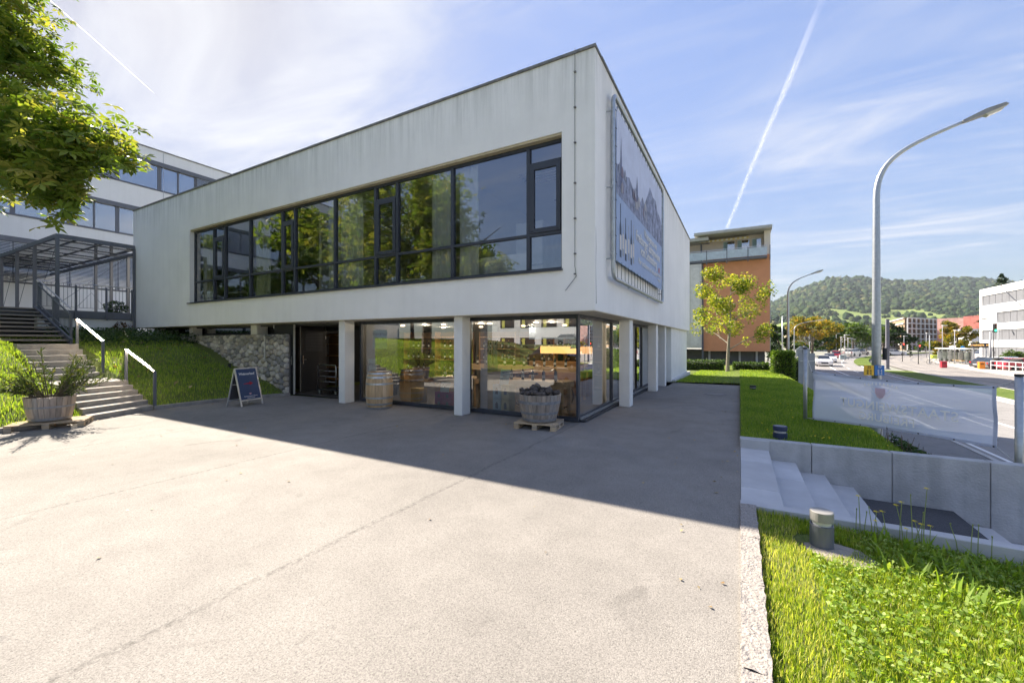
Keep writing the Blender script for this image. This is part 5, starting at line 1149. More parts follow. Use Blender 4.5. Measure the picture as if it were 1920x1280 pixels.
small_bush('garden_plant', 'reddish climbing plant under the deck plinth near the facade corner', (-22.9, 7.3, 2.0), .35, 260, .10, leaf_mat('reddish_leaf', [(.05, .06, .03), (.13, .07, .04), (.2, .12, .07)]), 'plant', flat=1.0)
# ================================================================ orange apartment house
orange = M('orange_render', (.64, .29, .15), rough=.85, var=.06, scale=1.5); pale_r = M('pale_render', (.58, .57, .54), rough=.85, var=.05, streak=.2); cream = M('cream_render', (.66, .60, .50), rough=.85, var=.04)
ap = thing('apartment_building', 'orange fronted apartment house with cream penthouse and glass balcony rail', 'building', (0, 51, -1))
oy = 50.4; ox1 = 2.75
o_l = -3.55
MB().box(o_l, ox1, oy, oy + 14, .75, 13.0).build('wall', orange, ap)
MB().box(-14, o_l - .12, oy - .9, oy + 12, 1.1, 12.4).build('wall', pale_r, ap)
MB().box(o_l - 1.2, o_l - .3, oy - .96, oy - .9, 1.3, 12.0).build('render_panel', M('lighter_render', (.63, .62, .60), rough=.85), ap)
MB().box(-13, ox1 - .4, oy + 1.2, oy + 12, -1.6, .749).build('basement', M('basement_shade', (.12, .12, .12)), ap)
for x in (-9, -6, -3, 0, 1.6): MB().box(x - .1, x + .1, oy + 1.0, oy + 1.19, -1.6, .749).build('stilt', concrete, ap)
MB().box(-14, ox1 + .05, oy - .0 - .9, oy + .0, 12.42, 12.6).build('balcony_slab', cream, ap) if 0 else None
MB().box(-14, ox1 - .3, oy + 1.6, oy + 12, 12.6, 15.5).build('penthouse', cream, ap)
MB().box(-15, -3.0, oy - .6, oy + 12, 15.0, 15.35).build('roof', M('roof_edge', (.40, .40, .38)), ap); MB().box(-4.4, ox1 + .15, oy - 1.0, oy + 12, 15.52, 15.8).build('roof', MATS['roof_edge'], ap)
MB().box(ox1 - .5, ox1 + .05, oy + .2, oy + 12, 13.0, 15.5).build('fin_wall', cream, ap)
for x0, x1 in ((-1.6, -.5), (-.2, .9), (1.2, 2.0)):
    w_ = MB().box(x0 - .07, x1 + .07, oy + 1.52, oy + 1.6, 13.2, 15.1).build('window', M('white_frame', (.7, .7, .7)), ap); MB().box(x0, x1, oy + 1.49, oy + 1.515, 13.3, 15.0).build('pane', pane_far, w_); MB().box(x0, x0 + .4, oy + 1.7 - .22, oy + 1.7 - .2, 13.3, 15.0).build('curtain', M('teal_curtain', (.35, .52, .52), transl=.3), w_)
w_ = MB().box(-9.0, -7.3, oy + 1.52, oy + 1.6, 12.9, 14.8).build('window', MATS['white_frame'], ap); MB().box(-8.85, -7.45, oy + 1.49, oy + 1.515, 13.0, 14.7).build('pane', M('dusk_pane', (.08, .13, .2), rough=.15), w_)
aw = MB(); 
for k in range(22): aw.add([(-4.0 + k * .22, oy + 1.5, 15.42), (-3.78 + k * .22, oy + 1.5, 15.42), (-3.78 + k * .22, oy + .4, 15.1), (-4.0 + k * .22, oy + .4, 15.1), (-3.78 + k * .22, oy + .38, 14.95), (-4.0 + k * .22, oy + .38, 14.95)], [(0, 1, 2, 3), (3, 2, 4, 5)], k % 2)
aw.build('awning', [M('awning_cream', (.62, .60, .50)), M('awning_yellow', (.62, .48, .16))], ap)
bal = MB(); 
for k in range(7): x = -9 + k * 1.95; bal.box(x - .04, x + .04, oy - .98, oy - .92, 12.2, 13.75)
bal.build('railing_post', anth_lt, ap); MB().box(-13.9, ox1 - .3, oy - .96, oy - .92, 12.75, 13.6).build('glass_rail', M('milky_glass', (.45, .52, .58), rough=.2), ap); MB().box(-13.9, ox1 - .3, oy - .97, oy - .91, 13.7, 13.76).build('hand_rail', steel, ap)
MB().box(-13.9, ox1 - .3, oy - .9, oy - .005, 12.5, 12.7).build('balcony_floor', anth_lt, ap)
MB().tube([(o_l - .06, oy - .12, -.5), (o_l - .06, oy - .12, 12.3)], .10, 10).tube([(o_l - .3, oy - .12, 12.3), (o_l - .3, oy + 1.3, 12.5), (o_l - .3, oy + 1.3, 15.2)], .08, 8).build('downpipe', anth_lt, ap)
MB().box(ox1 + .001, ox1 + .06, oy + .2, oy + .5, .75, 13.0).build('corner_strip', galv, ap)

for c_ in [k for k in bpy.data.objects if k.parent == ap or (k.parent and k.parent.parent == ap)]:
    zo = origin(c_.parent).z
    for v_ in c_.data.vertices:
        if v_.co.z + zo > 9: v_.co.z -= 2.1
# ================================================================ hedges and trees along the street
hedge_m = leaf_mat('hedge_leaf', [(.022, .05, .012), (.05, .10, .02), (.10, .16, .03)], transl=.3); hedge_y = leaf_mat('laurel_leaf', [(.06, .12, .015), (.12, .21, .025), (.22, .30, .05)], transl=.4)
def hedge(label, x0, x1, y0, y1, z0, z1, n, size, mat):
    o = thing('hedge', label, 'hedge', ((x0 + x1) / 2, (y0 + y1) / 2, z0)); MB().cbox(x0 + .12, x1 - .12, y0 + .12, y1 - .12, z0 - .1, z1 - .12, .08).build('hedge_core', M('hedge_core', (.018, .028, .01), rough=.9, bump=1), o)
    P_ = rng.uniform(0, 1, (n, 3)); f_ = rng.integers(0, 4, n); P_[f_ == 0, 1] = rng.uniform(0, .08, (f_ == 0).sum()); P_[f_ == 1, 2] = rng.uniform(.93, 1.02, (f_ == 1).sum()); P_[f_ == 2, 0] = rng.uniform(.95, 1, (f_ == 2).sum()); P_[f_ == 3, 0] = rng.uniform(0, .05, (f_ == 3).sum())
    C = P_ * np.array([x1 - x0, y1 - y0, z1 - z0]) + np.array([x0, y0, z0]) + rng.normal(size=(n, 3)) * .04
    V, F, q = leaves(rng, C, size, up=.3); np_mesh('leaves', V, F, mat, o, attr=q, kind='stuff'); return o
hz = lambda x, y: lawn_z(x, y)
hedge('long clipped hedge before the orange house to the left of the tree trunk', -6.5, -1.0, 31.8, 33.2, -.35, .45, 5000, .10, hedge_m)
hedge('long clipped hedge before the orange house to the right of the tree trunk', -.4, 1.75, 33.0, 34.4, -.4, .28, 3500, .10, hedge_m)
hedge('tall square laurel hedge glowing yellow green beside the sidewalk', 1.75, 2.85, 29.2, 31.2, -1.2, 1.15, 6500, .11, hedge_y)
hedge('round topped dark hedge behind the tall laurel block', 2.6, 3.7, 32, 35.5, -1.4, .6, 3500, .11, hedge_m)
def crown_tree(name, label, base, h, cw, mat, n, size, seed=1, group=None, trunk=.16, start=.3, flat=.85, palm=False, clumps=85, bark_=None, cs=(.13, .27)):
    """leaf clumps set round the branch ends: gaps and an uneven outline"""
    r = np.random.default_rng(seed); o = thing(name, label, 'tree', base, group=group); ends = limb_tree(o, base, h, trunk, cw, 13, 5, bark_ or bark, start=start, seed=seed, rise=.75)
    b = np.array(base); E_ = np.array([list(e_) for e_ in ends]); E_ = E_[r.permutation(len(E_))[:clumps]]
    sz = cw * r.uniform(cs[0], cs[1], len(E_)); per = (n * sz ** 2 / (sz ** 2).sum()).astype(int) + 3; Cs, Ts = [], []
    for e_, s, k in zip(E_, sz, per):
        q = r.normal(size=(k, 3)); q /= np.linalg.norm(q, axis=1)[:, None]; q *= (r.uniform(.3, 1.05, k)[:, None]) ** .5 * s; q[:, 2] *= flat; Cs.append(e_ + q); Ts.append(np.clip(r.normal(.0, .13) + r.beta(2, 2.6, k), 0, 1))
    C = np.concatenate(Cs); T_ = np.concatenate(Ts)
    V, F, q = leaves(r, C, size, up=.35, aspect=.75, tint=T_); np_mesh('leaves', V, F, mat, o, attr=q, kind='stuff'); return o
maple = leaf_mat('maple_leaf', [(.09, .15, .02), (.17, .23, .03), (.32, .33, .06), (.46, .40, .10)], transl=.5)
mt = crown_tree('maple_tree', 'young maple turning yellow in front of the orange wall', (-.65, 30.6, -.25), 7.3, 2.7, maple, 6500, .14, seed=23, trunk=.11, start=.22, cs=(.09, .2), flat=1.2, bark_=bark_pale)
yel_l = leaf_mat('yellowing_leaf', [(.07, .10, .015), (.16, .17, .02), (.33, .25, .035), (.36, .20, .04)], transl=.45); grn_l = leaf_mat('street_tree_leaf', [(.035, .075, .015), (.07, .13, .022), (.14, .19, .04)], transl=.4); drk_l = leaf_mat('dark_tree_leaf', [(.015, .04, .012), (.03, .065, .018), (.06, .10, .025)], transl=.3); fir_l = leaf_mat('conifer_leaf', [(.012, .035, .015), (.025, .055, .022), (.05, .08, .03)], transl=.1)
def tree_at(name, label, u, vb, vt, d, wpx, mat, n, size, seed, zg=-1.7, **k):
    b = atd(u, 641, d); b.z = zg; h = EYE + d * (641 - vt) / FPX - zg; return crown_tree(name, label, tuple(b), h * .97, wpx / 2 / FPX * d * .95, mat, n, size, seed=seed, **k)
tree_at('street_tree', 'big yellow orange street tree left of the road beyond the curved lamp', 1523, 665, 590, 95, 96, yel_l, 6500, .42, 31, trunk=.3, start=.2)
tree_at('street_tree', 'dark green tree beside the orange house behind the curved lamp', 1462, 665, 600, 82, 50, drk_l, 3500, .42, 32, trunk=.3, start=.15)
tree_at('street_tree', 'dark green tree between the yellow street tree and the cars', 1553, 665, 622, 110, 50, drk_l, 3000, .45, 33, trunk=.3, start=.15)
tree_at('street_tree', 'round green tree above the white cars', 1600, 660, 603, 115, 82, grn_l, 5000, .5, 34, trunk=.3, start=.3)
tree_at('street_tree', 'green tree just right of the tall lamp mast', 1657, 655, 606, 120, 44, grn_l, 2600, .5, 35, trunk=.25, start=.3)
tree_at('street_tree', 'green tree in front of the brown apartment block', 1682, 655, 604, 118, 48, drk_l, 3200, .5, 36, trunk=.3, start=.25)
tree_at('street_tree', 'orange yellow tree beside the tram stop shelter', 1793, 665, 597, 84, 62, yel_l, 5500, .36, 37, trunk=.22, start=.12)
tree_at('street_tree', 'low yellow green bush tree left of the tram stop', 1762, 665, 636, 86, 22, yel_l, 1400, .34, 38, trunk=.12, start=.1)
tree_at('columnar_tree', 'slim dark columnar tree on the verge before the brown block', 1706, 662, 636, 92, 7, drk_l, 700, .25, 39, trunk=.08, start=.08)
tree_at('street_tree', 'rounded green shrub by the cars parked at the right edge', 1903, 675, 657, 60, 40, grn_l, 2200, .2, 40, trunk=.1, start=.1)
for i, (u, vt, d, w, mm_) in enumerate(((1440, 640, 75, 40, drk_l), (1500, 640, 105, 40, grn_l), (1575, 640, 135, 40, grn_l), (1625, 632, 140, 40, drk_l), (1735, 640, 140, 30, grn_l))):
    tree_at('roadside_bush', ['dark bush at the foot of the orange house corner', 'green bush under the yellow street tree', 'green bush behind the white cars', 'dark bush behind the tall lamp mast', 'green bush below the brown block'][i], u, 660, vt, d, w, mm_, 1600, .35, 50 + i, trunk=.12, start=.1)
# conifer behind the right office
fb = atd(1878, 641, 125); fb.z = -1.7; cf = thing('conifer', 'dark conifer rising above the white office roof', 'tree', tuple(fb)); top = EYE + 125 * 128 / FPX
MB().tube([fb, (fb.x, fb.y, top)], [.3, .04], 8).build('trunk', bark, cf); n = 2600; t = rng.uniform(.25, 1, n) ; rr = np.minimum((1.02 - t) * 17, 6.0) * rng.uniform(.25, 1, n) * (.75 + .25 * np.sin(t * 75)); a_ = rng.uniform(0, 2 * pi, n)
C = np.stack([fb.x + np.cos(a_) * rr, fb.y + np.sin(a_) * rr, fb.z + t * (top - fb.z) - rr * .18], 1); V, F, q = leaves(rng, C, .65, up=.8); np_mesh('needles', V, F, fir_l, cf, attr=q, kind='stuff')

# ================================================================ far buildings
def far_block(name, label, p, q, h, zg, depth, wall_m): 
    """a block whose visible front runs p -> q (xy)"""
    o = thing(name, label, 'building', ((p[0] + q[0]) / 2, (p[1] + q[1]) / 2, zg)); d = Vector((q[0] - p[0], q[1] - p[1], 0)); L_ = d.length; d.normalize(); nn = Vector((d.y, -d.x, 0))
    if nn.dot(Vector((p[0], p[1], 0))) > 0: nn = -nn
    return o, d, L_, nn
# white office on the right: front face runs north-south
of = thing('office_block', 'white office block with grey ribbon bands at the right edge of the street', 'building', (40, 85, -1.7))
fx, fy0, fy1 = 37.4, 52, 104.5
wbands = [(-.6, 1.5), (3.3, 5.2), (7.0, 8.9)]; zz0 = -1.7; m = MB()
wbands = [(-1.0, 1.0), (2.4, 5.0), (7.7, 10.6)]; wbands = [(-1.2, .95), (3.1, 6.0), (8.2, 10.4), (13.5, 15.6)]
rib = [(-.9, 2.6), (4.3, 7.2), (9.6, 12.2)]
TOPZ = 11.0
prev = -1.7; m = MB()
for a_, b_ in [(-1.4, .9), (2.2, 3.8), (5.0, 6.7), (8.2, 9.8)][:4]:
    m.box(fx, fx + .5, fy0, fy1, prev, a_); prev = b_
m.box(fx, fx + .5, fy0, fy1, prev, TOPZ); m.box(fx + .5, fx + 22, fy0, fy1, -1.7, TOPZ - .3); m.build('wall', white_wall, of)
ribm = M('ribbed_blind', (.15, .155, .17), rough=.6, var=.15, scale=1.0, stretch=(1, 3, 1))
for bi, (a_, b_) in enumerate([(-1.4, .9), (2.2, 3.8), (5.0, 6.7), (8.2, 9.8)]):
    y_end = fy1 - (.8 if bi != 2 else 5.5)
    if y_end < fy1: MB().box(fx - .01, fx + .49, y_end, fy1, a_, b_).build('wall', white_wall, of)
    n = 26
    for k in range(n):
        ya, yb = lerp(fy0, y_end, k / n) + .05, lerp(fy0, y_end, (k + 1) / n) - .05; MB().box(fx + .15, fx + .2, ya, yb, a_, b_).build('window', ribm, of)
    MB().box(fx - .02, fx + .14, fy0, y_end, a_ - .12, a_ - .001).build('sill', anth_lt, of)
# red hall behind it and the brown apartment block
rb = thing('red_hall', 'red clad hall between the brown apartments and the white office', 'building', (60, 150, -1.7)); c0_ = atd(1758, 641, 168); c1b = atd(1808, 641, 160); c2b = atd(1845, 641, 150)
redm = M('red_cladding', (.26, .08, .065), rough=.6, var=.25, scale=.4); pinkm = M('pink_cladding', (.42, .24, .21), rough=.7, var=.35, scale=.5)
def slab(o, name, p, q, z0, z1, t, mat): return MB().bar((p.x, p.y, (z0 + z1) / 2), (q.x, q.y, (z0 + z1) / 2), t, z1 - z0).build(name, mat, o)
slab(rb, 'wall', c0_, c1b, -1.7, 11.2, .6, pinkm); slab(rb, 'wall', c1b, c2b, -1.7, 11.6, .6, redm); 
MB().add([(c0_.x, c0_.y, 11.1), (c1b.x, c1b.y, 11.1), (c2b.x, c2b.y, 11.1), (c2b.x + 5, c2b.y + 30, 11.1)], [(0, 1, 2, 3)]).build('roof', redm, rb)
for k in range(6): z = 1 + k * 1.8; slab(rb, 'cladding_joint', c1b.lerp(c1b, 1) - Vector((-sin(YAW), cos(YAW), 0)) * .35, c2b - Vector((-sin(YAW), cos(YAW), 0)) * .35, z, z + .12, .05, M('dark_red', (.15, .03, .03)))
bb = thing('brown_apartment_block', 'five storey brown brick apartment block with white balcony bands down the street', 'building', (50, 170, -1.7))
pA, pB, pC = atd(1697, 641, 172), atd(1760, 641, 185), atd(1668, 641, 205)
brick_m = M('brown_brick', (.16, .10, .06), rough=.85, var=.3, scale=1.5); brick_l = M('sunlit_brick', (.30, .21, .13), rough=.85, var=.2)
zb0, zb1 = -1.7, 11.9; inw = Vector((-sin(YAW), cos(YAW), 0))
def quadwall(o, p, q, z0, z1, mat, name='wall', off=0.0, t=.3): 
    d = (q - p).normalized(); nn = Vector((d.y, -d.x, 0)); nn = nn if nn.dot(p) < 0 else -nn; return MB().bar((p.x + nn.x * off, p.y + nn.y * off, (z0 + z1) / 2), (q.x + nn.x * off, q.y + nn.y * off, (z0 + z1) / 2), t, z1 - z0).build(name, mat, o)
quadwall(bb, pA, pB, zb0, zb1, brick_m); quadwall(bb, pC, pA, zb0, zb1, brick_l)
MB().add([(pA.x, pA.y, zb1), (pB.x, pB.y, zb1), (pB.x + inw.x * 20, pB.y + inw.y * 20, zb1), (pC.x, pC.y, zb1)], [(0, 1, 2, 3)]).build('roof', zinc, bb, fixn=True)
band_m = M('balcony_band', (.62, .61, .59), rough=.8)
for f_ in range(6):
    z = lerp(zb0 + 2.6, zb1, f_ / 5) - .35; quadwall(bb, pA, pB, z, z + .45, band_m, 'balcony_band', .9, .25); quadwall(bb, pC, pA, z, z + .4, band_m, 'balcony_band', .5, .2)
for k in range(9): p = pA.lerp(pB, k / 8); q = pA.lerp(pB, k / 8 + .014); quadwall(bb, p, q, zb0, zb1 - .3, band_m, 'pier', .7, .4)
pane_d = M('distant_pane', (.03, .035, .045), rough=.2, spec=.7)
for f_ in range(5):
    for k in range(8):
        z = lerp(zb0 + .4, zb1 - 2.1, f_ / 4); a_ = (k + .25 + .2 * ((k + f_) % 2)) / 8; quadwall(bb, pA.lerp(pB, a_), pA.lerp(pB, a_ + .055), z, z + 1.7, pane_d, 'window', .18, .06)
# low pale buildings that close the street
for i, (u0, u1, d, h, col, lab) in enumerate(((1575, 1625, 175, 5.0, (.55, .54, .52), 'low pale shop building behind the white cars'), (1625, 1668, 190, 6.0, (.45, .47, .50), 'low grey building at the far end of the street'), (1480, 1560, 160, 7, (.55, .50, .42), 'pale house hidden behind the yellow street tree'), (1800, 1850, 120, 5.5, (.62, .61, .6), 'small white annex beside the red hall'))):
    p, q = atd(u0, 641, d), atd(u1, 641, d); o = thing('low_building', lab, 'building', (p.x, p.y, -1.7)); quadwall(o, p, q, -1.7, h, M('low_wall_%d' % i, col, rough=.8, var=.1), t=6)
    nw = 9
    for k in range(nw):
        for f_ in range(1 if h < 6 else 2): quadwall(o, p.lerp(q, (k + .2) / nw), p.lerp(q, (k + .75) / nw), -.4 + f_ * 3, 1.6 + f_ * 3, pane_d, 'window', 3.06, .08)

# ================================================================ street furniture
def pole(label, u, d, vt, r, mat, zg=-1.55, cat='pole', name='street_pole', square=False):
    b = atd(u, 641, d); b.z = zg; zt_ = EYE + d * (641 - vt) / FPX; o = thing(name, label, cat, tuple(b))
    if square: MB().cbox(b.x - r, b.x + r, b.y - r, b.y + r, zg, zt_, r * .15).build('mast', mat, o)
    else: MB().tube([b, (b.x, b.y, zt_)], [r, r * .8], 10).build('mast', mat, o, smooth_=True)
    MB().cbox(b.x - r * 1.6, b.x + r * 1.6, b.y - r * 1.6, b.y + r * 1.6, zg, zg + .08, .01).build('base_plate', mat, o)
    return o, b, zt_
grey_p = M('painted_mast', (.34, .35, .37), rough=.5)
R_ = Vector((cos(YAW), sin(YAW), 0)); FW = Vector((-sin(YAW), cos(YAW), 0))
pole('square dark grey catenary mast right of the tall lamp', 1664, 50, 598, .16, M('dark_mast', (.16, .16, .19), rough=.5), square=True)
pole('thin pole left of the curved lamp near the orange house', 1467, 66, 592, .09, galv)
def small_lamp(label, u, d, vt, hood=.35, group=None):
    o, b, z = pole(label, u, d, vt, .055, grey_p, cat='street lamp', name='street_lamp'); c = Vector((b.x, b.y, z)); MB().bar(c - R_ * .05, c + R_ * hood * 2.2, hood, .10).build('lamp_head', M('lamp_head_white', (.6, .6, .6)), o); return o
for u, d, vt, lab in ((1577, 82, 632, 'small lamp post left of the pair near the red car'), (1584, 74, 628, 'white mast beside the red car'), (1590, 78, 634, 'small lamp post right of the red car'), (1597, 88, 636, 'farthest small lamp post behind the cars'), (1568, 96, 625, 'thin pole behind the red car'), (1737, 88, 624, 'white lamp post before the brown block'), (1790, 62, 619, 'flat headed lamp post over the tram stop'), (1872, 56, 610, 'flat headed lamp post at the right edge by the traffic light'), (1695, 96, 630, 'short white lamp post on the verge'), (1767, 74, 610, 'thin white mast left of the tram shelter')): small_lamp(lab, u, d, vt)
for u, d, vt, lab in ((1743, 64, 628, 'grey tram mast left of the crossing'), (1857, 52, 622, 'broad grey tram mast by the display board'), (1518, 90, 640, 'short post beside the street tree'), (1492, 60, 655, 'thin sign post next to the walking person')): pole(lab, u, d, vt, .07 if d != 52 else .12, grey_p)
def traffic_light(label, u, d, vt, vh, lit):
    o, b, z = pole(label, u, d, vt, .05, dark_m, cat='traffic light', name='traffic_light'); 
    c = Vector((b.x, b.y, z)) - FW * .12; MB().bar(c + Vector((0, 0, -1.0)), c + Vector((0, 0, .1)), .34, .2, up=FW).build('signal_box', dark_m, o)
    for k, (nm, col) in enumerate((('red_lens', (.6, .03, .02)), ('amber_lens', (.5, .3, .02)), ('green_lens', (.02, .6, .3)))):
        p = c + Vector((0, 0, -.08 - k * .33)) - FW * .10; on = k == lit
        MB().tube([p, p - FW * .03], .11, 12).build(nm, M(nm + ('_lit' if on else '_dark'), col if on else tuple(x * .15 for x in col), emit=1.5 if on else 0), o); MB().bar(p + Vector((0, 0, .12)), p + Vector((0, 0, .12)) - FW * .15, .26, .02).build('visor', dark_m, o)
traffic_light('traffic light showing green above the parked cars', 1863, 50, 608, 0, 2)
traffic_light('dark traffic light on the verge before the brown block', 1692, 70, 644, 0, 0)
traffic_light('traffic light with red lamp at the tram crossing', 1722, 62, 647, 0, 0); 
# backs of two traffic signs near the sidewalk
for (u, d, v0, v1, w, lab, tri_) in ((1514, 17.5, 662, 735, .35, 'grey back of a large square sign on the lawn edge', False), (1507, 22, 651, 668, .37, 'grey back of a house shaped sign behind the square one', True)):
    b = atd(u, 641, d); b.z = -1.5; o = thing('traffic_sign', lab, 'traffic sign', tuple(b)); z0, z1 = EYE + d * (641 - v1) / FPX, EYE + d * (641 - v0) / FPX; c = Vector((b.x, b.y, (z0 + z1) / 2))
    MB().tube([b, (b.x, b.y, z1 + .1)], .03, 10).build('post', galv, o); gm = M('sign_back', (.26, .29, .31), rough=.55, metal=.3); p = c + FW * .05
    if not tri_: MB().bar(p - R_ * w, p + R_ * w, .02, z1 - z0).build('panel', gm, o)
    else: MB().add([p - R_ * w + Vector((0, 0, -.25)), p + R_ * w + Vector((0, 0, -.25)), p + R_ * w + Vector((0, 0, .12)), p + R_ * .15 + Vector((0, 0, .30)), p - R_ * .15 + Vector((0, 0, .30)), p - R_ * w + Vector((0, 0, .12)), ] + [x + FW * .02 for x in (p - R_ * w + Vector((0, 0, -.25)), p + R_ * w + Vector((0, 0, -.25)), p + R_ * w + Vector((0, 0, .12)), p + R_ * .15 + Vector((0, 0, .30)), p - R_ * .15 + Vector((0, 0, .30)), p - R_ * w + Vector((0, 0, .12)))], [tuple(range(6)), tuple(reversed(range(6, 12)))] + [(i, (i + 1) % 6, (i + 1) % 6 + 6, i + 6) for i in range(6)]).build('panel', gm, o, fixn=True)
    MB().bar(c - R_ * w * .9 + Vector((0, 0, (z1 - z0) * .3)), c + R_ * w * .9 + Vector((0, 0, (z1 - z0) * .3)), .02, .03).build('bracket', galv, o)
# overhead wires
for i, (a_, b_, lab) in enumerate(((atd(1877, 535, 55), atd(1960, 600, 42), 'thick overhead span wire crossing the white office'), (atd(1575, 615, 110), atd(1950, 578, 48), 'long thin overhead contact wire above the street'), (atd(1600, 622, 110), atd(1950, 618, 50), 'lower thin overhead contact wire above the street'), (atd(1410, 604, 60), atd(1470, 588, 60), 'short span wire beside the orange house'))):
    m = MB(); pts = [a_.lerp(b_, t / 10) - Vector((0, 0, 4 * .5 * (t / 10) * (1 - t / 10))) for t in range(11)]; m.tube(pts, .05 if i in (0, 3) else .022, 5); tagged(m, 'overhead_wire', dark_m, lab, 'overhead wire')

# ================================================================ tram stop
ts_ = thing('tram_shelter', 'white glazed tram stop shelter with round printed panes', 'tram shelter', tuple(atd(1790, 641, 64) * 1.0)); sh_a, sh_b = atd(1764, 641, 66), atd(1826, 641, 60); zt_ = EYE + 62 * (641 - 656) / FPX * 1.0; zg = -1.5; zt_ = .75
MB().bar((sh_a.x, sh_a.y, zt_), (sh_b.x, sh_b.y, zt_), 1.6, .12).build('roof', white_wall, ts_)
gsh = glass('shelter_glass', (.8, .85, .85), .25, 1.0)
for k in range(7):
    p = sh_a.lerp(sh_b, k / 6); MB().box(p.x - .05, p.x + .05, p.y + .6, p.y + .7, zg, zt_ - .06).build('post', grey_p, ts_)
    if k < 6: q = sh_a.lerp(sh_b, (k + 1) / 6); MB().bar((p.x + .1, p.y + .65, -.4), (q.x - .1, q.y + .65, -.4), .03, 1.9).build('pane', gsh, ts_); c = p.lerp(q, .5); MB().bar((c.x - .5, c.y + .6, -.35), (c.x + .5, c.y + .6, -.35), .02, 1.1).build('poster', M('pale_poster_%d' % (k % 2), [(.55, .58, .56), (.42, .46, .40)][k % 2], var=.5, scale=1.2), ts_)
MB().bar((sh_a.x + 1, sh_a.y + .3, -1.05), (sh_b.x - 1, sh_b.y + .3, -1.05), .4, .06).build('bench', wood_lt, ts_)
def simple_box(name, label, cat, u, vb, vt, d, w, mat, top=None):
    b = atd(u, 641, d); z0 = EYE - d * (vb - 641) / FPX; z1 = EYE - d * (vt - 641) / FPX; o = thing(name, label, cat, (b.x, b.y, z0)); MB().cbox(b.x - w / 2, b.x + w / 2, b.y - w / 2, b.y + w / 2, z0, z1, .03).build('body', mat, o)
    MB().cbox(b.x - w * .54, b.x + w * .54, b.y - w * .54, b.y + w * .54, z1 + .001, z1 + .06, .015).build('lid', top or mat, o); MB().box(b.x - w * .3, b.x + w * .3, b.y - w / 2 - .012, b.y - w / 2 - .001, z1 - .25, z1 - .15).build('slot', dark_m, o); return o
simple_box('red_bin', 'red box at the left end of the tram shelter', 'bin', 1769, 689, 678, 53, .55, M('red_paint', (.45, .03, .05), rough=.4))
simple_box('orange_bin', 'orange litter bin on the platform right of the shelter', 'bin', 1840, 691, 679, 50, .5, M('orange_paint', (.75, .25, .02), rough=.4))
simple_box('grey_cabinet', 'grey switch cabinet beside the lamp posts near the red car', 'cabinet', 1580, 679, 666, 80, 1.0, M('cabinet_grey', (.33, .40, .42)))
simple_box('yellow_cabinet', 'small lime yellow box left of the tram shelter', 'box', 1752, 672, 666, 72, .8, M('lime_paint', (.50, .62, .05)))
db = thing('display_board', 'dark tram departure display board on two posts', 'display board', tuple(atd(1838, 641, 54))); a_, b_ = atd(1822, 647, 54), atd(1852, 647, 54); MB().bar(a_, b_, .25, .62).build('board', dark_m, db)
for p in (a_.lerp(b_, .12), a_.lerp(b_, .88)): MB().box(p.x - .06, p.x + .06, p.y - .06, p.y + .06, -1.5, p.z - .32).build('post', grey_p, db)
text('departure_text', '2  HORNUSSTR.   4 MIN', .26, M('amber_text', (.6, .3, .08), emit=.6), a_.lerp(b_, .5) - FW * .14, (pi / 2, 0, YAW), db)
st_s = thing('stop_sign', 'round blue tram stop sign above the shelter roof', 'sign', tuple(atd(1805, 641, 63))); c = atd(1805, 653, 63); MB().tube([c - FW * .0, c - FW * .04], .36, 18).build('disc', M('sign_blue', (.02, .25, .62)), st_s); MB().tube([c, (c.x, c.y, -1.5)], .04, 8).build('post', grey_p, st_s)
text('stop_letter', 'H', .4, white_p, c - FW * .05, (pi / 2, 0, YAW), st_s)
# platform fence by the parked cars
pf = thing('platform_fence', 'low white tube fence in front of the parked cars at the right edge', 'fence', tuple(atd(1880, 641, 47))); a_, b_ = atd(1858, 641, 48.5), atd(1960, 641, 41)
for z in (-.45, -.95): MB().tube([(a_.x, a_.y, z), (b_.x, b_.y, z)], .04, 6).build('rail', M('white_tube', (.65, .65, .65)), pf)
for k in range(9): p = a_.lerp(b_, k / 8); MB().tube([(p.x, p.y, -1.52), (p.x, p.y, -.42)], .04, 6).build('post', MATS['white_tube'], pf)

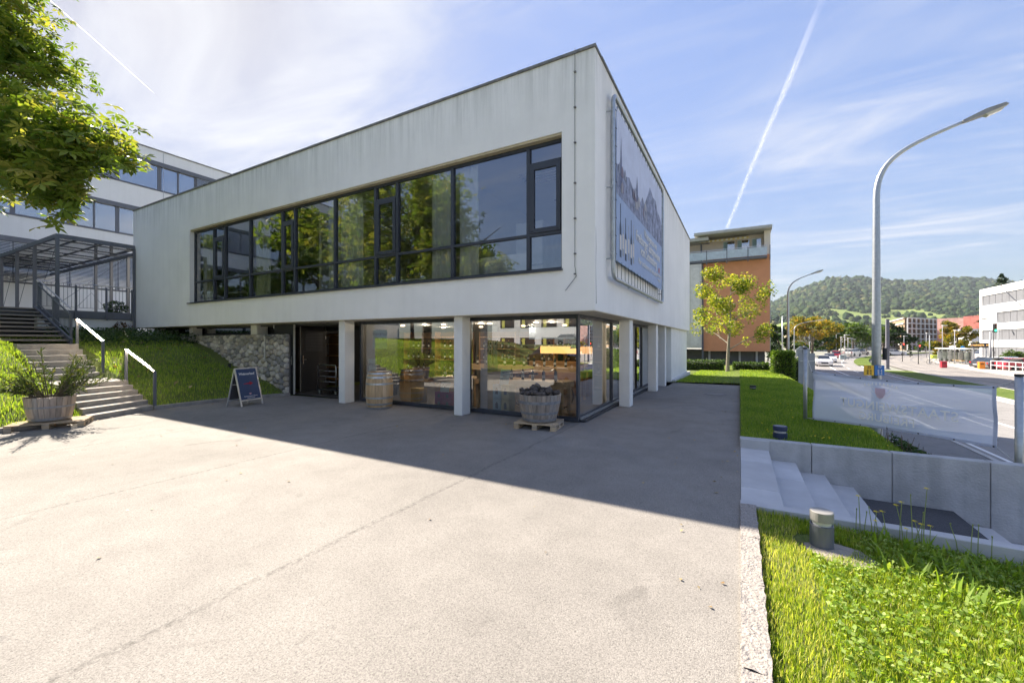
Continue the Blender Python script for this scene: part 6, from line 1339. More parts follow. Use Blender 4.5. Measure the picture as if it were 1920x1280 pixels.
# ================================================================ cars
def car(label, loc, rz, col, s=1.0, group=None, kind='sedan'):
    """body with wheel arches, glasshouse, wheels, lights; local +x is the front"""
    o = thing('parked_car' if 'parked' in label else 'car', label, 'car', (0, 0, 0), group=group)
    pm = M('car_paint_%d_%d_%d' % tuple(int(c * 100) for c in col), col, rough=.25, var=.02, spec=.6, coat=.6)
    side = [(-2.15, .32), (-2.2, .62), (-2.12, .92), (-1.7, 1.0), (.75, 1.0), (1.5, .93), (2.05, .78), (2.18, .55), (2.12, .3)]
    def arch(cx): return [(cx + .36 * cos(t), .30 + .36 * sin(t)) for t in [pi * k / 8 for k in range(9)]]
    prof = list(reversed(side)); bottom = [(-2.05, .22), (-1.68, .22)] + list(reversed(arch(-1.32))) + [(-.9, .22), (.9, .22)] + list(reversed(arch(1.32))) + [(1.7, .22), (2.05, .22)]
    poly = bottom + prof; n = len(poly); vs = []
    for y, k in ((-.86, 0), (-.74, 1), (.74, 1), (.86, 0)):
        for x, z in poly: vs.append((x, y if k == 0 else y, z + (.035 if k and z > .9 else 0)))
    fs = [tuple(range(n)), tuple(reversed(range(3 * n, 4 * n)))] + [(r * n + i, r * n + (i + 1) % n, (r + 1) * n + (i + 1) % n, (r + 1) * n + i) for r in range(3) for i in range(n)]
    MB().add(vs, fs).build('body', pm, o, fixn=True)
    gh = [(-1.95, 1.0, .70), (-1.45, 1.42, .56), (.15, 1.46, .56), (.98, 1.0, .70)]; vs = [(x, -w, z) for x, z, w in gh] + [(x, w, z) for x, z, w in gh]
    MB().add(vs, [(0, 1, 2, 3), (7, 6, 5, 4), (0, 4, 5, 1), (2, 6, 7, 3)]).build('windows', M('car_glass', (.02, .025, .03), rough=.08, spec=.9), o, fixn=True)
    MB().add([(-1.5, -.58, 1.405), (-1.5, .58, 1.405), (.2, .58, 1.46), (.2, -.58, 1.46), (-1.45, -.5, 1.47), (-1.45, .5, 1.47), (.1, .5, 1.50), (.1, -.5, 1.50)], [(4, 7, 6, 5), (0, 3, 7, 4), (1, 5, 6, 2), (0, 4, 5, 1), (2, 6, 7, 3)]).build('roof', pm, o, fixn=True)
    for x0, x1 in ((-.55, -.47),): 
        for sy in (-1, 1): MB().bar((-.5, sy * .71, 1.0), (-.5, sy * .575, 1.43), .03, .08).build('pillar', pm, o)
    for x in (-1.32, 1.32):
        for sy in (-1, 1):
            w_ = MB().lathe([(.16, -.09), (.30, -.10), (.32, -.06), (.32, .06), (.30, .10), (.16, .09)], (0, 0, 0), 18); w_.v = [(x + a_, sy * .80 + c_, .32 + b_) for a_, b_, c_ in w_.v]; q = w_.build('wheel', M('tyre', (.02, .02, .02), rough=.8), o)
            w_ = MB().lathe([(.001, .092), (.19, .088), (.20, .06)], (0, 0, 0), 12, cap=False); w_.v = [(x + a_, sy * (.80 + c_), .32 + b_) for a_, b_, c_ in w_.v]; w_.build('rim', alu, q)
    for sy in (-1, 1):
        MB().cbox(2.0, 2.16, sy * .62 - .17, sy * .62 + .17, .62, .76, .02).build('headlight', M('headlight_glass', (.7, .72, .75), rough=.1), o); MB().cbox(-2.2, -2.1, sy * .66 - .13, sy * .66 + .13, .68, .86, .02).build('tail_light', M('tail_red', (.45, .02, .02), rough=.2), o)
        MB().cbox(.62, .78, sy * .95 - .08, sy * .95 + .08, .98, 1.10, .02).build('wing_mirror', pm, o)
    MB().box(2.14, 2.19, -.38, .38, .42, .60).build('grille', dark_m, o); MB().box(2.19, 2.20, -.26, .26, .30, .40).box(-2.215, -2.20, -.26, .26, .48, .58).build('number_plate', white_p, o)
    o.location = loc; o.rotation_euler = (0, 0, rz); o.scale = (s, s, s); return o
def car_at(label, u, d, rz, col, s=1.0, z=-1.6, **k): p = atd(u, 641, d); return car(label, (p.x, p.y, z), rz, col, s, **k)
wht = (.72, .73, .74)
car_at('white car driving toward the camera in front of the others', 1544, 58, radians(-94), wht)
car_at('white car just behind the first white car', 1555, 68, radians(-96), (.70, .71, .73))
car_at('red car seen from behind farther down the street', 1568, 86, radians(78), (.50, .02, .04))
car_at('small white van like car beside the grey cabinet far away', 1598, 98, radians(60), (.68, .68, .68), 1.15)
car_at('white car parked on the far side street before the brown block', 1677, 104, radians(10), (.66, .67, .70))
car_at('dark car parked behind the tram stop mast', 1866, 52, radians(20), (.03, .03, .035))
car_at('grey car parked between the dark car and the blue car', 1884, 50, radians(15), (.12, .13, .14))
car_at('blue silver car parked behind the white tube fence', 1899, 52, radians(12), (.25, .35, .52))
car_at('dark red car parked at the right edge of the picture', 1921, 48, radians(10), (.35, .02, .04))
car_at('dark car far behind the waste tin at the tram lane', 1613, 106, radians(50), (.05, .06, .09))

# ================================================================ people
def person(label, loc, h, top_c, leg_c, skirt=None, face=0.0, hair_c=(.05, .03, .02), stride=.12):
    o = thing('person', label, 'person', (0, 0, 0)); k = h / 1.7
    J = [(0, 0, .93), (0, 0, 1.12), (0, .0, 1.36), (0, 0, 1.47), (0, .01, 1.60), (.11, 0, .88), (.12, stride, .49), (.12, -stride * .2, .09), (.12, stride * .6 - .02, .03), (-.11, 0, .88), (-.12, -stride, .5), (-.12, -stride * 1.6, .13), (-.12, -stride * 1.3 + .1, .04),
         (.19, 0, 1.38), (.24, .03, 1.12), (.25, .12, .90), (-.19, 0, 1.38), (-.24, -.03, 1.12), (-.25, .06, .90)]
    E_ = [(0, 1), (1, 2), (2, 3), (3, 4), (0, 5), (5, 6), (6, 7), (7, 8), (0, 9), (9, 10), (10, 11), (11, 12), (2, 13), (13, 14), (14, 15), (2, 16), (16, 17), (17, 18)]
    Rr = [.14, .12, .15, .055, .09, .09, .06, .042, .035, .09, .06, .042, .035, .06, .042, .03, .06, .042, .03]
    me = bpy.data.meshes.new('body'); me.from_pydata([(x * k, y * k, z * k) for x, y, z in J], E_, []); b = bpy.data.objects.new('body', me); COL.objects.link(b); b.parent = o
    me.materials.append(M('skin', (.50, .32, .24), rough=.6)); md = b.modifiers.new('skin', 'SKIN'); 
    for i, r in enumerate(Rr): me.skin_vertices[0].data[i].radius = (r * k, r * k * .85)
    me.skin_vertices[0].data[0].use_root = True; b.modifiers.new('smooth', 'SUBSURF').levels = 1; b.modifiers['smooth'].render_levels = 1
    MB().lathe([(.165, .90), (.15, 1.02), (.145, 1.12), (.175, 1.30), (.17, 1.40), (.08, 1.455)], (0, 0, 0), 14).tube([(.17, 0, 1.39), (.24, .02, 1.14)], [.075, .06], 8).tube([(-.17, 0, 1.39), (-.24, -.02, 1.14)], [.075, .06], 8).build('shirt', M('cloth_%s' % label[:12], top_c, rough=.85), o).scale = (k, k * .8, k)
    if skirt: MB().lathe([(.15, .98), (.21, .80), (.25, .55), (.255, .40)], (0, 0, 0), 16).build('skirt', M('skirt_%s' % label[:12], skirt, rough=.9, var=.2), o).scale = (k, k * .8, k)
    else:
        MB().tube([(.10, 0, .93), (.12, stride, .49), (.12, -stride * .2, .10)], [.105, .075, .06], 8).tube([(-.10, 0, .93), (-.12, -stride, .5), (-.12, -stride * 1.6, .14)], [.105, .075, .06], 8).build('trousers', M('trousers_%s' % label[:12], leg_c, rough=.9), o).scale = (k, k, k)
    hb = bmesh.new(); bmesh.ops.create_icosphere(hb, subdivisions=2, radius=.105); MB().bm(hb, mat=Matrix.Translation((0, -.012, 1.635)) @ Matrix.Diagonal((.95, 1.02, 1.08, 1))).build('hair', M('hair', hair_c, rough=.8), o).scale = (k, k, k)
    o.location = loc; o.rotation_euler = (0, 0, face); return o
person('person in a pale top and dark red skirt walking on the shaded sidewalk', (4.75, 45, -1.5), 1.72, (.55, .55, .52), (.1, .1, .1), skirt=(.20, .02, .03), face=radians(170))
# bicycles and post boxes round the stop
def bicycle(label, loc, rz, col, s=1.0):
    o = thing('bicycle', label, 'bicycle', (0, 0, 0)); fm = M('bike_paint_%d' % int(col[0] * 100 + col[1] * 10), col, rough=.35)
    for x in (-.52, .52):
        pts = [(x + .33 * cos(t), 0, .34 + .33 * sin(t)) for t in np.linspace(0, 2 * pi, 25)]; q = MB().tube(pts, .018, 6, cap=False).build('wheel', M('tyre', (.02, .02, .02)), o)
        sp = MB(); 
        for t in np.linspace(0, pi, 9)[:-1]: sp.tube([(x + .32 * cos(t), 0, .34 + .32 * sin(t)), (x - .32 * cos(t), 0, .34 - .32 * sin(t))], .002, 3)
        sp.build('spokes', steel, q)
    a_, b, c, d = Vector((-.52, 0, .34)), Vector((-.05, 0, .28)), Vector((-.2, 0, .82)), Vector((.38, 0, .86)); m = MB()
    for p, q in ((a_, b), (b, c), (c, a_), (c, d), (b, d), (d, Vector((.52, 0, .34))), (d, d + Vector((-.04, 0, .14)))): m.tube([p, q], .017, 7)
    m.build('frame', fm, o); MB().tube([(.3, -.25, .98), (.36, -.12, 1.02), (.36, .12, 1.02), (.3, .25, .98)], .013, 7).build('handlebar', steel, o); MB().cbox(-.36, -.1, -.07, .07, .86, .91, .02).build('saddle', dark_m, o); MB().tube([(-.05, -.07, .28), (-.05, .07, .28), (.08, .07, .2)], .012, 6).build('crank', steel, o)
    o.location = loc; o.rotation_euler = (0, 0, rz); o.scale = (s, s, s); return o
p = atd(1750, 641, 60); bicycle('bicycle leaning near the left end of the tram shelter', (p.x, p.y, -1.5), .4, (.1, .1, .1), 1.05)

# ================================================================ hill with forest and meadows
def hill_z(u, t):
    """height along the sight line of column u; t = 0 at the foot, 1 at the ridge"""
    U_ = [1000, 1250, 1380, 1447, 1500, 1560, 1600, 1650, 1700, 1760, 1800, 1840, 1900, 2000, 2200, 2500]; T_ = [612, 600, 585, 571, 543, 524, 521, 525, 531, 524, 522, 526, 531, 545, 570, 610]
    vt = np.interp(u, U_, T_); prof = np.interp(t, [0, .18, .34, .42, .7, 1.0], [0, .26, .41, .49, .76, 1.0]); return (641 - vt) / FPX * prof
DN, DF = 620.0, 2400.0
us = np.linspace(1000, 2500, 150); ts = np.linspace(0, 1.25, 60); V = []
for t in ts:
    for u in us:
        d = lerp(DN, DF, t); p = ray(u, 641) * d; e = hill_z(u, min(t, 1)) * (DF if t >= 1 else d / 1.0) * (1 if t <= 1 else 1 - (t - 1) * 2.5); z = max(-3, e - 3 + 18 * sin(u * .021 + t * 6) * t * (1 - min(t, 1)) * 2.0); V.append((p.x, p.y, z))
n_ = len(us); F = [(j * n_ + i, j * n_ + i + 1, (j + 1) * n_ + i + 1, (j + 1) * n_ + i) for j in range(len(ts) - 1) for i in range(n_ - 1)]
me = bpy.data.meshes.new('hill'); me.from_pydata(V, [], F); me.polygons.foreach_set('use_smooth', [True] * len(F)); me.update(); hl = link('hill', me, ground_mat('hill_meadow', (.16, .22, .06), (.27, .31, .10), (.12, .17, .05), .012, .2), kind='structure')
HV = np.array(V).reshape(len(ts), n_, 3)
def hill_pt(u, t):
    i = (u - us[0]) / (us[1] - us[0]); j = t / (ts[1] - ts[0]); i0, j0 = int(i), int(j); a_, b = i - i0, j - j0
    return HV[j0, i0] * (1 - a_) * (1 - b) + HV[j0, i0 + 1] * a_ * (1 - b) + HV[j0 + 1, i0] * (1 - a_) * b + HV[j0 + 1, i0 + 1] * a_ * b
def forested(u, t):
    edge = .44 + .05 * sin(u * .013) + .04 * sin(u * .041 + 1) - .10 * smooth(1740, 1850, u)
    if t > edge: return .99
    grove = sin(u * .05 + t * 30) + sin(u * .023 - t * 41 + 2) + .7 * sin(u * .11 + t * 60)
    return .75 if grove > 1.15 - .4 * (t < .16) else .05
bm = bmesh.new(); bmesh.ops.create_icosphere(bm, subdivisions=2, radius=1); bv = np.array([v.co[:] for v in bm.verts]); bfc = np.array([[v.index for v in f.verts] for f in bm.faces]); bm.free()
TV, TF, TT = [], [], []; k = 0; r5 = random.Random(3)
while k < 8200:
    u = r5.uniform(1425, 2080); t = r5.random() ** .8 * 1.03
    if r5.random() > forested(u, t): continue
    p = hill_pt(u, t); d = sqrt(p[0] ** 2 + p[1] ** 2); s = r5.choice((3.5, 5, 6.5, 8, 11)) * r5.uniform(.8, 1.2) * lerp(.75, 1.4, t); q = bv * (1 + rng.normal(0, .17, (len(bv), 1))) * np.array([s, s, s * r5.uniform(.9, 1.35)]) + p + np.array([0, 0, s * .45])
    TV.append(q); TF.append(bfc + k * len(bv)); TT.append(np.full(len(bv), np.clip(r5.gauss(.42, .25), 0, 1))); k += 1
forest = leaf_mat('forest_crown', [(.018, .040, .020), (.035, .065, .024), (.06, .09, .03), (.12, .12, .045)], transl=.12, rough=.9, spec=.1)
nz_ = forest.node_tree; q = nz_.nodes.new('ShaderNodeTexNoise'); q.inputs['Scale'].default_value = .35; q.inputs['Detail'].default_value = 5; g = nz_.nodes.new('ShaderNodeNewGeometry'); nz_.links.new(g.outputs['Position'], q.inputs['Vector']); bp2 = nz_.nodes.new('ShaderNodeBump'); bp2.inputs['Strength'].default_value = 1; bp2.inputs['Distance'].default_value = 3.0; nz_.links.new(q.outputs[0], bp2.inputs['Height']); nz_.links.new(bp2.outputs[0], nz_.nodes['Principled BSDF'].inputs['Normal'])
np_mesh('forest', np.concatenate(TV), np.concatenate(TF), forest, attr=np.concatenate(TT), kind='stuff')
p = hill_pt(1576, 1.0); tw = thing('lookout_tower', 'tiny lookout tower on the ridge of the forested hill', 'tower', tuple(p)); MB().tube([p + np.array([0, 0, -5]), p + np.array([0, 0, 30])], [3.5, 2.2], 8).build('shaft', grey_p, tw); MB().tube([p + np.array([0, 0, 24]), p + np.array([0, 0, 27])], [4, 4], 8).build('platform', grey_p, tw)

# ================================================================ contrails high above (thin ice cloud, lit by the sun)
def contrail(label, a_, b_, w0, w1, dens, seed):
    m = bpy.data.materials.new('contrail_ice_%d' % seed); m.use_nodes = True; n = m.node_tree.nodes; l = m.node_tree.links; n.remove(n['Principled BSDF']); df = n.new('ShaderNodeBsdfTranslucent'); df.inputs[0].default_value = (1, 1, 1, 1); d3 = n.new('ShaderNodeBsdfDiffuse'); d3.inputs[0].default_value = (1, 1, 1, 1); tp = n.new('ShaderNodeBsdfTransparent')
    ma = n.new('ShaderNodeMixShader'); ma.inputs[0].default_value = .5; l.new(df.outputs[0], ma.inputs[1]); l.new(d3.outputs[0], ma.inputs[2])
    uv = n.new('ShaderNodeAttribute'); uv.attribute_name = 'across'; uw = n.new('ShaderNodeAttribute'); uw.attribute_name = 'along'
    def mth(op, a, b=None):
        q = n.new('ShaderNodeMath'); q.operation = op; q.use_clamp = False
        for i, x in enumerate((a, b)):
            if x is None: continue
            if isinstance(x, (int, float)): q.inputs[i].default_value = x
            else: l.new(x, q.inputs[i])
        return q.outputs[0]
    cb_ = n.new('ShaderNodeCombineXYZ'); l.new(mth('MULTIPLY', uw.outputs['Fac'], 14 if w1 > 60 else 30), cb_.inputs[0]); l.new(mth('MULTIPLY', uv.outputs['Fac'], 1.2), cb_.inputs[1]); cb_.inputs[2].default_value = seed
    no = n.new('ShaderNodeTexNoise'); no.inputs['Scale'].default_value = 2.2; no.inputs['Detail'].default_value = 6; l.new(cb_.outputs[0], no.inputs['Vector'])
    prof = mth('MAXIMUM', mth('SUBTRACT', 1.0, mth('POWER', mth('ABSOLUTE', uv.outputs['Fac']), 1.6)), 0.0)
    al = mth('MULTIPLY', mth('MULTIPLY', prof, dens), mth('MULTIPLY', mth('MINIMUM', mth('MULTIPLY', mth('MAXIMUM', mth('SUBTRACT', no.outputs[0], .18), 0), 2.6), 1.25), mth('MINIMUM', mth('MULTIPLY', mth('SUBTRACT', 1.0, uw.outputs['Fac']), 6), 1.0))); al = mth('MINIMUM', al, .95)
    mz = n.new('ShaderNodeMixShader'); l.new(al, mz.inputs[0]); l.new(tp.outputs[0], mz.inputs[1]); l.new(ma.outputs[0], mz.inputs[2]); l.new(mz.outputs[0], n['Material Output'].inputs[0])
    d = (b_ - a_); s_ = Vector((-d.y, d.x, 0)).normalized(); V, A, B = [], [], []; nA = 30
    for i in range(nA + 1):
        t = i / nA; c = a_.lerp(b_, t) + s_ * (sin(t * 9 + seed) * w1 * .12 + sin(t * 23) * w1 * .05); w = lerp(w0, w1, t)
        for k in (-1, -.5, 0, .5, 1): V.append(c + s_ * w * k + Vector((0, 0, -abs(k) * w * .1))); A.append(float(k)); B.append(t if w0 > w1 else 1 - t)
    F = [(i * 5 + k, i * 5 + k + 1, (i + 1) * 5 + k + 1, (i + 1) * 5 + k) for i in range(nA) for k in range(4)]; me = bpy.data.meshes.new('contrail'); me.from_pydata(V, [], F)
    for nm, vals in (('across', A), ('along', B)): at = me.attributes.new(nm, 'FLOAT', 'POINT'); at.data.foreach_set('value', vals)
    me.update(); link('contrail', me, m, label=label, cat='contrail')
ALT = 5200.0
def skypt(u, v): r = ray(u, v); return Vector((0, 0, EYE)) + r * ((ALT - EYE) / r.z)
contrail('long wavy vapour trail rising over the orange house to the top of the sky', skypt(1566, -60), skypt(1362, 428), 62, 100, .30, 3)
contrail('thin straight vapour trail in the upper left sky above the office', skypt(60, -30), skypt(297, 182), 20, 15, 1.0, 7)
# ================================================================ things behind the upper windows
curt = M('pale_green_curtain', (.92, .95, .88), rough=.9, var=.04, transl=.4)
def curtain(label, x0, x1, z0=3.3, z1=5.93, y=8.10):
    n = max(6, int((x1 - x0) / .035)); V = []
    for j, z in enumerate(np.linspace(z0, z1, 8)):
        for i in range(n + 1):
            x = lerp(x0, x1, i / n) + (lerp(.06, 0, j / 7) * (i / n - .5)); V.append((x, y + .045 * sin(i * 1.15 + .3 * sin(j)) + .02 * sin(i * .37), z))
    F = [(j * (n + 1) + i, j * (n + 1) + i + 1, (j + 1) * (n + 1) + i + 1, (j + 1) * (n + 1) + i) for j in range(7) for i in range(n)]
    m = MB().add(V, F); o = m.build('curtain', curt, smooth_=True); props(o, label, 'curtain', 'curtains behind the ribbon window')
for x0, x1, lab in ((-18.0, -17.3, 'narrow pale green curtain at the left end of the ribbon window'), (-14.5, -13.7, 'pale green curtain second from the left behind the ribbon window'), (-10.7, -10.25, 'narrow drawn curtain left of the widest curtain'), (-10.15, -9.3, 'widest pale green curtain in the middle of the ribbon window'), (-6.75, -6.05, 'pale curtain reflecting sky at the left of the big pane'), (-5.9, -5.35, 'flat white curtain inside the big sky blue pane')): curtain(lab, x0, x1)
def furn(name, label, cat, parts, group=None):
    x0, x1, y0, y1, z0, z1 = parts[0][2:8]; o = thing(name, label, cat, ((x0 + x1) / 2, (y0 + y1) / 2, z0), group=group)
    for nm, mt_, *b in parts: box_part(nm, mt_, o, *b[:6])
    return o
wh = M('white_furniture', (.62, .62, .62), rough=.5)
furn('office_cabinet', 'tall office cabinet behind the big upper pane', 'cabinet', [('body', wh, -5.4, -4.6, 10.0, 11.4, 2.9, 5.0), ('shelf_board', M('cabinet_edge', (.3, .3, .35)), -5.42, -4.58, 9.97, 9.995, 3.8, 3.84)])
furn('office_desk', 'office desk with monitor behind the left upper window', 'desk', [('top', wh, -17.6, -16.0, 8.6, 9.4, 3.6, 3.64), ('leg', anth_lt, -17.5, -17.44, 8.7, 9.3, 2.9, 3.6), ('leg', anth_lt, -16.1, -16.04, 8.7, 9.3, 2.9, 3.6), ('monitor', dark_m, -17.1, -16.6, 8.9, 8.95, 3.75, 4.1)])
furn('office_desk', 'office desk behind the casement near the middle curtain', 'desk', [('top', wh, -8.9, -7.4, 8.6, 9.4, 3.45, 3.49), ('leg', anth_lt, -8.8, -8.74, 8.7, 9.3, 2.9, 3.45), ('leg', anth_lt, -7.5, -7.44, 8.7, 9.3, 2.9, 3.45), ('monitor', dark_m, -8.4, -7.9, 8.9, 8.95, 3.55, 3.9)])
furn('window_radiator', 'white radiator along the foot of the big upper pane', 'radiator', [('body', wh, -5.8, -4.1, 8.25, 8.35, 2.95, 3.75), ('pipe', steel, -5.9, -5.82, 8.28, 8.32, 2.95, 3.5)])
# ================================================================ shop interior
oakm = wood_lt; dk_oak = M('amber_wood', (.42, .22, .08), rough=.5, var=.25, scale=3)
def table(label, x0, x1, y0, y1, z, cat='table'):
    o = thing('display_table', label, cat, ((x0 + x1) / 2, (y0 + y1) / 2, .02)); box_part('top', oakm, o, x0, x1, y0, y1, z - .16, z)
    for x in (x0 + .05, x1 - .13):
        for y in (y0 + .05, y1 - .13): box_part('leg', oakm, o, x, x + .08, y, y + .08, .02, z - .161)
    return o
table('long light oak display table behind the left shop window', -7.6, -6.2, 9.15, 9.8, .78)
table('long light oak display table behind the right shop window', -5.35, -3.6, 9.0, 9.7, .80)
table('tasting bench in the middle of the shop', -8.6, -4.0, 11.4, 12.0, 1.0)
gm = [M('bottle_green', (.02, .04, .02), rough=.12, spec=.8), M('bottle_dark', (.012, .012, .014), rough=.12, spec=.8), M('bottle_amber', (.12, .06, .015), rough=.12, spec=.8)]; lblm = M('bottle_label', (.65, .63, .58))
proto = thing('wine_bottle', 'dark wine bottle with cream label standing on a shop table or shelf', 'bottle', (0, 0, 0), group='wine bottles in the shop')
MB().lathe([(.036, 0), (.038, .01), (.038, .19), (.03, .22), (.015, .25), (.014, .31), (.016, .32)], (0, 0, 0), 12).build('glass', gm[1], proto, smooth_=False); MB().lathe([(.0385, .06), (.0385, .14)], (0, 0, 0), 12, cap=False).build('label', lblm, proto); MB().lathe([(.0165, .27), (.0165, .322), (.001, .323)], (0, 0, 0), 8, cap=False).build('capsule', M('gold_capsule', (.5, .35, .08), metal=.6, rough=.35), proto)
spots = [(-7.3, 9.3, .78), (-7.0, 9.32, .78), (-6.7, 9.3, .78), (-6.45, 9.3, .78), (-5.1, 9.2, .80), (-4.8, 9.25, .80), (-4.5, 9.2, .8), (-4.2, 9.2, .8), (-3.9, 9.25, .8)] + [(-8.4 + .35 * i, 11.55, 1.0) for i in range(12)]
# shelves at the back with bottle rows
sh = [('bottle shelf along the back wall on the left', -12.6, -9.2, 13.2), ('bottle shelf along the back wall in the middle', -9.0, -5.8, 13.6), ('bottle shelf along the back wall on the right', -5.6, -3.9, 14.0)]
for lab, x0, x1, y in sh:
    o = thing('wine_shelf', lab, 'shelf', ((x0 + x1) / 2, y, .02)); box_part('back_panel', M('dark_oak', (.16, .09, .04)), o, x0, x1, y + .35, y + .38, .02, 2.15)
    for x in (x0, (x0 + x1) / 2, x1 - .03): box_part('upright', dk_oak, o, x, x + .03, y, y + .348, .02, 2.15)
    for z in (.15, .6, 1.05, 1.5, 1.95): box_part('shelf_board', dk_oak, o, x0 + .031, (x0 + x1) / 2 - .001, y, y + .345, z - .03, z); box_part('shelf_board', dk_oak, o, (x0 + x1) / 2 + .031, x1 - .031, y, y + .345, z - .03, z)
    for z in (.6, 1.05, 1.5):
        for k in range(int((x1 - x0) / .28)): 
            xx = x0 + .14 + k * .28
            if abs(xx - (x0 + x1) / 2 - .015) > .06 and rnd.random() < .8: spots.append((xx, y + .15, z))
proto.location = spots[0]
def bottle_label(x, y, z):
    if y < 9.31 and x < -6: return 'dark wine bottle on the light oak table behind the left shop window'
    if y < 9.31: return 'dark wine bottle on the light oak table behind the right shop window'
    if z == 1.0 and y < 12: return 'dark wine bottle standing on the tasting bench in the middle of the shop'
    return 'dark wine bottle on the %s board of the %s back shelf' % ({.6: 'lower', 1.05: 'middle', 1.5: 'upper'}.get(z, 'middle'), 'left' if x < -9.1 else 'middle' if x < -5.7 else 'right')
proto['label'] = bottle_label(*spots[0])
for s_ in spots[1:]: copy_tree(proto, loc=s_, label=bottle_label(*s_))
def carton(label, x, y, z, w, d, h, col, mark=True, group=None):
    o = thing('wine_carton', label, 'box', (x, y, z), group=group); box_part('box', M('carton_%d_%d' % (int(col[0] * 100), int(col[1] * 100)), col, rough=.8), o, x - w / 2, x + w / 2, y - d / 2, y + d / 2, z, z + h)
    if mark: MB().add([(x - .04, y - d / 2 - .002, z + h * .3), (x + .04, y - d / 2 - .002, z + h * .3), (x + .04, y - d / 2 - .002, z + h * .65), (x, y - d / 2 - .002, z + h * .8), (x - .04, y - d / 2 - .002, z + h * .65)], [(0, 1, 2, 3, 4)]).build('printed_mark', M('mark_dark', (.05, .08, .12)), o)
bl_, ye_, pu_ = (.45, .60, .66), (.58, .52, .28), (.22, .03, .14)
for k, (x, z, c, lab) in enumerate(((-5.22, .02, bl_, 'pale blue carton at the bottom left behind the right window'), (-5.22, .37, bl_, 'pale blue carton stacked on the left one behind the right window'), (-4.98, .02, ye_, 'yellow carton on the floor next to the pale blue stack'), (-4.98, .37, ye_, 'yellow carton stacked on top of the floor one'), (-4.22, .02, bl_, 'pale blue carton left of the half barrel tub'), (-3.98, .02, ye_, 'yellow carton half hidden by the half barrel tub'))): carton(lab, x, 8.82, z, .22, .3, .34, c)
for k, (x, z, lab) in enumerate(((-7.02, .02, 'purple carton lower left of the purple stack'), (-7.02, .22, 'purple carton upper left of the purple stack'), (-6.74, .02, 'purple carton lower right of the purple stack'), (-6.74, .22, 'purple carton upper right of the purple stack'))): carton(lab, x, 8.82, z, .27, .3, .195, pu_)
carton('tan carton on the floor behind the wine barrel', -8.0, 9.0, .02, .34, .3, .42, (.45, .33, .14), False)
def price_card(label, x, y, z, w, h, lines, tilt=.2):
    o = thing('price_card', label, 'card', (x, y, z)); MB().add([(x - w / 2, y, z), (x + w / 2, y, z), (x + w / 2 + tilt * h * .5, y + tilt * h, z + h), (x - w / 2 + tilt * h * .5, y + tilt * h, z + h), (x - w / 2, y + .006, z), (x + w / 2, y + .006, z), (x + w / 2 + tilt * h * .5, y + tilt * h + .006, z + h), (x - w / 2 + tilt * h * .5, y + tilt * h + .006, z + h)], [(0, 1, 2, 3), (7, 6, 5, 4), (0, 4, 5, 1), (2, 6, 7, 3)]).build('card', M('card_mint', (.58, .68, .66)), o, fixn=True)
    for i, s in enumerate(lines): text('lettering', s, h * .22, dark_m, (x + tilt * h * .3, y - .006 + tilt * h * (.78 - i * .25), z + h * (.78 - i * .25)), (pi / 2 - .2, 0, 0), o)
price_card('mint price card on the purple cartons', -6.88, 8.72, .42, .30, .26, ['AKTION', '6er'])
price_card('mint price card standing on the blue and yellow stack', -5.05, 8.72, .72, .26, .36, ['WEIN', 'des', 'Monats'], .15)
price_card('mint price card on the cartons behind the tub', -4.05, 8.72, .37, .26, .34, ['6 + 1', 'gratis'], .15)
price_card('small white card hanging in the right shop window', -5.25, 8.62, 2.0, .16, .2, ['OFFEN'], 0)
price_card('large pale notice stuck inside the left shop window', -9.15, 8.62, 1.55, .55, .55, ['Weinverkauf', 'Mo - Sa'], 0)
price_card('pale lower notice stuck inside the left shop window', -9.45, 8.62, .55, .32, .7, ['Wein', 'Sekt'], 0)
# vine-wood decoration: bundle of bleached branches on an oak block
o = thing('branch_bundle', 'bundle of bleached vine branches standing in the right shop window', 'decoration', (-5.6, 8.95, 1.05)); box_part('block', oakm, o, -5.9, -5.2, 8.8, 9.2, .8, 1.04); box_part('pedestal', wood_lt, o, -5.85, -5.25, 8.82, 9.18, .02, .799); mb = MB()
for k in range(12): x = -5.75 + k * .035; mb.tube([(x, 8.95, 1.09), (x + rnd.uniform(-.03, .03), 8.95, 1.4), (x + rnd.uniform(-.08, .08), 8.95 + rnd.uniform(-.05, .05), 1.65 + rnd.uniform(0, .2))], [.012, .010, .014], 5)
mb.build('branches', M('bleached_branch', (.50, .42, .30)), o); box_part('tray', M('pale_tray', (.5, .42, .3)), o, -5.8, -5.3, 8.85, 9.1, 1.045, 1.085)
# bar counter with amber lights
o = thing('tasting_bar', 'shop tasting bar with amber lit back shelf', 'bar counter', (-5, 12.9, .02)); box_part('counter', dk_oak, o, -6.3, -4.2, 12.6, 13.2, .02, 1.1); box_part('lit_shelf', M('amber_glow', (1, .50, .15), emit=.25), o, -6.2, -4.3, 13.3, 13.32, 1.35, 1.6); box_part('fascia', M('blue_grey_fascia', (.25, .32, .42)), o, -6.3, -4.2, 12.6, 12.7, 1.85, 2.25)
for x in (-9.2, -7.6, -6.0, -4.6):
    for y in (9.6, 11.6): 
        q = MB().lathe([(.06, 0), (.07, .03), (.03, .04)], (x, y, 2.24), 12); tagged(q, 'ceiling_spot', M('warm_spot', (1, .72, .42), emit=1.2), 'round warm ceiling spot inside the shop', 'ceiling light', group='warm ceiling spots in the shop')
for x, y in ((-9.0, 10.4), (-6.8, 10.4), (-4.6, 10.6), (-6.2, 12.6), (-9.6, 12.2)):
    ld = bpy.data.lights.new('shop_lamp', 'POINT'); ld.energy = 7; ld.color = (1, .82, .6); ld.shadow_soft_size = .035; lo = bpy.data.objects.new('shop_lamp', ld); COL.objects.link(lo); lo.location = (x, y, 2.2)
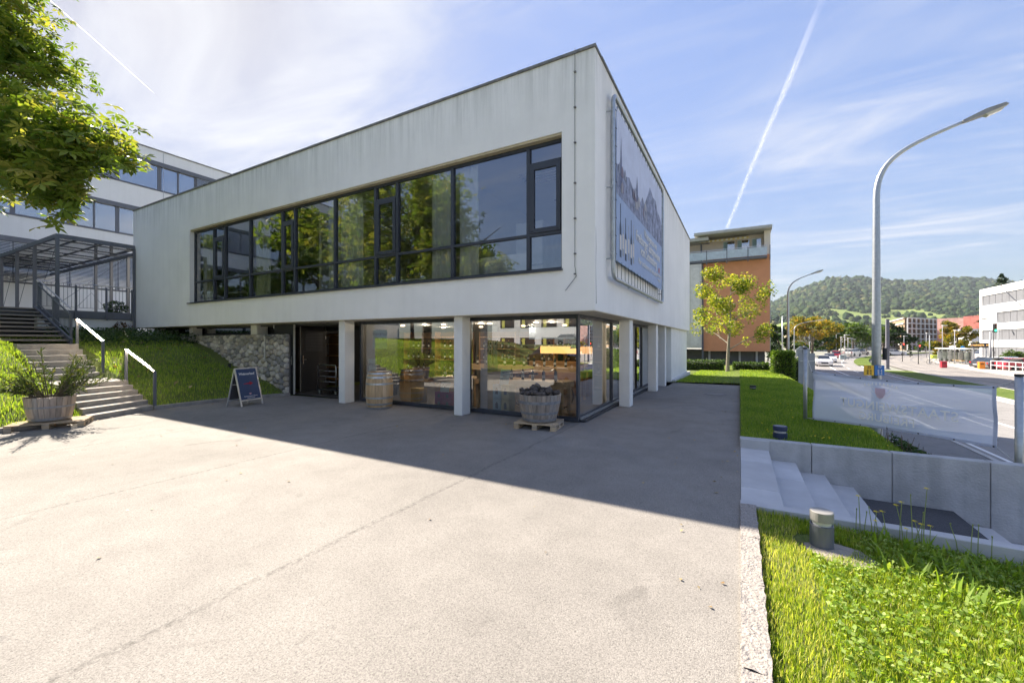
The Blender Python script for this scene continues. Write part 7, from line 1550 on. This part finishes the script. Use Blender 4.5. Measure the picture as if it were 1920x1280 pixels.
o = thing('pendant_lamp', 'dark cone pendant lamp hanging over the tasting bar', 'pendant lamp', (-4.5, 12.2, 1.7)); MB().lathe([(.16, 0), (.05, .24), (.03, .25)], (-4.5, 12.2, 1.55), 16, cap=False).build('shade', dark_m, o); MB().tube([(-4.5, 12.2, 1.8), (-4.5, 12.2, 2.29)], .006, 5).build('cord', dark_m, o)
bicycle('old bicycle displayed inside the right shop window', (-4.6, 9.95, .02), .15, (.35, .20, .08), 1.0)
# rack by the open entrance
o = thing('wine_rack', 'narrow rack with goods seen through the open entrance door', 'shelf', (-13.9, 10.7, .02))
for z in (.3, .75, 1.2, 1.65, 2.0): box_part('shelf_board', dk_oak, o, -14.4, -13.3, 10.6, 10.9, z, z + .03)
box_part('back_panel', M('dark_oak', (.16, .09, .04)), o, -14.4, -13.3, 10.901, 10.93, .02, 2.1)
# ================================================================ surroundings behind the camera, seen only as reflections
hb_ = thing('opposite_building', 'white building across the plaza seen only in the window reflections', 'building', (-20, -38, 0))
MB().box(-34, 6, -46, -38, 0, 9.5).build('wall', white_wall, hb_)
for f_ in range(3):
    for k in range(11):
        x = -32.5 + k * 3.5; z = .9 + f_ * 3; w_ = MB().box(x, x + 2.4, -38.02 + .0, -37.98, z, z + 1.5).build('window', pane_d, hb_); MB().box(x + .3, x + .8, -37.975, -37.96, z, z + 1.4).build('blind', M('lime_blind', (.55, .55, .12)), w_)
grid('far_bank', fr(-40, 14, 12), fr(-34, -15, 8), lambda x, y: 1.4 * smooth(-16, -26, y) - .02, M('sunny_bank', (.13, .18, .035), var=.3, scale=1.5, bump=.5), kind='structure')
m = MB(); m.add([(-12, -14, -.01), (4, -14, -.01), (6, -30, -.012), (-14, -30, -.012)], [(0, 1, 2, 3)]); m.build('access_road', road_m, kind='structure')
car('black estate car parked behind the camera, mirrored in the shop window', (-9.6, -6.8, 0), radians(15), (.015, .015, .02)); car('grey car parked in front of the opposite building', (-19, -33.5, 1.3), radians(5), (.2, .22, .24))
person('person in white shirt beside the black car, mirrored in the shop window', (-6.8, -5.6, 0), 1.75, (.62, .6, .66), (.42, .40, .33), face=radians(30))
for i, (x, y, h, cw, mm_, sd, lab) in enumerate(((-28, -4.5, 11, 4.6, chest, 61, 'second leafy tree on the grass bank, mirrored in the ribbon window'), (-22, -14, 10, 4.2, grn_l, 62, 'green tree behind the camera on the left'), (-6, -24, 7, 2.6, drk_l, 63, 'small dark tree before the opposite building'), (10, -20, 9, 3.5, grn_l, 64, 'street tree behind the camera on the right'), (-36, -22, 13, 5, drk_l, 65, 'tall dark tree beside the opposite building'))):
    crown_tree('bank_tree' if i < 2 else 'garden_tree', lab, (x, y, 1.6 if x < -15 else 0), h, cw, mm_, 7000, .30, seed=sd, trunk=.25, start=.25)
small_bush('garden_plant', 'pale leaved shrub on the bank south of the stairs', (-17.5, -5, 1.0), .8, 900, .12, hedge_y)
# leaf litter along the kerbs and on the asphalt
xs, ys = [], []
for k in range(230):
    if k % 2: y = rnd.uniform(-1, 8); x = kerb_x(y) + abs(rnd.gauss(0, .35)) + .03
    elif k % 4 == 0: y = rnd.uniform(1.5, 18); x = -abs(rnd.gauss(0, .3)) - .02
    else: x, y = rnd.uniform(-12, -.2), rnd.uniform(1.2, 8)
    xs.append(x); ys.append(y)
C = np.stack([np.array(xs), np.array(ys), np.full(len(xs), .012)], 1); V, F, q = leaves(rng, C, .035, up=3, aspect=.7, jit=.5); V[:, 2] = np.maximum(V[:, 2], .004); np_mesh('leaf_litter', V, F, dry, attr=q, kind='stuff')
# ================================================================ air
hz_m = bpy.data.materials.new('haze_air'); hz_m.use_nodes = True; n = hz_m.node_tree.nodes; n.remove(n['Principled BSDF']); pv = n.new('ShaderNodeVolumePrincipled'); pv.inputs['Color'].default_value = (.80, .88, 1, 1); pv.inputs['Density'].default_value = .00006; pv.inputs['Anisotropy'].default_value = .2
hz_m.node_tree.links.new(pv.outputs[0], n['Material Output'].inputs['Volume'])
MB().box(-1500, 4200, -300, 4000, -5, 620).build('haze', hz_m, kind='stuff')
